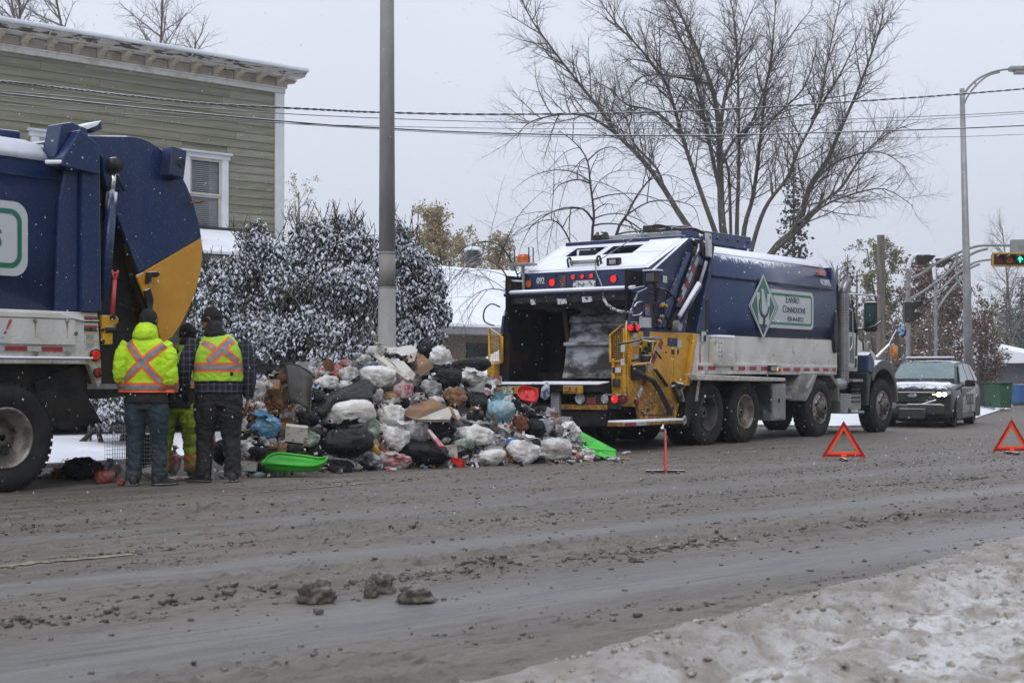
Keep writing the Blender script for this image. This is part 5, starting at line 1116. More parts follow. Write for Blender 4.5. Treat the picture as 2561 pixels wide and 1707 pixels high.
q=U(*Z1(905,728),Y=YN-.06);MB().box(q.x-.07,q.x+.07,YN-.1,YN-.02,q.z-.08,q.z+.08).build('stop_lamp_box',M['black'],RT,bevel=.01);lamp(RT,(q.x-.075,YN-.05,q.z),.05,M['red_lit'],'x',-1,'stop_lamp');lamp(RT,(q.x,YN-.101,q.z),.052,M['red_lit'],'y',-1,'stop_lamp')
MB().prism([(18.62,1.0),(18.62,.90),(18.95,.86),(18.98,1.0),(18.9,1.03)],YN+.31,YF-.0).build('sill',M['grime'],RT,bevel=.012)
MB().prism([(18.60,1.005),(18.9,1.035),(18.9,1.06),(18.60,1.03)],YN+.33,YF-.9).build('sill_snow',M['snow'],RT,bevel=.012)
MB().prism([(18.60,1.005),(18.9,1.035),(18.9,1.05),(18.60,1.02)],YF-.85,YF-.05).build('sill_snow',M['snow'],RT,bevel=.012)
yb=MB().box(18.585,18.615,YN+.62,YN+.98,.87,.99).build('yellow_sill_plate',M['yellow'],RT,bevel=.005)
MB().box(18.57,18.584,YN+.72,YN+.95,.90,.965).build('sill_reflector',mat('dull_red_plate',(.16,.02,.015),.5,col2=(.35,.22,.05),scale=9,contrast=(.45,.55)),RT)
MB().box(18.585,18.615,YF-.7,YF-.4,.86,.98).build('yellow_sill_plate',M['yellow'],RT,bevel=.005)
for y in(YF-.45,YF-.95):MB().box(18.57,18.584,y-.08,y+.08,.88,.96).build('sill_reflector',M['red_lens'],RT)
MB().box(18.72,18.80,YN+.05,YN+.72,.64,.86).build('tail_lamp_board',M['black'],RT,bevel=.01)
MB().box(18.70,18.72,YN+.25,YN+1.1,.63,.70).build('yellow_tail_edge',M['yellow'],RT)
for(x,m,r)in((716,'clear_lens',.07),(780,'red_lit',.062),(838,'red_lens',.058)):
 q=U(*Z1(x,1195),X=18.72);lamp(RT,(18.716,q.y,q.z),r,M[m],'x',-1,'tail_lamp')
q=U(*Z1(556,1192),X=18.7);MB().lathe([(.085,0),(.085,.03),(.06,.03),(.06,.01)],(18.7,q.y,q.z),'x',18,-1).build('round_lamp_ring',mat('snowy_ring',(.5,.52,.55),.5,col2=(.1,.1,.1),scale=9),RT)
for(x,m)in((625,'red_lens'),(1100-860,'red_lens')):
 q=U(*Z1(x,1205),X=18.72);MB().box(18.705,18.72,q.y-.09,q.y+.09,q.z-.05,q.z+.05).build('square_reflector',M[m],RT)
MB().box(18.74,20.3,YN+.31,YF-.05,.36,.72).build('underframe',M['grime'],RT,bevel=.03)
MB().box(18.68,18.75,YN+1.12,YN+1.28,.40,.9).build('snowy_bracket',M['steel'],RT,bevel=.01)
MB().prism([(18.70,.52),(18.55,.36),(18.6,.33),(18.9,.42)],YN+.9,YN+1.25).build('rear_hook',M['steel'],RT,bevel=.01)
MB().box(18.55,18.85,YN+1.3,YN+2.0,.36,.40).build('rear_step',M['steel'],RT,bevel=.008)
MB().box(18.60,18.80,YN+.75,YN+1.05,.16,.24).build('dirty_plate',M['steel'],RT)
a=XZ(Z1,[(790,1352),(1185,1352)],YN-.12)
MB().box(a[0][0],a[1][0],YN-.25,YN+.05,.395,.455).build('riding_step',M['yellow'],RT,bevel=.01)
MB().box(a[0][0],a[1][0]-.02,YN-.24,YN+.04,.457,.478).build('step_snow',M['snow'],RT,bevel=.01)
MB().box(a[0][0]+.02,a[0][0]+.32,YN-.256,YN-.251,.40,.452).build('reflector_strip',M['tape_red'],RT);MB().box(a[0][0]+.322,a[0][0]+.62,YN-.256,YN-.251,.40,.452).build('reflector_strip',M['tape_white'],RT)
MB().tube(smooth_path([Vector((a[1][0],YN-.2,.43)),Vector((a[1][0]+.1,YN-.2,.50)),Vector((a[1][0]+.12,YN-.2,.42)),Vector((a[1][0]+.05,YN-.2,.38))],4),.02,8).build('step_hook',M['steel'],RT,smooth=True)
L1=lambda P,r,nm,m,dy=-.08,n=8:MB().tube([U(*Z1(*p),Y=YN+dy)for p in P],r,n).build(nm,M[m],RT,smooth=True)
L1([(905,1010),(985,1055),(1030,1075),(1065,1130),(1135,1265),(1140,1300)],.045,'black_arm','black',-.1)
L1([(1040,1000),(1120,1110)],.028,'black_arm','black',-.06);L1([(1042,880),(1080,930)],.016,'control_lever','black');L1([(800,840),(960,805),(1080,800)],.014,'control_lever','black',-.1)
L1([(950,800),(1080,800)],.026,'lever_grip','steel',-.12);L1([(960,810),(945,850),(940,935),(890,945)],.018,'hydraulic_line','black')
L1([(945,845),(945,865)],.025,'yellow_collar','yellow',-.09)
L1([(960,815),(1045,822),(1010,962),(900,972)],.018,'yellow_rail','yellow',-.14)
MB().cbox(U(*Z1(930,1020),Y=YN-.05),(.28,.12,.24)).build('valve_block',M['black'],RT,bevel=.02);MB().cbox(U(*Z1(985,930),Y=YN-.08),(.2,.1,.10)).build('valve_block',M['black'],RT,bevel=.02)
for(x,y)in((985,885),(970,915),(1005,855)):MB().cbox(U(*Z1(x,y),Y=YN-.05),(.06,.05,.16)).build('valve_lever',M['black'],RT,bevel=.01)
MB().tube([U(*Z1(1160,1100),Y=YN-.05),U(*Z1(1215,1110),Y=YN-.05)],.05,10).build('hydraulic_ram',M['black'],RT);MB().tube([U(*Z1(1160,1105),Y=YN-.06),U(*Z1(1200,1215),Y=YN-.06)],.035,8).build('hydraulic_ram',M['black'],RT);MB().tube([U(*Z1(1205,1110),Y=YN-.06),U(*Z1(1228,1210),Y=YN-.06)],.022,8).build('hydraulic_ram',M['steel'],RT)
MB().tube([U(*Z1(1330,452),Y=YN-.12),U(*Z1(1192,690),Y=YN-.12)],.052,14).build('tailgate_ram',M['blue'],RT,smooth=True)
q1,q2=U(*Z1(1322,450),Y=YN-.14),U(*Z1(1196,665),Y=YN-.14);MB().tube([q1+Vector((0,-.01,.028)),q2+Vector((0,-.01,.028))],.036,10).build('ram_snow',M['snow'],RT,smooth=True)
MB().tube([U(*Z1(1330,452),Y=YN-.12),U(*Z1(1375,300),Y=YN-.10)],.028,10).build('ram_rod',M['steel'],RT,smooth=True)
MB().lathe([(.085,-.05),(.085,.06)],U(*Z1(1185,715),Y=YN-.1),'y',16).build('ram_pivot',M['steel'],RT)
MB().tube([U(*Z1(1330,190),Y=YN-.02),U(*Z1(1260,480),Y=YN-.02),U(*Z1(1130,730),Y=YN-.02)],.05,10).build('hydraulic_tube',M['black'],RT,smooth=True)
MB().tube([U(*Z1(1255,250),Y=YN-.03),U(*Z1(1060,730),Y=YN-.03)],.05,10).build('side_rail',M['blue'],RT)
MB().tube([U(*Z1(1180,480),Y=YN-.03),U(*Z1(1090,730),Y=YN-.03)],.035,10).build('side_rail',M['blue2'],RT)
a_,b_=U(*Z1(1318,275),Y=YN-.09),U(*Z1(1195,570),Y=YN-.09);hazard(RT,(a_.x,0,a_.z),(b_.x,0,b_.z),.075,6,YN-.105,first=1)
MB().prism(XZ(Z1,[(1300,250),(1335,262),(1215,600),(1180,590)],YN-.08),YN-.10,YN-.06).build('tape_rail',M['blue2'],RT)
for P,r in(([(1030,430),(1060,470),(1120,490),(1180,550),(1200,600)],.02),([(1075,480),(1050,560),(1040,640),(1035,740)],.016),([(1290,160),(1310,200),(1290,240),(1320,300)],.03),([(1350,130),(1340,220),(1355,270)],.03),([(1000,500),(1040,520),(1030,600),(1060,700)],.014),([(1110,500),(1100,620),(1140,700)],.014)):
 MB().tube(smooth_path([U(*Z1(*p),Y=YN-.07)for p in P],4),r,8).build('hydraulic_hose',M['black'],RT,smooth=True)
for(x,y)in((1095,575),(1085,585),(1085,655),(1070,685),(1110,585)):MB().lathe([(.022,-.02),(.022,.03)],U(*Z1(x,y),Y=YN-.07),'y',8).build('brass_fitting',M['yellow'],RT)
MB().box(20.80,21.15,YN-.03,YN+.25,2.92,3.36).build('hinge_block',M['blue2'],RT,bevel=.03)
MB().prism(XZ(Z1,[(1380,110),(1403,118),(1406,270),(1385,262)],YN-.1),YN-.12,YN-.06).build('hinge_snow_plate',M['signwhite'],RT)
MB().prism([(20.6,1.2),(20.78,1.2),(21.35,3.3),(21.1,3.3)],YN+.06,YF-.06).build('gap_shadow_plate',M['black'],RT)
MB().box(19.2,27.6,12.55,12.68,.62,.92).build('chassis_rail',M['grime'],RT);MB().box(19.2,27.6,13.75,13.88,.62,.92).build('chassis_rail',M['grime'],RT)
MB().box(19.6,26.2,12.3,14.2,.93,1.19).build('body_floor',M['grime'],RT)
MB().box(20.7,23.3,12.7,13.7,.45,.92).build('axle_gear',M['grime'],RT);MB().box(25.2,25.8,12.5,13.9,.4,.6).build('axle_gear',M['grime'],RT)
for x in(21.32,22.60):
 for y,s in((YN-.02,-1),(YF+.02,1)):
  wheel(RT,x,y,.53,.28,s,rm='rimblack' if x<22 else 'rim',deep=.17,nuts=True);wheel(RT,x,y-s*.31,.53,.26,s,nuts=False,rm='rimblack')
 MB().tube([(x,YN+.4,.53),(x,YF-.4,.53)],.1,10).build('axle',M['grime'],RT)
for x in(25.50,28.42):
 for y,s in((YN-.03,-1),(YF+.03,1)):wheel(RT,x,y,.54,.31,s,deep=-.02 if s==-1 else.05,rm='rim',hub=.12)
 MB().tube([(x,YN+.2,.53),(x,YF-.2,.53)],.07,10).build('axle',M['grime'],RT)
mf=XZ(Z2,[(105,1050),(130,1040),(105,1240),(60,1430),(30,1400),(40,1240)],YN-.05);MB().prism(mf,YN-.06,YN+.35).build('mud_flap',M['grime'],RT,bevel=.01)
toolb=XZ(Z2,[(640,1118),(742,1118),(742,1370),(640,1370)],YN)
MB().box(toolb[0][0],toolb[1][0],YN,YN+.5,toolb[2][1],toolb[0][1]).build('tool_box',M['steel'],RT,bevel=.01)
MB().box(toolb[0][0]+.03,toolb[1][0]-.03,YN-.012,YN-.001,toolb[2][1]+.03,toolb[0][1]-.03).build('tool_box_door',M['galv'],RT,bevel=.004)
MB().box(toolb[0][0]+.25,toolb[0][0]+.30,YN-.022,YN-.013,.66,.74).build('latch',M['black'],RT)
MB().box(24.2,24.75,YN+.05,YN+.4,.72,.95).build('side_tank',M['steel'],RT,bevel=.02)
fd=XZ(Z2,[(840,1045),(945,1038),(1060,1045),(1108,1140),(1115,1320),(1100,1320),(1095,1145),(1048,1060),(955,1056),(915,1160),(895,1160),(905,1120),(825,1230),(795,1240)],YN-.03)
outer=XZ(Z2,[(800,1235),(845,1040),(950,1037),(1062,1043),(1112,1140),(1116,1240),(1102,1240),(1098,1146),(1050,1062),(958,1056),(918,1165),(880,1240)],YN-.03)
MB().prism(outer,YN-.05,YN+.36).build('lift_axle_fender',mat('dirty_fender',(.26,.25,.23),.6,col2=(.13,.12,.105),scale=3.5,bump=.2,snow=.8),RT,bevel=.012)
MB().prism(XZ(Z2,[(880,1145),(935,1050),(950,1058),(895,1150)],YN-.05),YN-.058,YN-.051).build('fender_stripe',M['tape_white'],RT)
MB().box(24.05,25.0,YN+.3,YN+.34,.55,1.15).build('splash_plate',M['grime'],RT)
CY0,CY1=YN+.12,YF-.12
def cabp(P,y0,y1,nm,m,**k):return MB().prism(P,y0,y1).build(nm,M[m],RT,**k)
cabp([(26.5,1.28),(27.55,1.22),(27.6,1.95),(26.5,1.98)],CY0,CY1,'cab_lower','white',bevel=.02)
cabp([(26.5,1.99),(27.6,1.96),(27.42,2.25),(27.14,2.72),(26.95,2.80),(26.5,2.80)],CY0,CY1,'cab_upper','blue',bevel=.03)
cabp([(26.85,2.02),(27.5,1.99),(27.34,2.28),(27.1,2.66),(26.85,2.68)],CY0-.012,CY0-.001,'side_window','glass')
cabp([(26.70,1.32),(27.44,1.28),(27.49,1.94),(27.5,1.98),(26.70,2.01)],CY0-.02,CY0-.001,'door','white',bevel=.008)
cabp([(27.12,1.40),(27.32,1.39),(27.32,1.90),(27.14,1.91)],CY0-.028,CY0-.021,'door_window','glass',bevel=.004)
cabp([(27.36,1.3),(27.43,1.3),(27.48,2.0),(27.24,2.62),(27.2,2.62),(27.42,2.0)],CY0-.03,CY0-.013,'door_seal','black')
MB().tube(smooth_path([Vector((26.96,CY0-.05,2.45)),Vector((27.08,CY0-.09,2.40)),Vector((27.1,CY0-.09,2.2)),Vector((27.1,CY0-.09,1.75)),Vector((27.0,CY0-.05,1.62))],4),.016,8).build('grab_handle',M['chrome'],RT,smooth=True)
cabp([(26.6,2.801),(26.95,2.805),(27.05,2.75),(27.25,2.74),(27.2,2.86),(26.7,2.90)],CY0+.2,CY1-.2,'roof_cap','blue',bevel=.04)
lamp(RT,(26.75,CY0+.35,2.87),.05,M['amber_lens'],'z',1,'roof_lamp')
MB().tube([(26.9,CY0-.02,2.735),(27.72,CY0-.35,2.72),(27.80,CY0-.38,2.66)],.016,8).build('mirror_arm',M['chrome'],RT,smooth=True)
MB().tube([(27.4,CY0-.02,2.02),(27.66,CY0-.3,2.12),(27.80,CY0-.38,2.22)],.014,8).build('mirror_arm',M['black'],RT,smooth=True)
q=U(*Z2c(540,360),X=27.8)
mr=MB().cbox(q,(.10,.27,.60)).build('mirror',M['black'],RT,bevel=.04);MB().cbox(q+Vector((-.054,0,.05)),(.006,.20,.36)).build('mirror_glass',mat('mirror_glass',(.10,.20,.17),.06,metal=.6,col2=(.05,.1,.09),scale=5),mr)
hd=[(27.62,1.30),(27.62,2.14),(28.05,1.98),(28.35,1.80),(28.55,1.62),(28.95,1.45),(29.1,.95),(29.05,.9),(28.2,.9),(27.9,1.1)]
MB().prism([(27.6,1.35),(27.6,2.12),(28.0,1.99),(28.5,1.80),(29.05,1.62),(29.15,1.5),(29.2,.85),(28.9,.85),(28.2,1.1)],YN+.40,YF-.40).build('hood',M['white'],RT,bevel=.05,seg=3)
MB().prism([(27.62,1.99),(27.61,2.20),(27.72,2.17),(28.1,2.03),(28.3,1.86),(28.3,1.7)],YN+.60,YF-.60).build('hood_top',M['blue'],RT,bevel=.05,seg=3)
vq=XZ(Z2c,[(465,608),(520,640),(535,712),(470,690)],YN+.38);V_=MB().prism(vq,YN+.385,YN+.399).build('hood_vent',M['black'],RT)
for i in range(3):MB().box(lerp(vq[0][0],vq[1][0],(i+.8)/3.6),lerp(vq[0][0],vq[1][0],(i+.8)/3.6)+.02,YN+.375,YN+.384,vq[2][1],vq[0][1]).build('vent_bar',M['white'],V_)
arc=[(28.42+.66*math.cos(R_(a)),.62+.66*math.sin(R_(a)))for a in range(-2,150,8)];arc2=[(28.42+.74*math.cos(R_(a)),.62+.84*math.sin(R_(a)))for a in range(150,-8,-8)]
MB().prism(arc+[(27.62,1.3)]+arc2[1:],YN-.06,YN+.42).build('front_fender',mat('grey_fender',(.07,.07,.075),.5,col2=(.09,.085,.08),scale=3,snow=.8),RT,bevel=.03,seg=3)
MB().prism([(27.60,1.22),(27.62,1.55),(27.76,1.62),(27.98,1.40),(27.86,1.18)],YN-.065,YN+.40).build('fender_corner',M['blue'],RT,bevel=.03)
MB().prism([(27.62,.55),(27.62,1.2),(27.84,1.16),(27.76,.9),(27.72,.55)],YN-.05,YN+.38).build('fender_skirt',M['plastic'],RT,bevel=.02)
cabp([(26.5,1.0),(27.6,1.0),(27.6,1.21),(26.5,1.27)],CY0+.1,CY1-.1,'cab_floor','grime')
for z,w_ in((1.02,.5),(.40,.55)):MB().box(27.0,27.0+w_,YN-.02,YN+.25,z,z+.05).build('cab_step',M['galv'],RT,bevel=.01)
cabp(XZ(Z2c,[(230,1110),(430,1120),(430,1265),(340,1290),(310,1250),(300,1310),(230,1300)],YN+.05),YN+.02,YN+.4,'battery_box','galv',bevel=.01)
for i in range(4):MB().box(27.02,27.4,YN+.005,YN+.018,.62+i*.08,.655+i*.08).build('step_slot',M['black'],RT)
cabp([(28.9,.45),(29.35,.45),(29.35,.85),(28.9,.85)],YN+.05,YF-.05,'bumper','steel',bevel=.03)
MB().tube([U(*Z2c(590,750),Y=YN+.3),U(*Z2c(720,625),Y=YN+.1)],.012,6).build('mirror_stalk',M['chrome'],RT);MB().tube([U(*Z2c(600,760),Y=YN+.2),U(*Z2c(715,640),Y=YN+.1),U(*Z2c(745,570),Y=YN+.1),U(*Z2c(790,490),Y=YN+.1)],.012,6).build('mirror_stalk',M['chrome'],RT)
q=U(*Z2c(842,502),Y=YN+.1);rt=Matrix.Rotation(R_(-25),3,'Z')
rm_=MB().lathe([(.125,.0),(.125,.02),(.08,.05),(.01,.055)],(0,0,0),'x',20,1);rm_.v=[tuple(q+rt@Vector(v))for v in rm_.v];k=rm_.build('round_mirror',M['black'],RT,smooth=True)
g_=MB().lathe([(.110,0),(.107,-.01),(.05,-.018),(.005,-.02)],(0,0,0),'x',20,1);g_.v=[tuple(q+rt@Vector(v))for v in g_.v];g_.build('mirror_glass',mat('sky_mirror',(.25,.38,.55),.05,metal=.9,col2=(.2,.32,.5),scale=3),k,smooth=True)
q=U(*Z2c(765,710),Y=YN+.1);MB().lathe([(.01,-.16),(.07,-.14),(.08,0),(.07,.14),(.01,.16)],q,'z',12).build('turn_lamp',mat('bright_amber',(.6,.22,.02),.3,col2=(.45,.15,.02),scale=12),RT,smooth=True)
MB().tube([q+Vector((-.1,0,-.25)),q+Vector((-.1,0,.15)),q+Vector((0,0,.18))],.012,6).build('lamp_stalk',M['galv'],RT)
SX,SY=26.67,YN+.02
MB().tube([(SX,SY,.90),(SX,SY,2.62)],.075,18).build('exhaust_pipe',M['steel'],RT,smooth=True)
sh_=MB();n=26;rows=64
vs=[];fs=[]
for i in range(rows+1):
 for j in range(n):a=2*math.pi*j/n;vs.append((SX+.098*math.cos(a),SY+.098*math.sin(a),1.0+1.72*i/rows))
for i in range(rows):
 for j in range(n):
  if(j%2==0 and i%2==0):continue
  fs.append((i*n+j,i*n+(j+1)%n,(i+1)*n+(j+1)%n,(i+1)*n+j))
sh_.add(vs,fs);sh_.build('exhaust_heat_shield',M['galv'],RT,norm=False)
MB().tube(smooth_path([Vector((SX,SY,2.6)),Vector((SX,SY,2.78)),Vector((SX+.07,SY-.02,2.92)),Vector((SX+.16,SY-.04,3.0))],4),.086,18,False).build('exhaust_tip',mat('sooty_chrome',(.25,.24,.23),.3,metal=.8,col2=(.1,.09,.09),scale=6),RT,smooth=True)
MB().tube([(26.35,SY+.05,.98),(26.6,SY,.98)],.11,16).build('exhaust_elbow',M['galv'],RT,smooth=True)
MB().box(26.42,26.5,YN+.05,YF-.1,1.0,2.9).build('cab_guard',M['grime'],RT)
SGN='logo_panel'
def onside(pts,y0,th,nm,m,root):return MB().prism(pts,y0-th,y0).build(nm,m,root)
yS=YN-.058
dl,dr,dt,db=(22.64,2.335),(23.72,2.33),(22.98,2.87),(23.14,1.80);dcx=23.14
dl,dr,dt,db=(22.66,2.34),(23.62,2.34),(23.14,2.92),(23.14,1.82)
xr0=23.2;x1=25.16;z0,z1=1.985,2.665
LG=onside([(23.30,z1),*[(x1-.12+.12*math.cos(R_(a)),z1-.12+.12*math.sin(R_(a)))for a in range(90,-1,-15)],*[(x1-.12+.12*math.cos(R_(a)),z0+.12+.12*math.sin(R_(a)))for a in range(0,-91,-15)],(23.30,z0),(23.72,2.33)],yS,.004,'logo_panel',M['signwhite'],RT)
gz=.045
ring=[(23.42,z1-.06),*[(x1-.14+.08*math.cos(R_(a)),z1-.14+.08*math.sin(R_(a)))for a in range(90,-1,-15)],*[(x1-.14+.08*math.cos(R_(a)),z0+.14+.08*math.sin(R_(a)))for a in range(0,-91,-15)],(23.42,z0+.06)]
inn=[(23.44,z1-.105),*[(x1-.16+.055*math.cos(R_(a)),z1-.16+.055*math.sin(R_(a)))for a in range(90,-1,-15)],*[(x1-.16+.055*math.cos(R_(a)),z0+.16+.055*math.sin(R_(a)))for a in range(0,-91,-15)],(23.44,z0+.105)]
b=MB();n=len(ring);vs=[(x,yS-.0065,z)for x,z in ring]+[(x,yS-.0065,z)for x,z in inn];b.add(vs,[(i,i+1,n+i+1,n+i)for i in range(n-1)]);b.build('green_border',M['green'],LG)
def dia(c,w_,h,y,nm,m,root):return MB().prism([(c[0]-w_,c[1]),(c[0],c[1]+h),(c[0]+w_,c[1]),(c[0],c[1]-h)],y-.003,y).build(nm,m,root)
cD=(23.13,2.345)
dia((23.17,2.34),.56,.565,yS-.008,'diamond_back',M['green'],LG);dia((23.15,2.34),.535,.56,yS-.012,'diamond_back',M['signwhite'],LG);dia((23.14,2.34),.50,.545,yS-.016,'diamond_back',M['navy'],LG)
dia(cD,.475,.56,yS-.020,'diamond_rim',M['signwhite'],LG);dia(cD,.425,.50,yS-.024,'diamond_face',M['green'],LG)
MB().prism([(cD[0]-.17,cD[1]-.30),(cD[0],cD[1]-.5),(cD[0]+.17,cD[1]-.30)],yS-.0275,yS-.0245).build('diamond_foot',M['navy'],LG)
yy=yS-.028
MB().prism([(22.87,2.58),(22.98,2.58),(23.05,2.15),(23.05,2.05),(22.95,2.05)],yy-.003,yy).build('emblem_stroke',M['signwhite'],LG)
MB().prism([(22.97,2.16),(22.97,2.03),(23.09,2.03),(23.10,2.16)],yy-.007,yy-.004).build('emblem_stroke',M['signwhite'],LG)
MB().prism([(23.06,2.64),(23.13,2.64),(23.26,2.33),(23.27,2.57),(23.38,2.57),(23.33,2.16),(23.33,2.03),(23.20,2.03),(23.20,2.16),(23.07,2.25)],yy-.003,yy).build('emblem_stroke',M['signwhite'],LG)
cr=[(23.14+.19*math.cos(R_(a)),2.36+.22*math.sin(R_(a)))for a in range(150,360,12)];ci=[(23.14+.155*math.cos(R_(a)),2.37+.185*math.sin(R_(a)))for a in range(354,145,-12)]
MB().prism(cr+ci,yy-.013,yy-.008).build('emblem_arc',M['navy'],LG)
MB().prism([(23.16,2.16),(23.14,2.03),(23.13,1.99),(23.18,1.99),(23.17,2.03)],yy-.013,yy-.008).build('emblem_arc',M['green'],LG)
def caps(word,x,z,big,small,gap=1,sx=.8):
 text('lettering',word[0],M['letter'],LG,(x,yS-.008,z),big,sx,al='LEFT');text('lettering',word[1:],M['letter'],LG,(x+big*.62*sx,yS-.008,z-.012),small,sx,al='LEFT')
caps('ENVIRO',24.02,2.50,.19,.15,sx=.95);caps('CONNEXIONS',23.90,2.325,.19,.15,sx=.92);text('lettering','450-464-8121',M['letter'],LG,(24.42,yS-.008,2.155),.125,.95)
text('fleet_number','413092',M['letterwhite'],RT,(25.68,YN-.06,2.88),.17,.8,rot=(R_(90-20),0,0),bold=.004)
MB().prism([(25.46,3.075),(25.52,3.13),(25.86,3.13),(25.90,3.075),(25.86,3.02),(25.5,3.02)],YN+.02,YN+.04).build('maker_badge',mat('faded_red_badge',(.38,.08,.07),.5,col2=(.5,.2,.18),scale=9),RT)
text('badge_lettering','LEACH',M['letterwhite'],RT,(25.68,YN+.017,3.075),.085,.85)

# ================================================================ LEFT REFUSE TRUCK (seen from its side, tail to the right)
LY,LF=12.62,15.05
LT=thing('refuse_truck','blue and white refuse truck cut by the left edge, its rounded tailgate blue and yellow','refuse truck',(8.0,13.8,0))
XR=XZ(Z5,[(380,400)],LY)[0][0]
x5=lambda x,y,dy=0:U(*Z5(x,y),Y=LY+dy)
hb=[(LY+.012,1.80),(LY+.004,2.4),(LY+.0,3.0),(LY+.03,3.2),(LY+.12,3.36),(LY+.26,3.47),(LY+.5,3.54),(LY+.9,3.58)]
body_loft('body',2.2,XR-.28,hb+[(LF+LY-y,z)for y,z in hb[::-1]],M['blue'],LT)
MB().box(2.3,XR-.33,LY-.001,LY+.02,3.115,3.121).build('seam',M['black'],LT)
sn=[(LY+.07,3.30),(LY+.14,3.385),(LY+.27,3.495),(LY+.5,3.565),(LY+.9,3.61),(LF-.9,3.61),(LF-.9,3.56),(LY+.9,3.56),(LY+.5,3.53),(LY+.27,3.465),(LY+.14,3.36)]
body_loft('roof_snow',2.3,XR-.5,sn,M['snow'],LT)
MB().prism([(XR-.50,1.80),(XR-.22,1.80),(XR-.22,3.30),(XR-.36,3.30),(XR-.46,2.9)],LY-.03,LY+.05).build('body_pleat',M['blue'],LT,bevel=.02)
MB().prism([(XR-.22,1.80),(XR+.02,1.80),(XR+.0,3.38),(XR-.09,3.52),(XR-.22,3.52)],LY-.085,LY+.25).build('rear_post',M['blue'],LT,bevel=.015)
MB().prism([(XR-.22,1.80),(XR+.02,1.80),(XR+.0,3.38),(XR-.09,3.52),(XR-.22,3.52)],LF-.25,LF+.08).build('rear_post',M['blue'],LT,bevel=.015)
MB().box(XR-.22,XR-.02,LY+.26,LF-.26,3.35,3.55).build('rear_header',M['blue'],LT,bevel=.015)
P=[(lambda q:(q.x,q.z))(U(*Z5b(*p),Y=LY-.12))for p in((455,385),(790,470),(790,235),(760,215),(700,125),(600,122),(490,145),(480,250))]
b=MB();f0=[U(*Z5b(*p),Y=LY-.14)for p in((458,380),(720,460),(715,230),(610,160),(478,350))]
MB().prism([(XR-.52,3.24),(XR-.06,3.20),(XR-.06,3.50),(XR-.30,3.63),(XR-.50,3.33)],LY-.16,LY+.22).build('lamp_housing',M['blue'],LT,bevel=.01)
MB().prism([(XR-.50,3.34),(XR-.30,3.635),(XR-.06,3.505),(XR-.12,3.68),(XR-.30,3.72),(XR-.42,3.69)],LY-.02,LY+.22).build('lamp_housing_top',M['blue'],LT,bevel=.01)
for(x,y)in((765,428),(485,270)):q=U(*Z5b(x,y),Y=LY-.16);MB().lathe([(.012,0),(.012,.008)],q,'y',8,-1).build('bolt',M['chrome'],LT)
MB().tube([U(*Z5b(430,468),Y=LY-.12),U(*Z5b(720,468),Y=LY-.12)],.022,10).build('housing_ledge',M['snow'],LT,smooth=True);MB().tube([U(*Z5b(430,478),Y=LY-.11),U(*Z5b(875,482),Y=LY-.11)],.016,8).build('housing_ledge',M['blue'],LT,smooth=True)
q=[U(*Z5b(*p),Y=LY+.15)for p in((700,125),(885,92),(905,170),(820,205),(760,190))]
MB().prism([(v.x,v.z)for v in q[1:4]]+[(q[3].x-.04,q[3].z+.06)],LY+.05,LY+.3).build('rear_work_lamp',M['blue2'],LT,bevel=.012)
MB().prism([(q[0].x,q[0].z-.01),(q[1].x-.01,q[1].z),(q[1].x-.06,q[1].z-.06),(q[0].x+.05,q[0].z-.05)],LY+.02,LY+.28).build('lamp_snow',M['snow'],LT,bevel=.01)
MB().tube([U(*Z5b(700,200),Y=LY+.2),U(*Z5b(790,165),Y=LY+.2)],.05,10).build('lamp_stalk',M['black'],LT,smooth=True)
MB().prism([(2.4,3.45),(XR-.5,3.66),(XR-.5,3.45)],LY+.55,LF-.5).build('roof_cap',M['blue'],LT,bevel=.02)
zc=lambda x,y:(lambda q:(q.x,q.z))(U(*Z5c(x,y),Y=LY-.03))
wb=[zc(765,127),zc(792,500),zc(798,680),zc(770,720),zc(740,640),zc(700,540),zc(655,527)]
zb_=zc(0,530)[1]
MB().prism([(2.2,1.795),(wb[0][0],1.795),(wb[1][0],wb[1][1]),(wb[2][0],wb[2][1]),(wb[3][0]+.0,wb[3][1]),(wb[4][0],wb[4][1]),(wb[5][0],wb[5][1]),(wb[6][0],zb_),(2.2,zb_)],LY-.03,LY+.05).build('lower_side',M['white'],LT,bevel=.01)
e=[zc(0,125),zc(480,130),zc(570,170),zc(580,388),zc(0,388),zc(0,170)]
MB().prism([(2.2,zc(0,130)[1]),(zc(470,130)[0],zc(470,135)[1]),(zc(570,168)[0],zc(570,168)[1]),(zc(655,190)[0],zc(655,190)[1]),(zc(765,190)[0],zc(765,190)[1]),(zc(765,198)[0],zc(765,198)[1]),(zc(650,198)[0],zc(650,198)[1]),(zc(570,178)[0],zc(570,180)[1]),(2.2,zc(0,175)[1])],LY-.065,LY-.031).build('side_ledge',M['white'],LT,bevel=.01)
MB().prism([(2.2,zc(0,180)[1]),(zc(580,180)[0],zc(580,185)[1]),(zc(584,388)[0],zc(584,386)[1]),(2.2,zc(0,386)[1])],LY-.055,LY-.031).build('side_panel',M['white'],LT,bevel=.008)
MB().box(2.2,zc(655,0)[0],LY-.08,LY-.031,zb_,zc(0,492)[1]).build('side_sill',M['white'],LT,bevel=.015)
MB().box(2.2,zc(700,0)[0],LY-.10,LY-.032,zc(0,488)[1],zc(0,470)[1]).build('sill_snow',M['snow'],LT,bevel=.012)
zt0,zt1=zc(0,427)[1],zc(0,390)[1]
for x0,x1,m in((-160,24,'tape_white'),(24,200,'tape_red'),(200,310,'tape_white'),(310,476,'tape_red'),(476,580,'tape_white')):
 MB().box(zc(x0,0)[0],zc(x1,0)[0],LY-.062,LY-.056,zt0,zt1).build('reflector_strip',M[m],LT)
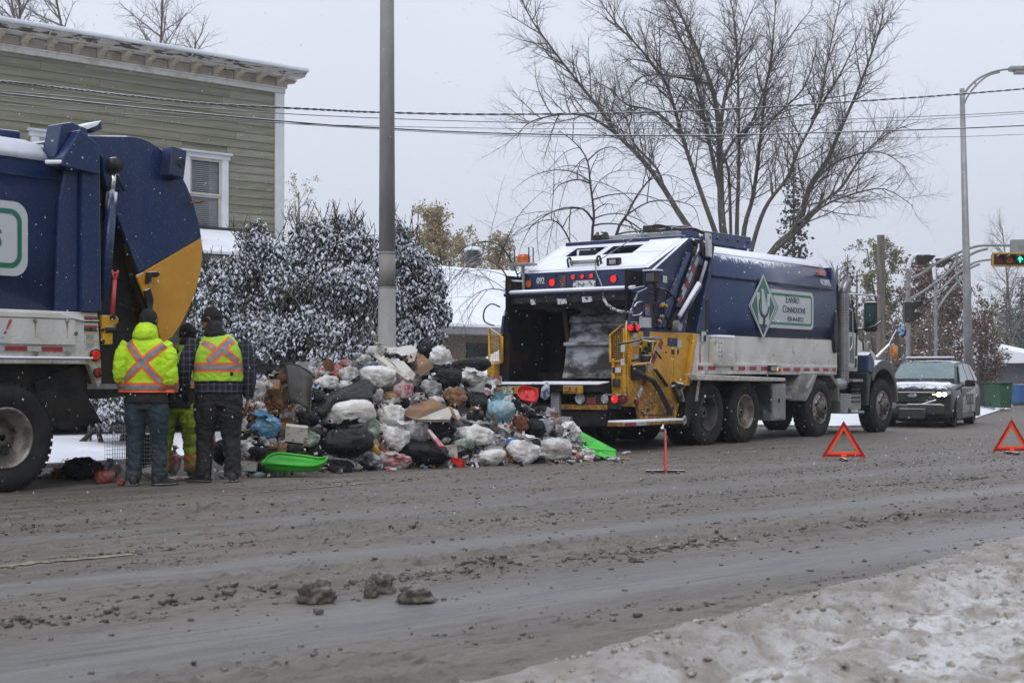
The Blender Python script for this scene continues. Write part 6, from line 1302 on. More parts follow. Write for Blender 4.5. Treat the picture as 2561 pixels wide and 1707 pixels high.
for(x,y)in((275,193),(525,193),(595,293),(283,455),(535,453),(642,490)):
 q=U(*Z5c(x,y),Y=LY-.056);k=MB().lathe([(.022,0),(.022,.01),(.012,.016)],q,'y',10,-1).build('bolt',M['steel'],LT)
for(x,y,l_)in((275,230,.12),(525,235,.13)):
 q=U(*Z5c(x,y),Y=LY-.056);MB().prism([(q.x-.012,q.z+.05),(q.x+.012,q.z+.05),(q.x+.004,q.z-l_)],LY-.0585,LY-.0555).build('rust_streak',mat('rust_streak',(.30,.17,.08),.8,col2=(.42,.34,.25),scale=20),LT)
for(y0,y1,m)in((130,148,'redtext'),(148,184,'black'),(205,222,'redtext'),(222,258,'black'),(262,272,'yellow'),(272,330,'signwhite'),(334,344,'yellow'),(344,402,'signwhite')):
 MB().box(zc(660,0)[0],zc(762,0)[0],LY-.035,LY-.0305,zc(0,y1)[1],zc(0,y0)[1]-.002).build('warning_sticker',M[m],LT)
st=MB()
for y0,y1 in((150,182),(224,256)):
 for i in range(4):
  for(a0,a1)in((664,700),(718,756)):st.box(zc(a0,0)[0],zc(a1,0)[0],LY-.038,LY-.0355,zc(0,y0+i*8+5)[1],zc(0,y0+i*8+2)[1])
for y0 in(280,352):
 for i in range(6):st.box(zc(672,0)[0],zc(740-(i*7)%20,0)[0],LY-.038,LY-.0355,zc(0,y0+i*8+2)[1],zc(0,y0+i*8)[1])
st.build('sticker_print',M['steel'],LT,kind='stuff')
MB().box(zc(-60,0)[0],zc(56,0)[0],LY-.062,LY-.056,zc(0,365)[1],zc(0,200)[1]).build('white_sign',M['signwhite'],LT)
text('sign_lettering','!',M['redtext'],LT,(zc(22,0)[0],LY-.063,zc(0,245)[1]),.2,1,shear=.5,bold=.004)
text('sign_lettering','_',M['letter'],LT,(zc(2,0)[0],LY-.063,zc(0,300)[1]),.08,1)
q=U(*Z5c(744,462),Y=LY-.03);lamp(LT,(q.x,LY-.03,q.z),.055,mat('dim_red_lamp',(.5,.01,.01),.25,emit=(1,.02,.02),es=.12,col2=(.3,.01,.01),scale=30),'y',-1,'side_lamp')
q=U(*Z5c(762,600),Y=LY-.03);lamp(LT,(q.x,LY-.031,q.z),.045,M['red_lens'],'y',-1,'side_reflector')
P5b=lambda x,y:(lambda q:(q.x,q.z))(U(*Z5b(x,y),Y=LY-.01))
xr_=P5b(255,0)[0];zt_=P5b(0,822)[1];zb2=P5b(100,1530)[1]
LP2=MB().prism(rrect(xr_-2.6,xr_,zb2,zt_,.16,8,(1,0,0,1)),LY-.018,LY-.006).build('logo_panel',M['signwhite'],LT)
o_=rrect(xr_-2.6,xr_-.07,zb2+.075,zt_-.075,.13,8,(1,0,0,1));i_=rrect(xr_-2.6,xr_-.12,zb2+.125,zt_-.125,.09,8,(1,0,0,1))
b=MB();n=len(o_);vs=[(x,LY-.0205,z)for x,z in o_]+[(x,LY-.0205,z)for x,z in i_];b.add(vs,[(i,(i+1)%n,n+(i+1)%n,n+i)for i in range(n)]);b.build('green_border',M['green'],LP2)
text('lettering','ENVIRO',M['green'],LP2,(xr_-1.1,LY-.021,P5b(0,1050)[1]),.24,.9);t_=text('lettering','CONNEXIONS',M['green'],LP2,(P5b(12,0)[0],LY-.021,P5b(0,1185)[1]),.24,.8,al='RIGHT',bold=.004)
tg=[(lambda q:(q.x,q.z))(x5(*p))for p in((340,96),(530,98),(565,105),(600,120),(632,141),(662,167),(692,205),(722,248),(745,290),(764,335),(780,385),(793,435),(801,470),(806,503))]
spl=(lambda q:(q.x,q.z))(x5(575,634));low=[(lambda q:(q.x,q.z))(x5(*p))for p in((806,503),(809,550),(807,600),(800,650),(788,700),(772,748),(750,800),(724,850),(690,900),(650,930))]
inn=[(lambda q:(q.x,q.z))(x5(*p))for p in((560,645),(540,590),(500,480),(468,400),(436,320),(415,250),(412,190),(378,140))]
bl=tg+[spl]+inn;yl=[spl,low[0]]
for y0,y1 in((LY,LY+.05),(LF-.05,LF)):
 MB().prism(bl,y0,y1).build('tailgate_side',M['blue'],LT,bevel=.006)
 MB().prism(low+[(lambda q:(q.x,q.z))(x5(*p))for p in((615,800),(590,700),(575,638))],y0,y1).build('tailgate_lower_side',mat('clean_yellow_paint',(.55,.27,.018),.42,col2=(.50,.235,.015),scale=2.2,bump=.05,speck=.12)if y0==LY else M['yellow'],LT,bevel=.006)
allc=tg+low[1:]
def skin(P,m,nm):
 b=MB();n=len(P);P2=[]
 cx,cz=x5(600,480).x,x5(600,480).z
 for x,z in P:d=Vector((cx-x,cz-z)).normalized()*.03;P2.append((x+d.x,z+d.y))
 b.prism(P+P2[::-1],LY+.051,LF-.051);return b.build(nm,m,LT)
skin(tg,M['blue'],'tailgate_skin');skin(low,M['yellow'],'tailgate_skin')
MB().prism([tg[0],tg[1],(tg[1][0]+.02,tg[1][1]+.018),(tg[0][0],tg[0][1]+.018)],LY+.10,LF-.06).build('tailgate_snow',M['snow'],LT,bevel=.006)
f_=[(lambda q:(q.x,q.z))(x5(*p,-.03))for p in((462,402),(490,412),(520,520),(578,618),(556,646),(500,500))]
MB().prism([f_[0],f_[1],f_[2],f_[3],f_[4],f_[5]],LY-.035,LY-.001).build('edge_fold',M['blue'],LT,bevel=.008)
f_=[(lambda q:(q.x,q.z))(x5(*p,-.03))for p in((575,640),(590,690),(625,790),(610,810),(560,690),(545,655))]
MB().prism(f_,LY-.035,LY-.001).build('yellow_edge_fold',M['yellow'],LT,bevel=.008)
q=[(lambda q:(q.x,q.z))(x5(*p,-.05))for p in((585,640),(620,638),(632,650),(620,662),(598,658),(596,680),(580,690))]
MB().prism(q,LY-.10,LY-.036).build('latch_hook',M['black'],LT,bevel=.012)
q=[(lambda q:(q.x,q.z))(x5(*p,-.05))for p in((575,715),(598,705),(612,750),(606,800),(590,790),(580,750))]
MB().prism(q,LY-.07,LY-.036).build('greasy_plate',M['black'],LT,bevel=.01)
k=x5(693,205,-.08);b=MB().cbox(k,(.20,.18,.32),Matrix.Rotation(R_(8),3,'Y')).build('tailgate_lamp_box',M['blue2'],LT,bevel=.015)
MB().lathe([(.055,0),(.05,.012)],k+Vector((.03,-.092,.0)),'y',18,-1).build('lamp_hole',M['black'],b)
MB().tube([x5(760,366,-.05),x5(818,356,-.05)],.013,8).build('rusty_rod',mat('rusty_rod',(.2,.09,.04),.7,col2=(.08,.04,.02),scale=12),LT,smooth=True)
MB().tube([x5(457,232,-.02),x5(447,325,-.02)],.032,14).build('ram_rod',M['chrome'],LT,smooth=True)
MB().tube([x5(450,322,-.02),x5(415,760,-.02)],.058,16).build('lift_ram',M['blue'],LT,smooth=True)
MB().tube([x5(437,330,.0),x5(402,760,.0)],.03,12).build('ram_pipe',M['blue2'],LT,smooth=True)
MB().lathe([(.075,-.06),(.085,0),(.075,.06)],x5(457,213,-.03),'y',16).build('ram_eye',M['black'],LT,smooth=True)
MB().tube([x5(470,250,-.04),x5(482,285,-.04),x5(497,315,-.04)],.018,8).build('ram_hose',M['black'],LT,smooth=True)
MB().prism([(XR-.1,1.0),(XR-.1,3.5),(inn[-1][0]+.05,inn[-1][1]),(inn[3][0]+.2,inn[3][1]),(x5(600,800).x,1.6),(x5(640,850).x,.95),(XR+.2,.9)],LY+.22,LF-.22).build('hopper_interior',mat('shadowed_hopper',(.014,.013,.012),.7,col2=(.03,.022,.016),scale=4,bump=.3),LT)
for P,r in([[(395,540),(392,620),(400,720)],.02],[[(480,770),(520,785),(560,800)],.006],[[(405,300),(398,500),(395,700)],.02],[[(520,650),(560,740),(590,830)],.03]):
 MB().tube(smooth_path([x5(*p,.15)for p in P],3),r,8).build('hose',M['black'],LT,smooth=True)
q=[(lambda q:(q.x,q.z))(U(*Z5c(*p),Y=LY))for p in((775,152),(880,150),(905,170),(910,200),(890,225),(840,240),(815,262),(820,285),(862,290),(862,380),(790,383))]
MB().prism(q,LY-.05,LY+.0).build('hinge_bracket',M['yellow'],LT,bevel=.01)
for(x,y,r)in((880,168,.03),(800,358,.025),(800,265,.02)):MB().lathe([(r,0),(r,.02)],U(*Z5c(x,y),Y=LY-.05),'y',10,-1).build('bracket_bolt',M['black'],LT)
MB().tube([U(*Z5c(820,265),Y=LY-.04),U(*Z5c(900,262),Y=LY-.04)],.035,12).build('hinge_pin',M['black'],LT)
SH=thing('shovel','red shovel standing upright between the left truck body and its tailgate','shovel',tuple(x5(450,812,-.06)))
MB().tube([x5(450,812,-.06),x5(459,672,-.06)],.024,10).build('shaft',M['redtext'],SH,smooth=True)
a,b_,c,d_=x5(447,632,-.06),x5(472,634,-.06),x5(459,680,-.06),x5(460,655,-.06)
MB().tube([c,a],.014,8).tube([c,b_],.014,8).tube([x5(451,645,-.06),x5(469,646,-.06)],.016,8).build('grip',M['redtext'],SH,smooth=True)
MB().box(XR-.02,11.2,LY+.25,LF-.3,1.0,1.28).build('tail_sill',M['grime'],LT,bevel=.02)
MB().box(XR+.03,XR+1.1,LY+.2,LY+.24,1.005,1.06).build('tail_reflector_board',M['tape_white'],LT)
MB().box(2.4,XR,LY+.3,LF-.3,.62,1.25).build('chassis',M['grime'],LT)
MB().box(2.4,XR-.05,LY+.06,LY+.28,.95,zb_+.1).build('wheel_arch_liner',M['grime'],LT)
fp=[(lambda q:(q.x,q.z))(U(*Z5c(*p),Y=LY+.1))for p in((370,830),(640,765),(765,990),(450,1052))]
MB().prism([(fp[0][0]-.2,fp[0][1]+.2),(fp[1][0]-.1,fp[1][1]+.3),fp[1],fp[2],fp[3],(fp[3][0]-.25,fp[3][1]+.1)],LY+.02,LY+.55).build('mud_flap',M['grime'],LT,bevel=.01)
wc=U(*Z5(22,1308),Y=LY)
for x in(wc.x,wc.x-1.35):
 for y,s in((LY-.02,-1),(LF+.02,1)):wheel(LT,x,y,.54,.29,s,deep=.16,rimr=.29);wheel(LT,x,y-s*.31,.54,.26,s,nuts=False,rm='rimblack')
 MB().tube([(x,LY+.4,.53),(x,LF-.4,.53)],.1,10).build('axle',M['grime'],LT)
MB().box(-.3,2.1,LY+.1,LF-.1,.9,1.6).build('cab_lower',M['white'],LT,bevel=.05);MB().prism([(-.2,1.6),(0.1,2.75),(1.9,2.8),(2.05,1.6)],LY+.12,LF-.12).build('cab_upper',M['blue'],LT,bevel=.05)
MB().prism([(.15,1.75),(.35,2.5),(1.3,2.5),(1.3,1.75)],LY+.10,LY+.119).build('side_window',M['glass'],LT)
for y,s in((LY-.02,-1),(LF+.02,1)):wheel(LT,.9,y,.53,.3,s,deep=.02)

# ================================================================ POLICE CAR
def loft_car(secs,name,m,root,n_mir=True):
 """secs: list of (x, [(y,z)...]) for the right half, bottom to top; mirrored"""
 b=MB();rings=[]
 for x,P in secs:rings.append([(x+q[2]if len(q)>2 else x,q[0],q[1])for q in P]+[(x+q[2]if len(q)>2 else x,-q[0],q[1])for q in P[::-1]])
 n=len(rings[0]);vs=[v for r in rings for v in r]
 fs=[(i*n+j,i*n+j+1,(i+1)*n+j+1,(i+1)*n+j)for i in range(len(rings)-1)for j in range(n-1)]+[tuple(range(n)),tuple(range((len(rings)-1)*n,len(rings)*n))[::-1]]
 b.add(vs,fs);o=b.build(name,m,root,local=True,smooth=True);s=o.modifiers.new('round','SUBSURF');s.levels=2;s.render_levels=2;return o
M['carblack']=mat('black_car_paint',(.012,.012,.013),.25,col2=(.03,.028,.026),scale=3,snow=.93,dirt=.12,dz=(0,.95),dcol=(.04,.036,.032),spec=.2,speck=.07)
M['carroof']=mat('black_car_roof',(.012,.012,.013),.3,col2=(.02,.02,.02),scale=3,snow=.93,speck=.2)
M['carwhite']=mat('white_car_paint',(.5,.5,.5),.35,col2=(.42,.41,.40),scale=3,dirt=.7,dz=(.1,.9),dcol=(.12,.10,.08))
M['windscreen']=mat('misted_windscreen',(.14,.21,.205),.12,col2=(.11,.165,.165),scale=2.5,spec=.8,speck=.1)
M['headlit']=mat('lit_headlamp',(1,.95,.8),.3,emit=(1,.93,.75),es=22)
M['headdrl']=mat('lit_warm_lamp',(1,.8,.3),.3,emit=(1,.72,.2),es=3)
def suv(root,m,police=True):
 def sec(x,w,zb,zs,zh,ins=.12,dx=0):return(x,[(w*.35,zb+.01),(w*.93,zb),(w,zb+.14),(w*1.0,zs*.62),(w*.985,zs),(w*.90,zh-.03),(w*.5,zh),(.0,zh+.015)])
 B=[sec(.0,.74,.30,.80,.90),sec(.05,.86,.24,.86,.98),sec(.22,.95,.22,.92,1.06),sec(.7,.985,.24,.98,1.11),sec(1.35,1.0,.25,1.03,1.155),sec(2.3,1.0,.25,1.06,1.15),sec(3.6,1.0,.26,1.08,1.15),sec(4.5,.99,.28,1.08,1.15),sec(4.9,.95,.33,1.04,1.13),sec(5.02,.85,.38,.9,1.0)]
 loft_car(B,'body',m,root)
 G=[]
 for(x,w,zt,wt)in((1.3,.86,1.14,.84),(1.55,.90,1.27,.80),(2.05,.92,1.60,.735),(2.35,.93,1.70,.72),(3.2,.93,1.745,.72),(4.1,.92,1.73,.71),(4.65,.90,1.66,.68),(4.9,.87,1.35,.66),(4.97,.84,1.12,.64)):
  z0=1.06;G.append((x,[(w,z0),(lerp(w,wt,.35),lerp(z0,zt,.4)),(lerp(w,wt,.8),lerp(z0,zt,.82)),(wt-.06,zt-.01),(wt*.5,zt+.012),(0,zt+.018)]))
 loft_car(G,'roof',M['carroof'],root)
def suv_glass(root,pts,nm,m):MB().add(pts,[tuple(range(len(pts)))]).build(nm,M[m],root,local=True,norm=False)
def thick(pts,off,nm,m,root,lift=.012):
 a,b,c=Vector(pts[0]),Vector(pts[1]),Vector(pts[2]);nrm=(b-a).cross(c-a).normalized()
 if nrm.dot(Vector(off))<0:nrm=-nrm
 n=len(pts);vs=[Vector(p)+nrm*lift for p in pts]+[Vector(p)-nrm*.01 for p in pts]
 return MB().add(vs,[tuple(range(n)),tuple(range(n,2*n))[::-1]]+[(i,(i+1)%n,n+(i+1)%n,n+i)for i in range(n)]).build(nm,M[m]if isinstance(m,str)else m,root,local=True)
fr=U(2397,HOR,d=38.2)
PZ=R_(11.0)
fo=Vector((fr.x,fr.y,0))-(Matrix.Rotation(PZ,3,'Z')@Vector((.95,-.98,0)))
PC=thing('police_car','black police car with snowy bonnet and one headlamp lit, ahead of the right truck','police car',(fo.x,fo.y,-.195),PZ)
suv(PC,M['carblack'])
thick([(1.50,-.80,1.20),(1.50,.80,1.20),(2.10,.69,1.60),(2.10,-.69,1.60)],(-1,0,1),'windscreen','windscreen',PC,.075)
for s in(-1,1):
 thick([(1.62,s*.915,1.16),(2.28,s*.765,1.62),(2.75,s*.765,1.655),(2.75,s*.93,1.16)],(0,s,0),'side_window','glass' if s>0 else 'windscreen',PC,.015)
 thick([(2.83,s*.93,1.16),(2.83,s*.765,1.655),(3.7,s*.755,1.655),(3.8,s*.93,1.16)],(0,s,0),'side_window','glass',PC,.015)
 thick([(3.9,s*.925,1.18),(3.8,s*.755,1.65),(4.5,s*.72,1.60),(4.65,s*.89,1.20)],(0,s,0),'side_window','glass',PC,.015)
 thick([(1.52,s*1.003,.36),(1.52,s*1.004,1.0),(2.78,s*1.004,1.02),(2.78,s*1.003,.36)],(0,s,0),'front_door','carwhite',PC,.008)
 thick([(2.80,s*1.004,.36),(2.80,s*1.004,1.02),(3.62,s*1.004,1.02),(3.55,s*1.003,.36)],(0,s,0),'rear_door','carwhite',PC,.008)
 thick([(1.52,s*1.012,.78),(1.52,s*1.012,1.0),(3.6,s*1.012,1.02),(2.5,s*1.012,.93)],(0,s,0),'black_swoosh','carblack',PC,.006)
 MB().box(1.5,3.6,s*.96-.03,s*.96+.03,.22,.34).build('sill',M['carblack'],PC,local=True,bevel=.02)
 t=text('lettering','POLICE',M['letter']if True else None,PC,root_loc(PC),.40,1.0,rot=(R_(90),0,0 if s<0 else R_(180)),bold=.012);t.location=(2.55,s*1.019,.69)
 mb=MB().cbox((1.92,s*1.13,1.14),(.16,.26,.19)).build('wing_mirror',M['carblack'],PC,local=True,bevel=.05,seg=3);MB().cbox((1.93,s*.98,1.08),(.08,.14,.04)).build('mirror_foot',M['carblack'],PC,local=True)
 MB().cbox((3.9 if s else 0,s*.9,1.0),(.01,.01,.01))
 h_=MB().prism([(s*.56,.80),(s*.60,.90),(s*.90,.95),(s*.93,.87),(s*.80,.79)],-.045 if s else 0,.22,'x').build('headlamp',M['clear_lens']if s>0 else M['clear_lens'],PC,local=True,bevel=.02)
 if s<0:
  for y,r_ in((-.66,.055),(-.80,.048)):MB().lathe([(r_,0),(r_*.6,.02)],(-.047,y,.86),'x',14,-1).build('lit_lamp',M['headlit'],h_,local=True)
  MB().cbox((-.05,-.55,.86),(.02,.10,.03)).build('lit_lamp',M['headdrl'],h_,local=True)
 for x in(.95,4.0):
  c=Vector((x,s*.90,.38));w_=bpy.data.objects.new('wheel',None);COL.objects.link(w_);w_.parent=PC;w_.location=c
  MB().lathe([(.25,-.02),(.27,.0),(.34,.008),(.375,-.01),(.382,-.04),(.382,-.2),(.36,-.24),(.25,-.23)],(0,0,0),'y',36,s).build('tyre',M['rubber'],w_,local=True,smooth=True)
  MB().lathe([(.255,.0),(.24,-.005),(.235,-.06),(.10,-.07),(.05,-.02),(.01,-.02)],(0,0,0),'y',30,s).build('rim',M['rimblack'],w_,local=True,smooth=True)
  sp=MB()
  for k in range(5):
   a=k/5*6.283;rt=Matrix.Rotation(-a,3,'Y');sp.box(.03,.245,s*-.012-.012,s*-.012+.012,-.032,.032,rt,(0,0,0))
  sp.build('spokes',M['galv'],w_,local=True)
  ar=[(x+.45*math.cos(R_(a)),.38+.45*math.sin(R_(a)))for a in range(-20,201,20)];MB().prism(ar,s*1.0-.012,s*1.0+.012).build('wheel_arch',M['black'],PC,local=True)
for yy in(-.52,.52):MB().box(-.0,5.0,yy-.02,yy+.02,.2,.24)
MB().box(.3,4.6,-.85,.85,.16,.3).build('underbody',M['grime'],PC,local=True)
MB().box(-.03,.10,-.56,.56,.66,.92).build('grille',M['black'],PC,local=True,bevel=.03)
for z in(.70,.76,.88):MB().box(-.04,-.028,-.52,.52,z,z+.02).build('grille_bar',M['plastic'],PC,local=True)
bg_=MB().lathe([(.12,0),(.12,.012),(.10,.018)],(0,0,0),'x',24,-1);bg_.v=[(v[0]-.042,v[1],v[2]*.42+.83)for v in bg_.v];k=bg_.build('badge',mat('blue_badge',(.02,.05,.2),.3,metal=.5,col2=(.4,.42,.45),scale=30),PC,local=True)
t=text('badge_lettering','Ford',M['letterwhite'],PC,root_loc(PC),.075,1.3,rot=(R_(90),0,R_(-90)));t.location=(-.062,0,.83)
MB().box(-.06,.12,-.80,.80,.34,.60).build('front_bumper',M['plastic'],PC,local=True,bevel=.05,seg=3);MB().box(-.09,-.03,-.72,.12,.600,.622).build('bumper_snow',M['snow'],PC,local=True,bevel=.01);MB().cbox((-.06,-.42,.67),(.05,.36,.03),Matrix.Rotation(R_(-18),3,'X')).build('bumper_snow',M['snow'],PC,local=True,bevel=.01)
MB().box(-.10,-.04,-.34,.34,.24,.5).build('push_guard',M['plastic'],PC,local=True,bevel=.02)
b=MB();n=14;vs=[]
for i in range(n+1):
 for j in range(n+1):
  x=.62+.78*i/n;y=-.80+1.6*j/n;zb=lerp(1.0,1.17,sstep(.0,1.3,x))-.012-.05*abs(y)**3;k=mnoise.noise(Vector((x*3,y*3,5)))
  vs.append((x,y,float(zb)+.018+.03*max(-.6,k)*(1 if 0<i<n and 0<j<n else 0)-(.05 if i in(0,n)or j in(0,n)else 0)))
b.add(vs,[(i*(n+1)+j,(i+1)*(n+1)+j,(i+1)*(n+1)+j+1,i*(n+1)+j+1)for i in range(n)for j in range(n)]).build('bonnet_snow',M['snow'],PC,local=True,smooth=True)
MB().box(2.28,2.62,-.60,.60,1.765,1.81).build('light_bar',M['black'],PC,local=True,bevel=.02);MB().box(2.27,2.63,-.61,.61,1.812,1.85).build('light_bar_snow',M['snow'],PC,local=True,bevel=.018)
MB().tube([(1.46,-.5,1.20),(1.52,.1,1.23)],.014,6).build('wiper',M['black'],PC,local=True)
# ================================================================ SNOWED-IN WHITE CAR BEHIND THE HEAP
c0=U(1170,HOR,d=28.5);WC=thing('parked_car','white car deep in snow, half seen over the rubbish heap beside the yellow guard','car',(c0.x-1.2,c0.y-.3,.35),R_(-22))
M['carsnowwhite']=mat('snowed_white_car',(.55,.56,.58),.4,col2=(.5,.51,.53),scale=3,snow=.45)
def s2(x,w,zb,zs,zh):return(x,[(w*.4,zb),(w,zb),(w*1.0,zs*.6),(w*.98,zs),(w*.8,zh),(0,zh+.02)])
loft_car([s2(0,.6,.3,.6,.7),s2(.1,.78,.25,.66,.82),s2(1.0,.86,.24,.78,.92),s2(3.2,.87,.24,.82,.94),s2(4.2,.84,.28,.8,.92),s2(4.4,.7,.32,.7,.8)],'body',M['carsnowwhite'],WC)
loft_car([(x,[(w,.86),(lerp(w,wt,.5),lerp(.86,zt,.5)),(wt,zt-.02),(wt*.5,zt+.01),(0,zt+.015)])for x,w,zt,wt in((.95,.74,.95,.7),(1.6,.78,1.3,.58),(2.2,.8,1.38,.56),(3.1,.79,1.36,.56),(3.9,.74,1.0,.6))],'roof',M['carsnowwhite'],WC)
thick([(1.15,-.66,1.02),(1.15,.66,1.02),(1.62,.56,1.28),(1.62,-.56,1.28)],(-1,0,1),'windscreen','carsnowwhite',WC,.02)
for s in(-1,1):
 thick([(1.5,s*.79,.95),(1.9,s*.66,1.25),(2.9,s*.66,1.25),(3.3,s*.79,.95)],(0,s,0),'side_window','glass',WC,.02)
 for x in(.8,3.5):
  MB().lathe([(.3,0),(.31,-.03),(.31,-.18)],(x,s*.86,.31),'y',24,s).build('wheel',M['rubber'],WC,local=True)
b=MB();n=10;vs=[]
for i in range(n+1):
 for j in range(n+1):
  x=1.55+1.75*i/n;y=-.56+1.12*j/n;vs.append((x,y,1.40+.05*math.sin(math.pi*i/n)*math.sin(math.pi*j/n)-(.06 if i in(0,n)or j in(0,n)else 0)))
b.add(vs,[(i*(n+1)+j,(i+1)*(n+1)+j,(i+1)*(n+1)+j+1,i*(n+1)+j+1)for i in range(n)for j in range(n)]).build('roof_snow',M['snow'],WC,local=True,smooth=True)

# ================================================================ PEOPLE
def loft(b,secs,n=28,cap=True):
 """secs: (x, y, z, rx, ry[, pow]) horizontal super-ellipse rings"""
 vs=[];k=len(secs)
 for s in secs:
  x,y,z,rx,ry=s[:5];pw=s[5]if len(s)>5 else 1.0
  for j in range(n):
   a=2*math.pi*j/n;c,q=math.cos(a),math.sin(a)
   vs.append((x+rx*math.copysign(abs(c)**pw,c),y+ry*math.copysign(abs(q)**pw,q),z))
 fs=[(i*n+j,i*n+(j+1)%n,(i+1)*n+(j+1)%n,(i+1)*n+j)for i in range(k-1)for j in range(n)]
 if cap:fs+=[tuple(range(n))[::-1],tuple(range((k-1)*n,k*n))]
 b.add(vs,fs)
def limb(b,pts,rs,n=16):
 P=smooth_path([Vector(p)for p in pts],5);k=len(pts)-1;R=[]
 for i in range(len(P)):
  t=i/5;j=min(int(t),k-1);f=t-j;r0,r1=rs[j],rs[j+1];R.append((lerp(r0[0],r1[0],f),lerp(r0[1],r1[1],f))if hasattr(r0,'__len__')else lerp(r0,r1,f))
 b.tube(P,R,n)
def bake(b,name,m,root,vox=.011,sm=6,fold=0,ffreq=9,fz=None,seed=0):
 o=b.build('tmp',m,None,local=True)
 r=o.modifiers.new('r','REMESH');r.mode='VOXEL';r.voxel_size=vox;s=o.modifiers.new('s','SMOOTH');s.iterations=sm;s.factor=.6
 bpy.context.view_layer.update();me=bpy.data.meshes.new_from_object(o.evaluated_get(bpy.context.evaluated_depsgraph_get()));bpy.data.objects.remove(o)
 if fold:
  N=[v.normal.copy()for v in me.vertices]
  for v,nn in zip(me.vertices,N):
   c=v.co;q=Vector((c.x*ffreq,c.y*ffreq,c.z*ffreq*1.5))+Vector((seed*7,0,0));wv=mnoise.noise(q*.5)*1.2
   d=(1-abs(mnoise.noise(q+Vector((wv,wv,wv)))*2));d2=1-abs(mnoise.noise(q*2.3+Vector((3,wv,0)))*2)
   k=fz(c)if fz else 1.0;v.co=c+nn*(d*.65+d2*.35-.6)*fold*k
 me.polygons.foreach_set('use_smooth',[True]*len(me.polygons));me.name=name
 me.materials.clear();me.materials.append(m);o=bpy.data.objects.new(name,me);COL.objects.link(o);o.parent=root;return o
def bvh_of(o):return BVHTree.FromPolygons([v.co.copy()for v in o.data.vertices],[tuple(p.vertices)for p in o.data.polygons])
def ribbon(root,bv,rays,wd,m,nm,lift=.004,n2=5,side=None):
 """rays: list of (origin, direction); the ribbon is laid where they hit the cloth"""
 hits=[]
 for o,d in rays:
  h=bv.ray_cast(o,d)
  if h[0]is not None:hits.append((h[0],h[1]if h[1].dot(d)<0 else-h[1],d))
 if len(hits)<2:return
 rows=[]
 for i,(p,nn,d)in enumerate(hits):
  t=(hits[min(i+1,len(hits)-1)][0]-hits[max(i-1,0)][0]).normalized();s=t.cross(nn).normalized()if side is None else side;row=[]
  for j in range(n2):
   q=p+s*wd*(j/(n2-1)-.5);h=bv.ray_cast(q-d*.35,d)
   if h[0]is not None and(h[0]-q).length<.06:q=h[0];nv=h[1]if h[1].dot(d)<0 else-h[1]
   else:nv=nn
   row.append((q,(nn+nv).normalized()))
  rows.append(row)
 b=MB();vs=[];
 for row in rows:
  for q,nv in row:vs.append(q+nv*lift)
 k=n2;fs=[(i*k+j,(i+1)*k+j,(i+1)*k+j+1,i*k+j+1)for i in range(len(rows)-1)for j in range(k-1)]
 b.add(vs,fs);o=b.build(nm,m,root,local=True,smooth=True);return o
def line_rays(p0,p1,n=26,back=True):
 """from behind (-y) towards +y between two (x,z) points"""
 out=[]
 for i in range(n+1):
  t=i/n;out.append((Vector((lerp(p0[0],p1[0],t),-.6,lerp(p0[1],p1[1],t))),Vector((0,1,0))))
 return out
def hoop_rays(cx,cy,z0,z1=None,n=64,r=.7,a0=0,a1=360):
 return[(Vector((cx+r*math.cos(R_(a)),cy+r*math.sin(R_(a)),z0 if z1 is None else lerp(z0,z1,(1-math.sin(R_(a)))/2))),Vector((-math.cos(R_(a)),-math.sin(R_(a)),0)))for a in np.linspace(a0,a1,n+1)]
M['hivis']=mat('hi_vis_yellow_cloth',(.52,.80,.015),.7,col2=(.43,.70,.012),scale=5,bump=.08,bscale=60)
M['hivis_vest']=mat('hi_vis_lime_vest',(.40,.66,.04),.7,col2=(.33,.56,.03),scale=5,bump=.08,bscale=60)
M['hivis_dirty']=mat('dirty_hi_vis_trousers',(.27,.36,.01),.75,col2=(.15,.20,.015),scale=6,bump=.15,bscale=30,dirt=.3,dz=(0,.7),dcol=(.08,.08,.03))
M['orange']=mat('orange_band',(.95,.12,.01),.6,col2=(.85,.10,.01),scale=9)
M['silver']=mat('grey_reflective_tape',(.19,.19,.21),.45,col2=(.25,.25,.27),scale=14)
M['jean']=mat('dark_teal_work_trousers',(.028,.052,.062),.85,col2=(.018,.034,.042),scale=5,bump=.2,bscale=40,dirt=.4,dz=(0,.5),dcol=(.05,.05,.05))
M['blackcloth']=mat('black_cloth',(.010,.010,.011),.85,col2=(.018,.018,.019),scale=7,bump=.25,bscale=60)
M['blackpants']=mat('black_work_trousers',(.008,.008,.009),.8,col2=(.016,.015,.015),scale=6,bump=.25,bscale=30,dirt=.25,dz=(0,.5),dcol=(.05,.045,.04))
M['skin']=mat('skin',(.42,.20,.13),.5,col2=(.36,.16,.10),scale=12,sss=.1)
M['hair']=mat('dark_hair',(.02,.015,.012),.6,col2=(.03,.02,.015),scale=20)
M['wool']=mat('black_knit',(.010,.010,.011),.95,col2=(.018,.018,.018),scale=30,bump=.7,bscale=140,stretch=(1,1,.3))
M['boot']=mat('dirty_work_boots',(.016,.014,.013),.65,col2=(.04,.034,.03),scale=9,bump=.2)
M['glove']=mat('dark_glove',(.02,.02,.022),.8,col2=(.03,.03,.03),scale=9)
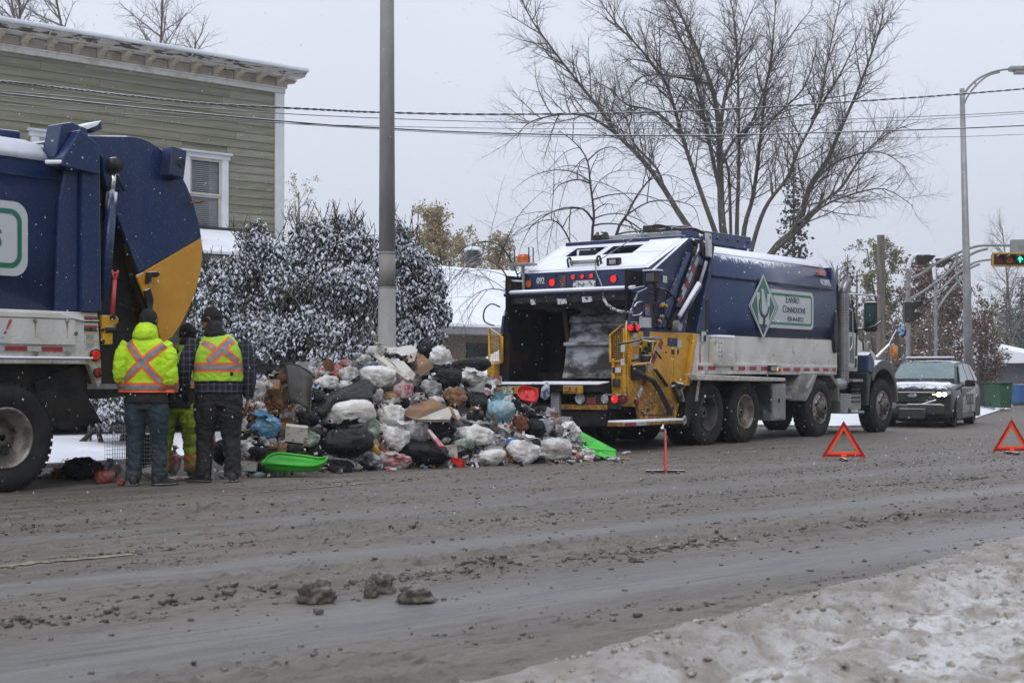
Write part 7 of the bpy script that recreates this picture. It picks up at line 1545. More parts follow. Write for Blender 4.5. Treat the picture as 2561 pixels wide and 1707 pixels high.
def plaid_mat():
 m=bpy.data.materials.new('navy_plaid_flannel');m.use_nodes=True;t=m.node_tree;N=t.nodes;L=t.links;p=N['Principled BSDF']
 tc=N.new('ShaderNodeTexCoord');sp=N.new('ShaderNodeSeparateXYZ');L.new(tc.outputs['Object'],sp.inputs[0])
 def band(o,per,wd,ph=0):
  a=N.new('ShaderNodeMath');a.operation='MULTIPLY_ADD';L.new(o,a.inputs[0]);a.inputs[1].default_value=1/per;a.inputs[2].default_value=ph+50
  f=N.new('ShaderNodeMath');f.operation='FRACT';L.new(a.outputs[0],f.inputs[0]);c=N.new('ShaderNodeMath');c.operation='LESS_THAN';L.new(f.outputs[0],c.inputs[0]);c.inputs[1].default_value=wd;return c.outputs[0]
 def add(a,b):
  x=N.new('ShaderNodeMath');x.operation='ADD';L.new(a,x.inputs[0]);L.new(b,x.inputs[1]);return x.outputs[0]
 s=add(band(sp.outputs[0],.062,.13),band(sp.outputs[2],.07,.12));s2=add(band(sp.outputs[0],.062,.45,.3),band(sp.outputs[2],.07,.45,.3))
 def mix(f,a,b):
  x=N.new('ShaderNodeMix');x.data_type='RGBA';L.new(f,x.inputs[0])
  for i,q in((6,a),(7,b)):
   if isinstance(q,tuple):x.inputs[i].default_value=(*q,1)
   else:L.new(q,x.inputs[i])
  return x.outputs[2]
 def k(v,f):
  x=N.new('ShaderNodeMath');x.operation='MULTIPLY';L.new(v,x.inputs[0]);x.inputs[1].default_value=f;return x.outputs[0]
 c=mix(k(s2,.5),(.010,.011,.018),(.022,.026,.045));c=mix(k(s,.38),c,(.16,.17,.20));L.new(c,p.inputs['Base Color']);p.inputs['Roughness'].default_value=.9
 n=N.new('ShaderNodeTexNoise');n.inputs['Scale'].default_value=70;b=N.new('ShaderNodeBump');b.inputs['Strength'].default_value=.4;b.inputs['Distance'].default_value=.01;L.new(n.outputs['Fac'],b.inputs['Height']);L.new(b.outputs[0],p.inputs['Normal'])
 return m
M['plaid']=plaid_mat()
def head(root,c,yaw,hat=True,hood=None,seed=0,bob=.105):
 """head looks along +y turned by yaw; c is the centre of the skull"""
 rt=Matrix.Rotation(yaw,3,'Z');C=Vector(c)
 b=MB();bm=bmesh.new();bmesh.ops.create_uvsphere(bm,u_segments=28,v_segments=22,radius=1)
 for v in bm.verts:
  x,y,z=v.co;w_=.078*(1-.22*max(0,-z)*max(0,y+.3));d=.098;h=.122
  yy=y*d;zz=z*h;xx=x*w_
  if z<0 and y>0:yy+=-.012*z*-1*0
  if z<-.3:xx*=1-.35*(-z-.3);yy=yy*(1-.1*(-z-.3))+.012*(-z)
  if y>.55:
   nose=math.exp(-((x/.16)**2))*math.exp(-((z+.12)/.22)**2);yy+=.024*nose;yy-=.012*math.exp(-((abs(x)-.36)/.16)**2)*math.exp(-((z-.06)/.12)**2)
   yy+=.006*math.exp(-((x/.3)**2))*math.exp(-((z+.52)/.07)**2)+.010*math.exp(-((x/.3)**2))*math.exp(-((z+.85)/.12)**2)
  v.co=Vector((xx,yy,zz))
 bm.verts.ensure_lookup_table();vs=[C+rt@v.co for v in bm.verts];fs=[[q.index for q in f.verts]for f in bm.faces];bm.free();b.add(vs,fs)
 e=MB()
 hd=b.build('head',M['skin'],root,local=True,smooth=True)
 for s in(-1,1):
  e=MB();q=[C+rt@Vector((s*(.077+.010*math.sin(a)),-.004+.020*math.cos(a),-.005+.032*math.sin(a+.4)))for a in np.linspace(0,6.283,13)];e.tube(q,.007,6,False);e.build('ear',M['skin'],hd,local=True,smooth=True)
  ey=MB().lathe([(.001,0),(.007,.0),(.009,-.004)],(0,0,0),'y',10,1);ey.v=[tuple(C+rt@(Vector(v)+Vector((s*.029,.088,.010))))for v in ey.v];ey.build('eye',M['hair'],hd,local=True)
 if hat:
  h=MB();bm=bmesh.new();bmesh.ops.create_uvsphere(bm,u_segments=32,v_segments=20,radius=1)
  for v in bm.verts:
   x,y,z=v.co;z2=max(z,-.42-.25*max(0,-y));k=1+.05*mnoise.noise(Vector((x*3,y*3,z*3+seed)))
   rr=1/max(.3,math.hypot(x,y))*(1-.06*abs(z))if-.75<z<0 else 1.0;v.co=Vector((x*.090*k*rr,y*.108*k*rr,z2*.118*k+.012+(.02*max(0,-y)if z<-.1 else 0)))
  vs=[C+rt@(v.co+Vector((0,-.006,.016)))for v in bm.verts];fs=[[q.index for q in f.verts]for f in bm.faces];bm.free();h.add(vs,fs)
  hh=h.build('knit_hat',M['wool'],root,local=True,smooth=True)
def hand(root,c,dirv,m,side=1,curl=.5):
 """palm, four unequal bent fingers and a thumb; relaxed, hanging along dirv"""
 d=Vector(dirv).normalized();f=Vector((0,1,0));f=(f-d*f.dot(d)).normalized();a=d.cross(f)*side;C=Vector(c);b=MB()
 limb(b,[C-d*.03,C+d*.03,C+d*.085],[(.026,.018),(.040,.019),(.040,.015)],12)
 for i,(o_,L)in enumerate(((.027,.068),(.009,.078),(-.009,.072),(-.026,.056))):
  p0=C+d*.075+f*o_;p1=p0+d*L*.42-a*.006;p2=p1+d*L*.30-a*L*.30*curl*1.6;p3=p2+d*L*.12-a*L*.28*curl*1.8;limb(b,[p0,p1,p2,p3],[.0092,.0085,.008,.0065],8)
 t0=C+d*.02+f*.03;limb(b,[t0,t0+d*.03+f*.022-a*.006,t0+d*.062+f*.022-a*.016],[.012,.0105,.008],8)
 return bake(b,'hand',m,root,.0035,2)
def boot(root,x,y,yaw,m=None,lift=0):
 rt=Matrix.Rotation(yaw,3,'Z');b=MB();C=Vector((x,y,0));n=18
 secs=[(-.085,.036,.10),(-.05,.045,.135),(0,.048,.15),(.05,.048,.11),(.10,.053,.078),(.15,.052,.066),(.185,.038,.05)]
 vs=[]
 for(yy,w_,h)in secs:
  for j in range(n):
   a=2*math.pi*j/n;vs.append((w_*math.cos(a),yy,max(.0,h*.5+h*.5*math.sin(a)*(1 if math.sin(a)>0 else 1))))
 b.add(vs,[(i*n+j,i*n+(j+1)%n,(i+1)*n+(j+1)%n,(i+1)*n+j)for i in range(len(secs)-1)for j in range(n)]+[tuple(range(n))[::-1],tuple(range((len(secs)-1)*n,len(secs)*n))])
 b.v=[tuple(C+rt@Vector(v))for v in b.v];o=b.build('boot',m or M['boot'],root,local=True,smooth=True)
 s=MB();P=[(-.09,.0),(-.085,.04),(-.02,.050),(.05,.050),(.12,.056),(.17,.05),(.20,.025),(.20,-.025),(.17,-.05),(.12,-.056),(.05,-.05),(-.02,-.05),(-.085,-.04)]
 s.prism([(q[1],q[0])for q in P],-.004,.022,'z');s.v=[tuple(C+rt@Vector(v))for v in s.v];s.build('sole',M['black'],o,local=True,bevel=.004)
def person(px,py,d,yaw,label):
 p=U(px,HOR,d=d);return thing('person',label,'person',(p.x,p.y,0),AX-R_(90)+yaw)
def legs(b,L,hipw,kneebend=0,r=(.125,.092,.078,.082),hz=.92):
 for s,(fx,fy)in zip((-1,1),L):
  limb(b,[(s*hipw,0,hz),(s*hipw*1.05+(fx-s*hipw)*.3,.01+fy*.3,hz*.76),(lerp(s*hipw,fx,.62),lerp(0,fy,.55)+.03,hz*.52),(lerp(s*hipw,fx,.88),lerp(0,fy,.85),hz*.28),(fx,fy,.07)],[(r[0],r[0]*1.05),(r[0]*.98,r[0]),(r[1],r[1]),(r[2],r[2]*1.05),(r[3],r[3]*1.1)],18)
A_=person(366,1213,15.35,R_(-4),'man in bright yellow hi-vis jacket and teal trousers, leftmost of the three')
b=MB();legs(b,[(-.135,.0),(.125,.06)],.10,r=(.118,.088,.074,.08),hz=.93)
loft(b,[(0,.0,.80,.18,.125),(0,0,.90,.205,.14),(0,0,1.0,.2,.13)])
bake(b,'trousers',M['jean'],A_,.012,4,.018,8,lambda c:1.5 if c.z<.45 else.8)
boot(A_,-.135,.0,R_(14));boot(A_,.13,.06,R_(-42))
b=MB();loft(b,[(0,.0,.86,.235,.155),(0,0,.93,.225,.155),(0,0,1.05,.19,.14)]);bake(b,'under_coat',M['blackcloth'],A_,.012,5,.008,7)
b=MB();loft(b,[(-.005,0,.985,.222,.165,.85),(-.005,-.005,1.06,.22,.168,.85),(0,-.01,1.2,.212,.168,.85),(0,-.012,1.35,.212,.16,.85),(0,-.005,1.46,.196,.14,.9),(0,0,1.52,.155,.12),(0,.0,1.56,.09,.09)])
AL=[(-.175,0,1.47),(-.238,-.012,1.36),(-.262,-.03,1.22),(-.268,.0,1.12),(-.245,.07,1.035)];AR=[(.175,0,1.47),(.238,-.015,1.36),(.262,-.035,1.20),(.268,-.01,1.08),(.25,.05,1.00)]
for P in(AL,AR):limb(b,P,[(.085,.09),(.083,.09),(.074,.08),(.07,.072),(.062,.066)],18)
jk=bake(b,'hi_vis_jacket',M['hivis'],A_,.010,6,.012,8,lambda c:1.25 if abs(c.x)>.2 else.75,1)
b=MB()
loft(b,[(0,-.02,1.50,.12,.10),(0,-.035,1.545,.135,.125),(.005,-.035,1.60,.125,.13),(.005,-.025,1.655,.10,.11),(.005,-.01,1.70,.06,.07)]);hdj=bake(b,'hood',M['hivis'],A_,.009,5,.012,11,None,2)
head(A_,(.015,.03,1.70),R_(-8),seed=1)
b=MB();limb(b,[(0,.02,1.50),(0,.03,1.62)],[.06,.055]);b.build('neck',M['skin'],A_,local=True,smooth=True)
for s,P in((-1,AL),(1,AR)):
 d=(Vector(P[-1])-Vector(P[-2])).normalized();hand(A_,Vector(P[-1])+d*.05+Vector((0,.01,0)),d,M['glove'],s)
bv=bvh_of(jk)
def band(root,bv,rays,w_=.092,side=None,ws=.048):
 o=ribbon(root,bv,rays,w_,M['orange'],'orange_band',.0035,7,side)
 if o is not None:ribbon(o,bv,rays,ws,M['silver'],'reflective_tape',.0065,5,side)
UP=Vector((0,0,1))
band(A_,bv,hoop_rays(0,0,1.025,n=72),.10,UP,.052)
band(A_,bv,line_rays((-.165,1.50),(.185,1.075)),.088,None,.045)
band(A_,bv,line_rays((.215,1.465),(-.205,1.085)),.095,None,.05)
for P in(AL,AR):
 c0=Vector(P[-2]).lerp(Vector(P[-1]),.35);d=(Vector(P[-1])-Vector(P[-2])).normalized();e1=d.orthogonal().normalized();e2=d.cross(e1)
 rays=[(c0+(e1*math.cos(a)+e2*math.sin(a))*.2,-(e1*math.cos(a)+e2*math.sin(a)))for a in np.linspace(0,6.283,40)]
 band(A_,bv,rays,.09,d,.045)
C_=person(546,1200,15.9,R_(16),'man in lime safety vest over dark plaid jacket, rightmost of the three')
b=MB();legs(b,[(-.15,.03),(.15,-.04)],.11,r=(.135,.10,.085,.085),hz=.96)
loft(b,[(0,.0,.82,.20,.135),(0,0,.92,.225,.15),(0,0,1.02,.21,.14)]);bake(b,'trousers',M['blackpants'],C_,.012,4,.018,7,lambda c:1.3,3)
boot(C_,-.16,.03,R_(48));boot(C_,.15,-.04,R_(-12))
b=MB();loft(b,[(0,0,.955,.255,.17,.9),(0,0,1.03,.252,.17,.9),(0,0,1.25,.245,.165),(0,-.005,1.42,.25,.15),(0,.0,1.53,.205,.12),(0,.0,1.58,.09,.085)])
CL=[(-.225,0,1.50),(-.30,-.01,1.38),(-.345,-.03,1.22),(-.36,.02,1.08),(-.345,.10,.97)];CR=[(.225,0,1.50),(.295,-.01,1.37),(.325,-.02,1.2),(.33,.0,1.05),(.32,.04,.91)]
for P in(CL,CR):limb(b,P,[(.092,.10),(.088,.095),(.076,.08),(.07,.072),(.055,.06)],18)
pj=bake(b,'plaid_jacket',M['plaid'],C_,.010,6,.011,8,None,4)
b=MB();loft(b,[(0,-.004,1.085,.272,.188,.9),(0,-.006,1.15,.270,.187,.9),(0,-.006,1.30,.262,.183,.9),(0,-.01,1.42,.252,.170,.9),(0,-.006,1.50,.215,.15,.9),(0,.0,1.565,.155,.125),(0,.0,1.59,.11,.10)])
vj=bake(b,'safety_vest',M['hivis_vest'],C_,.010,4,.009,7,lambda c:.5+.8*(c.z<1.25),5)
head(C_,(-.075,.045,1.745),R_(66),seed=2)
b=MB();loft(b,[(-.02,-.01,1.55,.13,.115),(-.035,-.015,1.60,.12,.12),(-.045,-.01,1.66,.095,.11),(-.045,-.012,1.71,.075,.095),(-.05,-.01,1.735,.06,.08)]);bake(b,'black_scarf',M['blackcloth'],C_,.009,4,.012,12,None,6)
for s,P in((-1,CL),(1,CR)):
 d=(Vector(P[-1])-Vector(P[-2])).normalized();hand(C_,Vector(P[-1])+d*.045,d,M['glove']if s<0 else M['skin'],s)
bv=bvh_of(vj)
band(C_,bv,hoop_rays(0,0,1.235,n=72),.10,UP,.055)
band(C_,bv,line_rays((.135,1.535),(-.12,1.285)),.10,None,.055)
band(C_,bv,line_rays((.045,1.41),(.20,1.29)),.085,None,.045);band(C_,bv,line_rays((-.17,1.50),(-.05,1.43)),.07,None,.036)
em=MB().lathe([(.024,0),(.024,.003)],(0,0,0),'y',8,-1);h=bv.ray_cast(Vector((.12,-.6,1.165)),Vector((0,1,0)))
if h[0]:em.v=[tuple(Vector(v)+h[0])for v in em.v];em.build('vest_emblem',M['blackcloth'],C_,local=True)
B2=person(446,1190,16.7,R_(6),'shorter person in dirty yellow-green hi-vis trousers, half hidden between the other two')
b=MB();legs(b,[(-.19,.0),(.17,-.02)],.11,r=(.125,.105,.098,.095),hz=.84)
loft(b,[(0,.0,.72,.19,.13),(0,0,.82,.205,.15),(0,0,.9,.2,.15)]);tr=bake(b,'hi_vis_trousers',M['hivis_dirty'],B2,.012,5,.015,8,lambda c:1.3,7)
boot(B2,-.19,0,R_(25));boot(B2,.17,-.02,R_(-20))
b=MB();loft(b,[(0,.0,.78,.225,.16),(0,0,.9,.23,.165),(0,.02,1.1,.22,.16),(0,.05,1.28,.22,.15),(0,.08,1.40,.19,.12),(0,.10,1.45,.09,.08)])
BL=[(-.19,.06,1.36),(-.26,.05,1.22),(-.27,.05,1.05),(-.24,.10,.92)];BR=[(.19,.06,1.36),(.26,.04,1.2),(.27,.02,1.02),(.22,-.02,.88)]
for P in(BL,BR):limb(b,P,[(.085,.09),(.08,.085),(.07,.075),(.06,.062)],16)
bj=bake(b,'dark_coat',M['blackcloth'],B2,.011,5,.010,8,None,8)
b=MB();loft(b,[(0,.02,1.00,.245,.18,.9),(0,.03,1.15,.24,.178,.9),(.02,.055,1.28,.235,.165,.9),(.04,.08,1.38,.205,.14),(.055,.10,1.43,.12,.11),(.06,.11,1.49,.10,.10)])
vb=bake(b,'safety_vest',M['hivis_vest'],B2,.011,4,.008,7,None,9)
head(B2,(.085,.13,1.60),R_(50),seed=3)
b=MB();loft(b,[(.05,.10,1.43,.085,.085),(.08,.12,1.55,.07,.08)]);b.build('collar',M['blackcloth'],B2,local=True,smooth=True)
for s,P in((-1,BL),(1,BR)):d=(Vector(P[-1])-Vector(P[-2])).normalized();hand(B2,Vector(P[-1])+d*.045,d,M['glove'],s)
bv=bvh_of(vb);band(B2,bv,hoop_rays(0,0.03,1.07,n=60),.095,UP,.05);band(B2,bv,line_rays((-.15,1.38),(.12,1.12)),.08,None,.042)
bv=bvh_of(tr)
for sx in(-.19,.17):
 for z in(.145,.235):
  rays=[(Vector((sx+.2*math.cos(a),-.01+.2*math.sin(a),z)),Vector((-math.cos(a),-math.sin(a),0)))for a in np.linspace(0,6.283,36)]
  band(B2,bv,rays,.055 if z<.2 else.03,UP,.03 if z<.2 else.01)

# ================================================================ RUBBISH HEAP
Z3=lambda x,y:(560+x/3.92,840+y/3.92)
Z4b=lambda x,y:(1060+x/3.92,840+y/3.92)
_px=[560,600,640,700,760,860,930,1020,1100,1160,1220,1290,1380,1440,1500,1560]
_top=[1120,1000,940,915,912,905,882,878,890,915,945,985,1035,1090,1125,1150]
_base=[1196,1194,1192,1188,1186,1180,1176,1172,1170,1168,1166,1162,1158,1154,1151,1150]
from functools import lru_cache
@lru_cache(None)
def _hp(px):
 yb=float(np.interp(px,_px,_base));yt=float(np.interp(px,_px,_top));df=EYE*FOC/(yb-HOR);k=float(np.interp(px,[560,700,1000,1250,1560],[.5,1.5,2.0,1.6,.25]));dr=df+k
 return df,dr,k,max(.02,EYE+(HOR-yt)*dr/FOC)
def heap_z(px,d):
 df,dr,k,zt=_hp(px);t=min(1,max(0,(d-df)/(dr-df)));b=min(1,max(0,(d-dr)/(k*.9+.3)))
 return zt*(1-(1-t)**1.5)*(1-b*b*(3-2*b))
def on_heap(px,py):
 d=15.5
 for i in range(700):
  z=EYE+(HOR-py)*d/FOC
  if z<=heap_z(px,d)+.02 or z<0:break
  d+=.012
 else:d=EYE*FOC/(np.interp(px,_px,_base)-HOR)+float(np.interp(px,[560,1000,1560],[.6,2.0,.3]))
 return U(px,py,d=d),d
pp=np.linspace(566,1556,150);V=[]
for px in pp:
 df=EYE*FOC/(np.interp(px,_px,_base)-HOR)
 for j in range(60):
  d=df-.02+j*.07;q=U(px,HOR,d=d);V.append((q.x,q.y,max(0,float(heap_z(px,d))*.93-.02+.10*mnoise.noise(Vector((q.x*5,q.y*5,3)))*(heap_z(px,d)>.15))+.004))
i=np.arange(150*60).reshape(150,60);Fq=np.stack([i[:-1,:-1],i[1:,:-1],i[1:,1:],i[:-1,1:]],-1).reshape(-1,4)
M['heap']=mat('wet_mixed_rubbish',(.05,.042,.036),.6,col2=(.16,.14,.125),scale=9,contrast=(.48,.6),bump=1,bscale=22,detail=8)
hp=mesh_np('rubbish_heap',V,Fq,M['heap'],smooth=True,kind='stuff');tag(hp,'compacted core of wet mixed household rubbish under the bags','rubbish',kind='stuff')
def bagmat(n,c,c2,r=.24,al=1):return mat(n,c,r,col2=c2,scale=1.6,contrast=(.42,.62),bump=2.6,bscale=3.4,coat=.0 if max(c)<.06 else.25,detail=3,spec=.22 if max(c)<.06 else.45)
BM=dict(w=bagmat('white_plastic',(.78,.775,.76),(.50,.47,.43)),w2=bagmat('milky_plastic',(.60,.60,.59),(.30,.27,.23)),g=bagmat('grey_clear_plastic',(.42,.43,.45),(.16,.15,.14),.25),k=bagmat('black_plastic_film',(.006,.006,.0065),(.016,.016,.017),.3),kg=bagmat('charcoal_plastic',(.02,.021,.024),(.009,.009,.010),.3),b=bagmat('blue_plastic_film',(.06,.22,.42),(.16,.32,.46),.3),lb=bagmat('light_blue_plastic',(.17,.40,.50),(.34,.42,.46),.3),li=bagmat('lilac_plastic',(.42,.40,.47),(.3,.27,.3)),gr=bagmat('green_tinted_plastic',(.38,.44,.36),(.12,.15,.10)),dg=bagmat('dark_green_plastic',(.035,.05,.03),(.015,.018,.012)),pk=bagmat('pink_streaked_plastic',(.52,.44,.43),(.40,.12,.13)),r=bagmat('red_plastic_film',(.42,.03,.02),(.30,.16,.14)),or_=bagmat('orange_plastic_film',(.55,.2,.05),(.4,.35,.3)),y=bagmat('yellow_plastic',(.60,.36,.02),(.42,.24,.02)),br=mat('crumpled_brown_paper',(.26,.13,.065),.8,col2=(.19,.09,.045),scale=3,bump=1.4,bscale=5),cb=mat('wet_cardboard',(.25,.145,.075),.85,col2=(.14,.078,.04),scale=2.5,bump=.4,bscale=12),wb=mat('white_chipboard',(.52,.49,.44),.7,col2=(.36,.31,.25),scale=2.2,contrast=(.5,.62),bump=.3),gb=mat('grey_board',(.24,.235,.23),.7,col2=(.14,.13,.12),scale=3,bump=.3),wr=mat('white_and_red_carton',(.5,.47,.46),.5,col2=(.45,.04,.03),scale=3.5,contrast=(.52,.56),bump=.4),rb=mat('rust_brown_scraps',(.13,.045,.02),.9,col2=(.24,.10,.04),scale=16,bump=1,bscale=40),st=mat('dry_straw',(.30,.20,.09),.9,col2=(.16,.10,.045),scale=14),gn=mat('bright_green_plastic',(.05,.48,.035),.35,col2=(.05,.26,.035),scale=5,contrast=(.5,.75),bump=.15),bl=mat('blue_foam',(.02,.17,.5),.5,col2=(.02,.14,.42),scale=4),red=mat('glossy_red_plastic',(.62,.015,.01),.3,col2=(.50,.01,.01),scale=3),sg=mat('dark_grey_plastic_shell',(.075,.068,.06),.6,col2=(.035,.03,.026),scale=2.5,bump=.2),pc=mat('pink_cloth',(.38,.2,.2),.9,col2=(.28,.14,.15),scale=6,bump=.5),ck=mat('checked_rag',(.06,.08,.16),.9,col2=(.42,.44,.48),scale=9,contrast=(.48,.52),bump=.6))
def from_bm(bm,nm,smooth=True):
 me=bpy.data.meshes.new(nm);bm.to_mesh(me);bm.free();me.polygons.foreach_set('use_smooth',[smooth]*len(me.polygons));me.materials.append(BM['w']);return me
def ridged(p,f):return 1-abs(mnoise.noise(p*f))*2.2
def bag_mesh(seed,neck=True):
 """a filled film bag: pleats run up to a tied neck with loose ears"""
 rn=random.Random(seed);bm=bmesh.new();n,k=56,34;rows=[];sd=Vector((seed*5.3,seed*2.1,0))
 prof=[]
 for i in range(k):
  t=i/(k-1)
  if t<.80:a=-math.pi/2+t/.80*math.pi*.93;r=.5*math.cos(a)**.75 if math.cos(a)>0 else 0;z=.40*math.sin(a)
  else:s=(t-.80)/.2;r=lerp(.5*math.cos(-math.pi/2+math.pi*.93)**.75,.055,min(1,s*2.2))if s<.45 else.055+.20*((s-.45)/.55)**1.3;z=.40*math.sin(math.pi*.43)+s*.24
  if not neck and t>=.80:r=.5*math.cos(-math.pi/2+math.pi*.93)*(1-(t-.8)/.2)+.001;z=.4
  prof.append((r,z))
 tilt=Matrix.Rotation(R_(rn.uniform(-75,75)if neck else 0),3,rn.choice(('X','Y')));ph=rn.random()*6
 for i,(r,z)in enumerate(prof):
  t=i/(k-1);row=[]
  for j in range(n):
   a=2*math.pi*j/n;pl=(math.sin(a*11+ph+3*mnoise.noise(Vector((t*3,a,seed))))+.6*math.sin(a*19+ph*2+t*4))*.085*max(0,t-.15)**1.1*(1 if neck else.4);rr=r*(1+pl*2.2)
   if t>.9 and neck:rr*=1+.5*math.sin(a*2+ph)
   p=Vector((rr*math.cos(a),rr*math.sin(a),z));p=tilt@p
   q=p*1.9+sd;kx=1+.24*mnoise.noise(q)+.10*mnoise.noise(q*2.1);p2=p*kx;wv=mnoise.noise(q*1.3)*.8
   cr=ridged(q+Vector((wv,wv,-wv)),1.9)*.45+ridged(q+Vector((0,wv,wv)),4.2)*.36+ridged(q+Vector((wv,0,wv)),9)*.19;p2+=p.normalized()*(cr-.55)*.062 if p.length>.01 else Vector()
   row.append(bm.verts.new(p2))
  rows.append(row)
 for i in range(k-1):
  for j in range(n):bm.faces.new((rows[i][j],rows[i][(j+1)%n],rows[i+1][(j+1)%n],rows[i+1][j]))
 bm.faces.new(rows[0][::-1])
 if not neck:bm.faces.new(rows[-1])
 zs=[v.co.z for v in bm.verts];xs=[v.co.x for v in bm.verts];ys=[v.co.y for v in bm.verts];mx_=[(min(a),max(a))for a in(xs,ys,zs)]
 for v in bm.verts:v.co=Vector([(v.co[q]-(mx_[q][0]+mx_[q][1])/2)/(mx_[q][1]-mx_[q][0])for q in range(3)])
 return from_bm(bm,'bag')
def wad_mesh(seed,sharp=.13,sub=4,nm='wad'):
 bm=bmesh.new();bmesh.ops.create_icosphere(bm,subdivisions=sub,radius=.5);sd=Vector((seed*4.1,0,seed))
 for v in bm.verts:
  q=v.co*3+sd;vv,_=mnoise.voronoi(q,distance_metric='DISTANCE',exponent=2.5);v.co=v.co*(1+.3*mnoise.noise(q*.5))+v.co.normalized()*((vv[1]-vv[0])*sharp*1.4-sharp*.5+.05*mnoise.noise(q*3))
 return from_bm(bm,nm,seed%2==0)
def sheet_mesh(seed,th=.02,ragged=.12,bend=.15):
 rn=random.Random(seed);N=22;b=MB();top=[];poly=[(rn.uniform(.38,.5)*sx,rn.uniform(.36,.5)*sy)for sx,sy in((-1,-1),(1,-1),(1,1),(-1,1))]
 for s in(1,-1):
  for i in range(N+1):
   for j in range(N+1):
    u,v=i/N,j/N;x=(1-u)*(1-v)*poly[0][0]+u*(1-v)*poly[1][0]+u*v*poly[2][0]+(1-u)*v*poly[3][0];y=(1-u)*(1-v)*poly[0][1]+u*(1-v)*poly[1][1]+u*v*poly[2][1]+(1-u)*v*poly[3][1]
    e=min(u,1-u,v,1-v);rg_=ragged*mnoise.noise(Vector((x*7,y*7,seed)))*(1 if e<.03 else.2);top.append((x*(1+rg_),y*(1+rg_),bend*(mnoise.noise(Vector((x*2,y*2,seed*3)))+.4*ridged(Vector((x,y,seed)),3))+s*th/2))
 n=(N+1)**2;fs=[(i*(N+1)+j,(i+1)*(N+1)+j,(i+1)*(N+1)+j+1,i*(N+1)+j+1)for i in range(N)for j in range(N)];fb=[tuple(n+q for q in f[::-1])for f in fs]
 edge=[i*(N+1)for i in range(N+1)]+[N*(N+1)+j for j in range(1,N+1)]+[i*(N+1)+N for i in range(N-1,-1,-1)]+[j for j in range(N-1,0,-1)]
 es=[(edge[k],edge[(k+1)%len(edge)],n+edge[(k+1)%len(edge)],n+edge[k])for k in range(len(edge))];me=bpy.data.meshes.new('sheet');me.from_pydata(top,[],fs+fb+es);me.polygons.foreach_set('use_smooth',[th<.015]*len(me.polygons));me.materials.append(BM['w']);return me
def box_mesh(seed,open_=True):
 rn=random.Random(seed);b=MB();t=.03
 b.box(-.5,.5,-.5,.5,-.5,-.5+t).box(-.5,-.5+t,-.5,.5,-.5+t+.001,.3).box(.5-t,.5,-.5,.5,-.5+t+.001,.3).box(-.5+t+.001,.5-t-.001,-.5,-.5+t,-.5+t+.001,.3).box(-.5+t+.001,.5-t-.001,.5-t,.5,-.5+t+.001,.3)
 if open_:
  for s in(-1,1):b.box(-.48,.48,s*.5-.012,s*.5+.012,.305,.62,Matrix.Rotation(R_(rn.uniform(-60,-10)*s),3,'X'),(0,s*.5,.3));b.box(s*.5-.012,s*.5+.012,-.46,.46,.305,.6,Matrix.Rotation(R_(rn.uniform(0,70)*s),3,'Y'),(s*.5,0,.3))
 else:b.box(-.51,.51,-.51,.51,.302,.34)
 me=bpy.data.meshes.new('box');me.from_pydata([(v[0]*.85+.04*mnoise.noise(Vector(v)*2+Vector((seed,0,0))),v[1]*.85,v[2]*.85+.04*mnoise.noise(Vector(v)*2+Vector((0,seed,4))))for v in b.v],[],b.f);me.materials.append(BM['cb']);return me
BAGS=[bag_mesh(s)for s in range(1,8)];SLUMP=[bag_mesh(s+20,False)for s in range(5)];WADS=[wad_mesh(s,.16 if s<3 else.1,4 if s<3 else 3)for s in range(1,6)];SHEETS=[sheet_mesh(1),sheet_mesh(2,.035,.1,.03),sheet_mesh(3,.01,.25,.3),sheet_mesh(4,.012,.3,.4)];BOXES=[box_mesh(1),box_mesh(2),box_mesh(3,False)]
rh=random.Random(77)
POOL=dict(bag=BAGS,slump=SLUMP,wad=WADS,sheet=SHEETS[:2],film=SHEETS[2:],box=BOXES[:2],carton=BOXES[2:])
def item(px,py,wpx,hpx,kind,m,label,name,cat,rot=None,dep=None,push=.38,group=None):
 p,d=on_heap(px,py);s=FOC/d;w_,h_=wpx/s,hpx/s;me=rh.choice(POOL[kind]);flat=kind in('sheet','film')
 o=shared(name,me);f=Vector((-FWD[0],-FWD[1],.35)).normalized()
 o.location=p+f*min(w_,h_)*push*(.3 if flat else 1)
 if flat:o.scale=(w_*1.1,max(h_,.1)*1.1,min(w_,h_,.25));o.rotation_euler=(R_(rh.uniform(48,70)),R_(rh.uniform(-10,10)),AX-R_(90)+R_(rh.uniform(-15,15)))if rot is None else rot
 else:o.scale=(w_*1.08,(w_+h_)*.5*.85 if dep is None else dep,h_*1.1);o.rotation_euler=(R_(rh.uniform(-12,12)),R_(rh.uniform(-8,8)),AX-R_(90)+R_(rh.uniform(-22,22)))if rot is None else rot
 if m:o.material_slots[0].link='OBJECT';o.material_slots[0].material=BM[m]
 tag(o,label,cat,group);return o
KN=dict(bag=('rubbish_bag','bag'),slump=('rubbish_bag','bag'),wad=('crumpled_wad','scrap'),sheet=('board','board'),film=('plastic_sheet','plastic sheet'),box=('cardboard_box','box'),carton=('carton','box'))
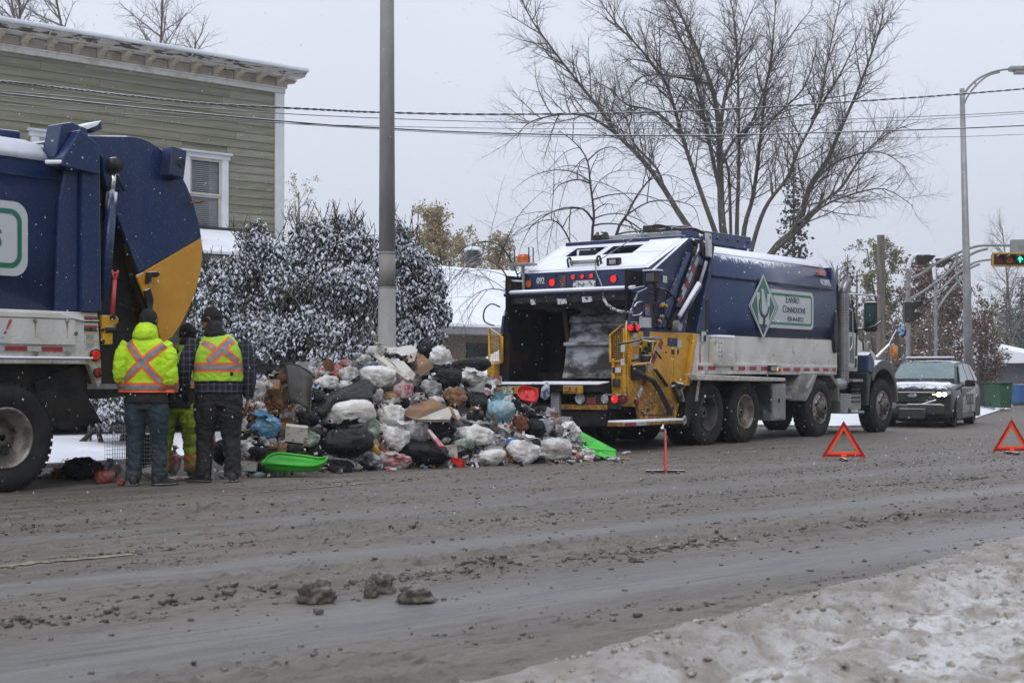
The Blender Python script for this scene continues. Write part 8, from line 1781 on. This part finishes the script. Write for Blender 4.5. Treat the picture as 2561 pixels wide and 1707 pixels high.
A3=[(320,555,190,190,'slump','w2','light grey round bag beside the plaid-jacketed man s elbow'),(430,330,300,170,'film','k','torn black bin liner draped over the left shoulder of the heap'),(490,480,150,110,'carton','or_','orange and blue food box under the torn black liner'),(1230,380,180,220,'bag','w2','upright grey-white bag left of the long board'),(1010,460,230,180,'bag','w','wrinkled white bag just above the long black panel'),(930,365,130,100,'carton','wr','crushed white and red food cartons near the top left of the heap'),(1200,275,130,80,'wad','r','crumpled red wrapper peeking over the upper left ridge'),(1320,205,100,70,'slump','g','small silvery bag on the ridge left of the lamp post'),(1500,160,200,140,'bag','w2','greyish white bag on the crest left of the lamp post foot'),(1510,420,370,200,'slump','w','broad milky white bag under the long white board'),(900,270,130,110,'film','g','clear blue-grey film near the upper left edge'),(2000,160,150,200,'bag','kg','charcoal bag standing at the very top right of the lamp post'),(2130,240,220,240,'bag','w','white bag with a yellow streak at the top right of the crest'),(1760,540,200,250,'bag','pk','white bag with a pink drawstring hanging beside the paper mass'),(2030,520,200,190,'bag','g','clear grey knotted bag above the flattened cardboard'),(2200,450,270,200,'slump','k','shiny black bag between the clear knotted bag and brown paper'),(2270,610,230,180,'wad','br','large crumpled brown paper bag at the middle of the heap'),(330,700,130,90,'wad','w','white paper scrap next to the rust coloured leaf heap'),(410,900,330,270,'bag','b','bright blue bag with pink printed rim on the left flank'),(820,830,260,150,'slump','k','black bag right of the blue bag'),(720,960,230,190,'carton','wb','white square box with torn corner below the blue bag'),(830,1010,230,190,'bag','gr','white bag with a green tint beside the white square box'),(1230,790,500,260,'slump','w','very large milky bag with pink stain at mid left of the heap'),(1110,860,220,120,'film','b','thin blue film sticking out under the large milky bag'),(1180,1050,560,370,'bag','k','biggest black bag, low in the middle left of the heap'),(1420,900,260,280,'bag','gr','white printed bag with lime green leaf pattern'),(1640,780,270,280,'bag','w','white bag tied with a bright orange drawstring'),(1690,1010,270,270,'bag','w','full white kitchen bag standing right of the yellow bottle'),(1880,960,270,300,'bag','g','grey translucent bag leaning beside the full kitchen bag'),(2110,930,330,260,'slump','kg','charcoal bag under the flattened cardboard'),(2150,1010,150,110,'wad','w2','off-white wad lying on the charcoal bag'),(1110,1270,300,120,'carton','kg','flat dark grey box at the foot of the heap beside the sled'),(1410,1230,270,150,'bag','g','clear bag of small packets at the foot of the heap'),(1690,1235,310,170,'bag','pk','low white bag with red edges at the road side'),(1980,1170,480,230,'slump','k','long low black bag at the road side'),(2290,1240,150,100,'carton','red','small red box at the foot of the long black bag'),(150,880,190,190,'film','w2','dirty white film at the far left of the heap'),(330,1150,190,150,'bag','kg','dark bag low on the left behind the sled'),(540,1120,180,110,'wad','cb','torn brown card scrap above the sled'),(240,1275,200,120,'carton','wb','broken white plastic tray left of the sled'),(385,1255,110,90,'wad','pc','faded pink cloth beside the broken white tray'),(1650,645,160,120,'wad','st','yellow-brown dry flower bunch in the middle of the heap'),(1030,320,100,150,'wad','rb','rust brown scraps between cartons near the upper left edge'),(700,1130,170,120,'slump','dg','dark green bag just behind the sled'),(1490,600,160,120,'slump','li','lilac tinted bag under the paper mass'),(620,260,170,110,'film','kg','black flap on the left crest'),(1350,1000,10,10,'wad','w','tiny white scrap on the big black bag'),(60,1150,120,130,'bag','w2','pale bag behind the legs of the plaid-jacketed man'),(80,1000,150,80,'film','li','lilac film at the left foot of the heap'),(570,430,110,90,'wad','rb','rust brown food scraps beside the grey bin shell')]
B4=[(460,310,370,150,'slump','k','black bag on the right crest below the snowy car'),(480,420,320,170,'bag','w','long white bag lying under the right crest'),(690,440,140,110,'carton','wr','white carton with red edge on the right crest'),(600,560,100,90,'wad','wr','small red patterned bag beside the brown paper bag'),(700,530,150,70,'sheet','cb','brown wooden board end near the red tub'),(800,570,170,150,'film','gr','white and green flat bag left of the red tub'),(740,740,290,290,'bag','lb','light blue clear bag on the right half of the heap'),(500,810,170,140,'bag','kg','dark see-through bag left of the light blue bag'),(500,970,370,240,'bag','w','big rounded white bag with an orange mark on the lower right'),(740,1040,160,120,'bag','li','lilac white bag right of the big rounded bag'),(960,1140,330,270,'bag','w','big white ribbed bag at the road side, right half'),(1280,1130,330,210,'slump','w2','grey-white creased bag at the road side next to the ribbed bag'),(1420,980,230,220,'bag','w','tied white bag leaning on the green bin lid'),(1080,920,220,230,'bag','k','black bag on the right slope above the printed card'),(1190,880,150,180,'bag','li','lilac white bag right of the black bag on the right slope'),(940,880,180,180,'wad','rb','shaggy brown fabric on the right slope'),(1210,1020,120,80,'carton','li','small printed carton with purple corner on the right slope'),(1080,1215,240,90,'carton','kg','black and white flat box at the road side'),(660,1200,280,150,'wad','w','shredded white bag at the road side, right of centre'),(520,1230,180,90,'bag','g','small clear bag of bottles at the road side'),(400,1070,200,150,'bag','gr','clear bluish bag under the big rounded bag'),(1500,1190,140,50,'wad','r','red cloth scrap near the green bin lid'),(1590,1200,170,50,'wad','w','white rag near the green bin lid'),(1615,1160,80,70,'wad','w2','small crumpled paper beside the green bin lid'),(1225,735,120,90,'film','li','white and blue sachet on the upper right slope'),(1275,785,80,110,'carton','cb','brown cup box on the upper right slope'),(1130,720,150,80,'sheet','kg','black slab on the upper right slope'),(900,680,100,150,'bag','kg','dark bag hanging below the red tub'),(1300,870,110,90,'wad','cb','blue-brown scrap at the right edge of the slope'),(310,1115,130,50,'carton','li','lilac box between the black bag and bluish bag'),(1310,930,120,120,'bag','g','grey film bag behind the tied white bag'),(1840,1205,80,32,'wad','lb','teal crushed can at the right end of the litter'),(1970,1207,150,24,'wad','or_','orange net scrap at the far right end of the litter'),(1720,1180,80,60,'wad','w','crushed paper cup in front of the green bin lid'),(1360,1236,50,16,'wad','or_','tiny orange scrap on the road'),(1232,1252,50,36,'wad','r','small red and white can lying on the road'),(1980,1150,90,34,'wad','w2','pale scrap behind the orange net at the right end')]
for zf,T in((Z3,A3),(Z4b,B4)):
 for(x,y,w_,h_,k,m,lb)in T:px,py=zf(x,y);item(px,py,w_/3.92,h_/3.92,k,m,lb,*KN[k])
def slab(name,label,cat,zf,pts,th,m,root=None,bev=.004,curve=0):
 c=[sum(p[i]for p in pts)/len(pts)for i in(0,1)];_,d0=on_heap(*zf(*c));P=[U(*zf(p[0],p[1]),d=d0-.22+(p[2]if len(p)>2 else 0))for p in pts];n=Vector()
 for i in range(len(P)):n+=(P[i]-P[0]).cross(P[(i+1)%len(P)]-P[0])
 n.normalize();n=n if n.dot(Vector((FWD[0],FWD[1],0)))<0 else-n;k=len(P);b=MB().add([p+n*th/2 for p in P]+[p-n*th/2 for p in P],[tuple(range(k)),tuple(range(k,2*k))[::-1]]+[(i,(i+1)%k,k+(i+1)%k,k+i)for i in range(k)])
 if root is not None:return b.build(name,BM[m],root,bevel=bev)
 ctr=sum(P,Vector())/k;b.v=[tuple(Vector(v)-ctr)for v in b.v];o=b.build(name,BM[m],bevel=bev);o.location=ctr;return tag(o,label,cat)
slab('board','long narrow white board slanting down from the crest','board',Z3,[(1465,200,.2),(1500,175,.25),(1840,420,-.25),(1800,440,-.25)],.03,'wb')
slab('board','broken white plasterboard piece at the very top','board',Z3,[(1640,215,.2),(1720,110,.4),(1840,95,.4),(1900,140,.3),(1870,250,.1),(1810,265,0),(1750,240,.1)],.03,'wb')
slab('board','clean white panel below the broken plasterboard','board',Z3,[(1640,255,.1),(1760,250,.15),(1880,380,-.1),(1850,440,-.2),(1800,430,-.15)],.03,'wb')
slab('board','second white board end behind the broken plasterboard','board',Z3,[(1570,120,.4),(1730,115,.45),(1720,150,.35),(1600,165,.35)],.03,'wb')
slab('cardboard_sheet','tall torn brown cardboard sheet right of the white panels','cardboard',Z3,[(1890,160,.25),(1960,190,.2),(2060,300,.05),(2000,360,-.05),(1920,405,-.1),(1900,330,0)],.012,'cb')
slab('cardboard_sheet','flattened brown cardboard lying across the middle of the heap','cardboard',Z3,[(1740,770,-.2),(1850,680,.1),(2040,610,.3),(2200,700,.1),(2190,790,-.1),(1880,825,-.35)],.015,'cb')
slab('cardboard_sheet','folded cardboard flap at the right end of the flattened cardboard','cardboard',Z3,[(2200,690,0),(2240,700,0),(2290,830,-.25),(2240,800,-.2)],.012,'cb')
slab('board','long white foam packing strip under the flattened cardboard','board',Z3,[(1890,830,-.4),(2200,705,-.1),(2230,790,-.15),(2210,830,-.3)],.05,'wb')
slab('board','white box side at the right end of the foam strip','board',Z3,[(2235,715,0),(2290,740,0),(2325,815,-.2),(2290,830,-.2)],.04,'wb')
slab('carton','long pink and white carton leaning on the charcoal bag','box',Z3,[(1990,930,0),(2020,925,0),(2170,1095,-.3),(2110,1090,-.3)],.05,'pk')
slab('board','grey long board sticking up beside the brown paper bag','board',Z4b,[(455,540,0),(580,435,.2),(600,450,.2),(590,560,-.05)],.025,'gb')
slab('car_bumper','long black curved car bumper lying across the left half of the heap','panel',Z3,[(840,760,-.3),(930,620,0),(1080,560,.1),(1380,440,.3),(1440,460,.3),(1505,520,.2),(1460,560,.1),(1465,640,-.05),(1300,640,-.1),(1090,660,-.2),(1010,760,-.35),(960,800,-.4)],.10,'k',bev=.03)
slab('plastic_strip','dark strip lying above the black bumper','panel',Z3,[(1130,545,.1),(1280,470,.2),(1300,480,.2),(1150,565,.1)],.03,'kg')
slab('foam_slab','bright blue foam sandal-like slab on the right slope','foam',Z4b,[(795,1030,0),(820,1008,0),(900,1000,0),(915,1018,0),(880,1040,0),(815,1050,0)],.03,'bl')
G=thing('bin_shell','broken grey-brown bin shell leaning at the left of the heap','bin',(0,0,0));p0,d0=on_heap(*Z3(760,520));G.location=p0
prf=MB();rows=[]
for i in range(9):
 t=i/8
 for j in range(13):
  a=R_(lerp(10,170,j/12));c=U(*Z3(lerp(740,745,t),lerp(350,730,t)),d=d0-.42-.2*t);rows.append(c+Vector((RGT[0],RGT[1],0))*math.cos(a)*.17*(1-.3*t)+Vector((FWD[0],FWD[1],.25))*(math.sin(a))*.20-Vector((0,0,.08))*math.cos(a))
fs=[(i*13+j,(i+1)*13+j,(i+1)*13+j+1,i*13+j+1)for i in range(8)for j in range(12)];prf.add(rows,fs);o=prf.build('shell',BM['sg'],G,smooth=True);s=o.modifiers.new('thick','SOLIDIFY');s.thickness=.012
MB().tube([r for r in rows[:13]],.016,8).build('rim',BM['kg'],G,smooth=True);MB().tube([rows[i*13+12]for i in range(9)],.014,8).build('rim',BM['kg'],G,smooth=True)
def dish(px,py,L,W,H,m,label,name,cat,rz,taper=.25,d=None,tilt=0):
 p=U(px,py,d=d)if d else on_heap(px,py)[0];r=shared(name,bpy.data.meshes.new(name),loc=p,rot=(tilt,0,rz));b=MB();n=40;rings=((1.0,.0),(1.06,.012),(1.06,-.01),(1.0,-.012),(.93,-H*.5),(.80,-H*.9),(.4,-H),(0.01,-H));vs=[]
 for k,z in rings:
  for j in range(n):
   a=2*math.pi*j/n;c,s=math.cos(a),math.sin(a);x=math.copysign(abs(c)**.7,c)*L/2*k;y=math.copysign(abs(s)**.6,s)*W/2*k*(1-taper*c);vs.append((x,y,z+.02*math.cos(a*3)*(k>.9)))
 r.data.from_pydata(vs,[],[(i*n+j,i*n+(j+1)%n,(i+1)*n+(j+1)%n,(i+1)*n+j)for i in range(len(rings)-1)for j in range(n)]);r.data.polygons.foreach_set('use_smooth',[True]*len(r.data.polygons));r.data.materials.append(BM[m]);s_=r.modifiers.new('thick','SOLIDIFY');s_.thickness=.006
 return tag(r,label,cat)
dish(738,1150,.70,.34,.105,'gn','bright green plastic sled lying at the road side, left half of the heap','plastic_sled','sled',AX-R_(93),.3,16.75,R_(14))
dish(1320,985,.26,.24,.05,'red','glossy red plastic tub under the yellow truck guard','plastic_tub','tub',AX-R_(80),0,None,R_(50))
GL=thing('crushed_bin','bright green lid and body of a crushed bin at the right end of the heap','bin',tuple(U(1505,1120,d=20.2)))
LID=[(1495,930,.4),(1530,925,.4),(1880,1110,0),(1870,1120,-.05),(1640,1085,-.1),(1500,1010,.2)];gd=lambda P:[U(*Z4b(x,y),d=20.15+z)for x,y,z in P]
def tpoly(P,th,nm,root):
 n=(P[1]-P[0]).cross(P[-1]-P[0]).normalized();n=n if n.z>0 else-n;k=len(P);MB().add([p for p in P]+[p-n*th for p in P],[tuple(range(k)),tuple(range(k,2*k))[::-1]]+[(i,(i+1)%k,k+(i+1)%k,k+i)for i in range(k)]).build(nm,BM['gn'],root,bevel=.008)
tpoly(gd(LID),.012,'lid',GL);tpoly(gd([(1545,1075,-.05),(1640,1090,-.12),(1875,1120,-.05),(1890,1185,-.1),(1780,1195,-.2),(1580,1105,-.15)]),.1,'body',GL);tpoly(gd([(1520,1070,-.02),(1640,1078,-.1),(1880,1108,-.03),(1890,1124,-.06),(1640,1100,-.16),(1525,1085,-.08)]),.03,'rim',GL)
def tubes_thing(name,label,cat,parts):
 c=parts[0][1][0];r=thing(name,label,cat,tuple(c))
 for nm,P,rr,m in parts:MB().tube(P,rr,10).build(nm,m,r,smooth=True)
 return r
q=lambda x,y,dd=0,zf=Z3:(lambda t:U(*zf(x,y),d=t[1]-.15+dd))(on_heap(*zf(x,y)))
tubes_thing('squeeze_bottle','yellow plastic squeeze bottle with handle, upright in the lower middle','bottle',[('body',[q(1440,1040),q(1475,1100),q(1510,1165)],[.03,.055,.045],BM['y']),('neck',[q(1400,1000),q(1440,1040)],.018,BM['y']),('handle',[q(1400,1005),q(1425,1060),q(1455,1085)],.010,BM['y'])])
tubes_thing('hanging_rag','blue and white checked rag hanging from the truck sill','rag',[('rag',[U(*Z4b(1215,465),X=18.55),U(*Z4b(1195,520),X=18.5),U(*Z4b(1190,590),X=18.5),U(*Z4b(1205,625),X=18.52)],[.03,.07,.075,.03],BM['ck'])])
tubes_thing('drink_can','white and blue drink can lying left of the sled','can',[('can',[U(*Z3(105,1335),d=16.9),U(*Z3(180,1340),d=16.9)],.033,BM['w']),('band',[U(*Z3(150,1338),d=16.9),U(*Z3(178,1340),d=16.9)],.0345,BM['bl'])])
tubes_thing('water_bottle','clear bluish plastic bottle lying on the road left of the sled','bottle',[('body',[U(*Z3(250,1365),d=16.7),U(*Z3(370,1358),d=16.7)],.036,BM['lb']),('neck',[U(*Z3(370,1358),d=16.7),U(*Z3(410,1355),d=16.7)],[.034,.012],BM['lb'])])
tubes_thing('paper_cup','white paper cup lying at the left foot of the heap','cup',[('cup',[U(*Z3(30,1330),d=16.8),U(*Z3(90,1380),d=16.75)],[.045,.035],BM['w'])])
tubes_thing('drawstring','orange drawstring of the white bag on the middle of the heap','string',[('string',[q(1540,660,-.15),q(1570,720,-.2),q(1590,780,-.22),q(1570,830,-.2)],.012,BM['or_'])])
def litter(name,label,cat,n,cx,cy,rx,ry,s,m,zf=Z3,d=None,seed=1):
 rg=np.random.default_rng(seed);c=[]
 while len(c)<n:
  a,b_=rg.normal(0,.42,2)
  if a*a+b_*b_>1:continue
  px,py=zf(cx+a*rx,cy+b_*ry);p=U(px,py,d=d)if d else on_heap(px,py)[0];c.append((p.x,p.y,max(.01,p.z)+rg.random()*.05))
 r=thing(name,label,cat,c[0]);leaf_cloud('scraps',np.array(c)-np.array([FWD[0],FWD[1],0])*(.1 if not d else 0),s,BM[m],r,rg,'stuff');return r
litter('leaf_heap','heap of rust brown leaves and peelings above the blue bag','leaves',700,520,690,260,120,.016,'rb');litter('leaf_heap','spill of rust brown scraps down the left side of the blue bag','leaves',260,310,800,110,110,.014,'rb',seed=2)
lm=[BM[k]for k in('w','w2','k','cb','rb','w','kg','wb','wr','g','g','kg','k','b')];b=MB();mi=[]
for i in range(1300):
 px=rh.uniform(575,1550);yt,yb=np.interp(px,_px,_top),np.interp(px,_px,_base);py=lerp(yt,yb,rh.random()**.8)+(rh.random()<.12)*rh.uniform(0,9);p,d=on_heap(px,py);s=rh.uniform(.01,.05);nf=len(b.f)
 rt=Matrix.Rotation(rh.uniform(0,6.28),3,Vector((rh.gauss(0,1),rh.gauss(0,1),rh.gauss(0,1))).normalized());b.cbox(p-Vector((FWD[0],FWD[1],0))*.05+Vector((0,0,.01)),(s*rh.uniform(.7,2),s,s*rh.uniform(.08,.6)),rt);mi+=[rh.randrange(len(lm))]*(len(b.f)-nf)
o=b.build('small_litter',lm[0],kind='stuff');
for m in lm[1:]:o.data.materials.append(m)
o.data.polygons.foreach_set('material_index',mi);tag(o,'small scraps of paper, card and plastic strewn through the heap','litter',kind='stuff')
WT=[('bag','w',9,'small white knotted bag'),('bag','w2',7,'small dirty white bag'),('slump','k',6,'small black bag'),('bag','g',4,'small clear grey bag'),('wad','w',5,'crumpled white scrap'),('wad','cb',1,'crumpled brown card scrap'),('film','kg',2,'piece of charcoal film'),('film','w2',3,'piece of dirty white film'),('carton','wb',3,'small pale carton'),('box','cb',1,'small brown box'),('bag','li',2,'small lilac bag'),('wad','r',1,'small red wrapper'),('sheet','gb',2,'small grey board'),('bag','kg',3,'small charcoal bag'),('wad','br',1,'small brown paper wad')]
bagw=[t for t in WT for _ in range(t[2])]
NAMED=[(o.location.copy(),re.split(r' (?:beside|draped|under|left|just|near|peeking|on|with|standing|at|in|hanging|above|between|lying|right|below|sticking|low|tied|leaning|behind|over|to|of|across) ',o['label'])[0])for o in bpy.data.objects if o.get('category')in('bag','box','scrap','board','cardboard')and o.parent is None and o.get('label')]
SEEN=set()
for i in range(270):
 px=rh.uniform(585,1500);yt,yb=np.interp(px,_px,_top),np.interp(px,_px,_base);t=rh.random();py=lerp(yt+6,yb-6,t);k,m,_,lb=rh.choice(bagw);s=rh.uniform(20,56)*(1-.35*(px>1330));zone=('left' if px<830 else 'middle' if px<1150 else 'right')
 o=item(px,py,s*rh.uniform(.9,1.5),s,k,m,'',*KN[k],push=-.3,group='small things filling the rubbish heap')
 for v,nm in sorted(NAMED,key=lambda q:(q[0]-o.location).length)[:9]:
  e=o.location-v;h_=e.x*RGT[0]+e.y*RGT[1];rel=('right of' if h_>0 else 'left of')if abs(h_)>abs(e.z)else('above' if e.z>0 else 'below');L_=f'{lb} {rel} the {nm}'
  if L_ not in SEEN:break
 SEEN.add(L_);o['label']=L_
def loose(px,py,wpx,hpx,me,m,label,name,cat,d=None):
 d=d or EYE*FOC/(py+hpx/2-HOR);p=U(px,py,d=d);s=FOC/d;o=shared(name,me,loc=p,rot=(0,0,AX-R_(90)+.2),sc=(wpx/s,(wpx+hpx)*.4/s,hpx/s));o.material_slots[0].link='OBJECT';o.material_slots[0].material=BM[m];return tag(o,label,cat)
loose(205,1172,110,60,BAGS[1],'k','torn black bag beside the left truck wheel','rubbish_bag','bag');loose(262,1192,52,34,SLUMP[1],'r','shiny red bag on the ground beside the left truck wheel','rubbish_bag','bag');loose(303,1203,22,22,SLUMP[2],'r','small red ball at the boot of the yellow-jacketed man','ball','ball')
loose(275,1170,60,50,BAGS[3],'g','clear film bag behind the red bag','rubbish_bag','bag');loose(430,1150,46,76,BAGS[4],'pk','pinkish white bag seen between the legs of the middle person','rubbish_bag','bag');loose(525,1180,34,36,BAGS[5],'w','white bag between the boots of the plaid-jacketed man','rubbish_bag','bag');loose(522,1110,40,90,SLUMP[3],'pk','pale pink bag seen between the legs of the plaid-jacketed man','rubbish_bag','bag',18.6)
loose(385,1180,60,40,BAGS[2],'w2','pale bag on the ground behind the yellow-jacketed man','rubbish_bag','bag');loose(560,1185,40,24,WADS[0],'w','crumpled white scrap right of the plaid-jacketed man','crumpled_wad','scrap');loose(560,1130,60,70,BAGS[0],'kg','dark bag right behind the plaid-jacketed man','rubbish_bag','bag',17.9)
loose(440,1196,70,12,WADS[3],'wr','trampled white wrapper between the boots','crumpled_wad','scrap')
rg=np.random.default_rng(8);c=[]
for i in range(1500):
 a,b_=rg.normal(0,.4,2);p=U(170+a*80,HOR,d=EYE*FOC/(1200-HOR)+b_*.25+.1);c.append((p.x,p.y,.01+abs(rg.normal(0,.07))*max(0,1-abs(a))))
r=thing('dry_grass_heap','trampled heap of dry brown grass beside the left truck wheel','dry grass',c[0]);leaf_cloud('blades',np.array(c),.022,BM['st'],r,rg,'stuff')
CG=thing('wire_cage','white wire pet cage standing in the snow behind the yellow-jacketed man','cage',tuple(U(300,1180,d=17.6)));M['wirew']=mat('white_wire',(.5,.5,.5),.5,col2=(.42,.42,.42),scale=9)
o0=U(262,1176,d=17.6);o0.z=.02;rx=Vector((RGT[0],RGT[1],0));fw=Vector((FWD[0],FWD[1],0));b=MB();Wc,Hc,Dc=.62,.52,.35
for dd in(0,Dc):
 for i in range(22):x=Wc*i/21;b.tube([o0+rx*x+fw*dd,o0+rx*x+fw*dd+Vector((0,0,Hc))],.0022,4)
 for i in range(12):z=Hc*i/11;b.tube([o0+fw*dd+Vector((0,0,z)),o0+rx*Wc+fw*dd+Vector((0,0,z))],.0028,4)
b.build('wires',M['wirew'],CG,kind='stuff');c=o0+rx*.36+fw*.2+Vector((0,0,.22));MB().cbox(c,(.30,.12,.40),Matrix.Rotation(AX-R_(90),3,'Z')).build('dark_tray',BM['kg'],CG,bevel=.01)

# ================================================================ WARNING TRIANGLES
M['tri_edge']=mat('dark_red_reflector',(.42,.012,.015),.3,col2=(.32,.01,.012),scale=40,contrast=(.45,.55));M['tri_in']=mat('orange_red_panel',(.95,.10,.02),.45,col2=(.88,.085,.015),scale=9)
def triangle(px,py,yaw,label,s=.50):
 p=U(px,py,Z=0);r=thing('warning_triangle',label,'warning triangle',(p.x,p.y,0.0),AX-R_(90)+yaw);hw=s*.56;z0=.055;top=z0+s*.93
 def ring(k0,k1,y0,y1,nm,m):
  C=Vector((0,0,z0+(top-z0)*.36));V=[Vector((-hw,0,z0)),Vector((hw,0,z0)),Vector((0,0,top))]
  for i in range(3):
   a,b=V[i],V[(i+1)%3];P=[C+(a-C)*k1,C+(b-C)*k1,C+(b-C)*k0,C+(a-C)*k0];MB().prism([(q.x,q.z)for q in P],y0,y1).build(nm,m,r,local=True,bevel=.003)
 ring(.80,1.0,-.012,.012,'reflector_bar',M['tri_edge']);ring(.60,.80,-.007,.007,'orange_panel',M['tri_in'])
 for x in(-hw*.9,hw*.9):MB().box(x-.008,x+.008,-.01,.01,.02,z0+.02).build('foot',M['tri_in'],r,local=True)
 MB().cbox((0,0,z0+.012),(.07,.04,.04)).build('hub',M['tri_in'],r,local=True,bevel=.006)
 b=MB().box(-.02,.02,-.23,.23,.012,.04).build('base',M['plastic'],r,local=True,bevel=.006);
 for y in(-.15,.15):MB().box(-.05,.05,y-.02,y+.02,.002,.02).build('base_foot',M['plastic'],b,local=True)
 return r
triangle(1664,1183,R_(86),'red warning triangle seen edge-on behind the tail of the right truck');triangle(2110,1152,R_(-4),'red warning triangle facing us beside the front axle of the truck',.52);triangle(2530,1136,R_(4),'red warning triangle cut by the right edge of the photo',.50)
# ================================================================ FALLING SNOW
rg=np.random.default_rng(99);n=7500;d=7+rg.random(n)**.7*30;px=rg.random(n)*2900-170;py=rg.random(n)*1500-60;V=[]
for i in range(n):
 p=U(px[i],py[i],d=d[i])
 if p.z<.1:continue
 V.append((p.x,p.y,p.z))
V=np.array(V);s=.0022+.0026*rg.random((len(V),1));oct_=np.array([[1,0,0],[-1,0,0],[0,1,0],[0,-1,0],[0,0,1.5],[0,0,-1.5]]);VV=(V[:,None,:]+oct_[None]*s[:,None,:]).reshape(-1,3)
f=np.array([[0,2,4],[2,1,4],[1,3,4],[3,0,4],[2,0,5],[1,2,5],[3,1,5],[0,3,5]]);FF=(np.arange(len(V))[:,None,None]*6+f[None]).reshape(-1,3)
M['flake']=mat('snowflake',(.8,.82,.86),.9,col2=(.75,.77,.8),scale=2);o=mesh_np('falling_snow',VV,FF,M['flake'],kind='stuff');tag(o,'fine snow falling through the air across the street','snow',kind='stuff')
# ================================================================ SNOWY AIR
hz=bpy.data.materials.new('snow_haze');hz.use_nodes=True;nt=hz.node_tree;nt.nodes.clear();v=nt.nodes.new('ShaderNodeVolumePrincipled');v.inputs['Density'].default_value=.0007;v.inputs['Color'].default_value=(.99,.995,1,1);v.inputs['Anisotropy'].default_value=.2;oo=nt.nodes.new('ShaderNodeOutputMaterial');nt.links.new(v.outputs[0],oo.inputs['Volume'])
o=MB().box(-120,750,-340,760,-2.2,17.5).build('haze',hz);tag(o,'pale snowy air softening everything far down the street','haze',kind='stuff')
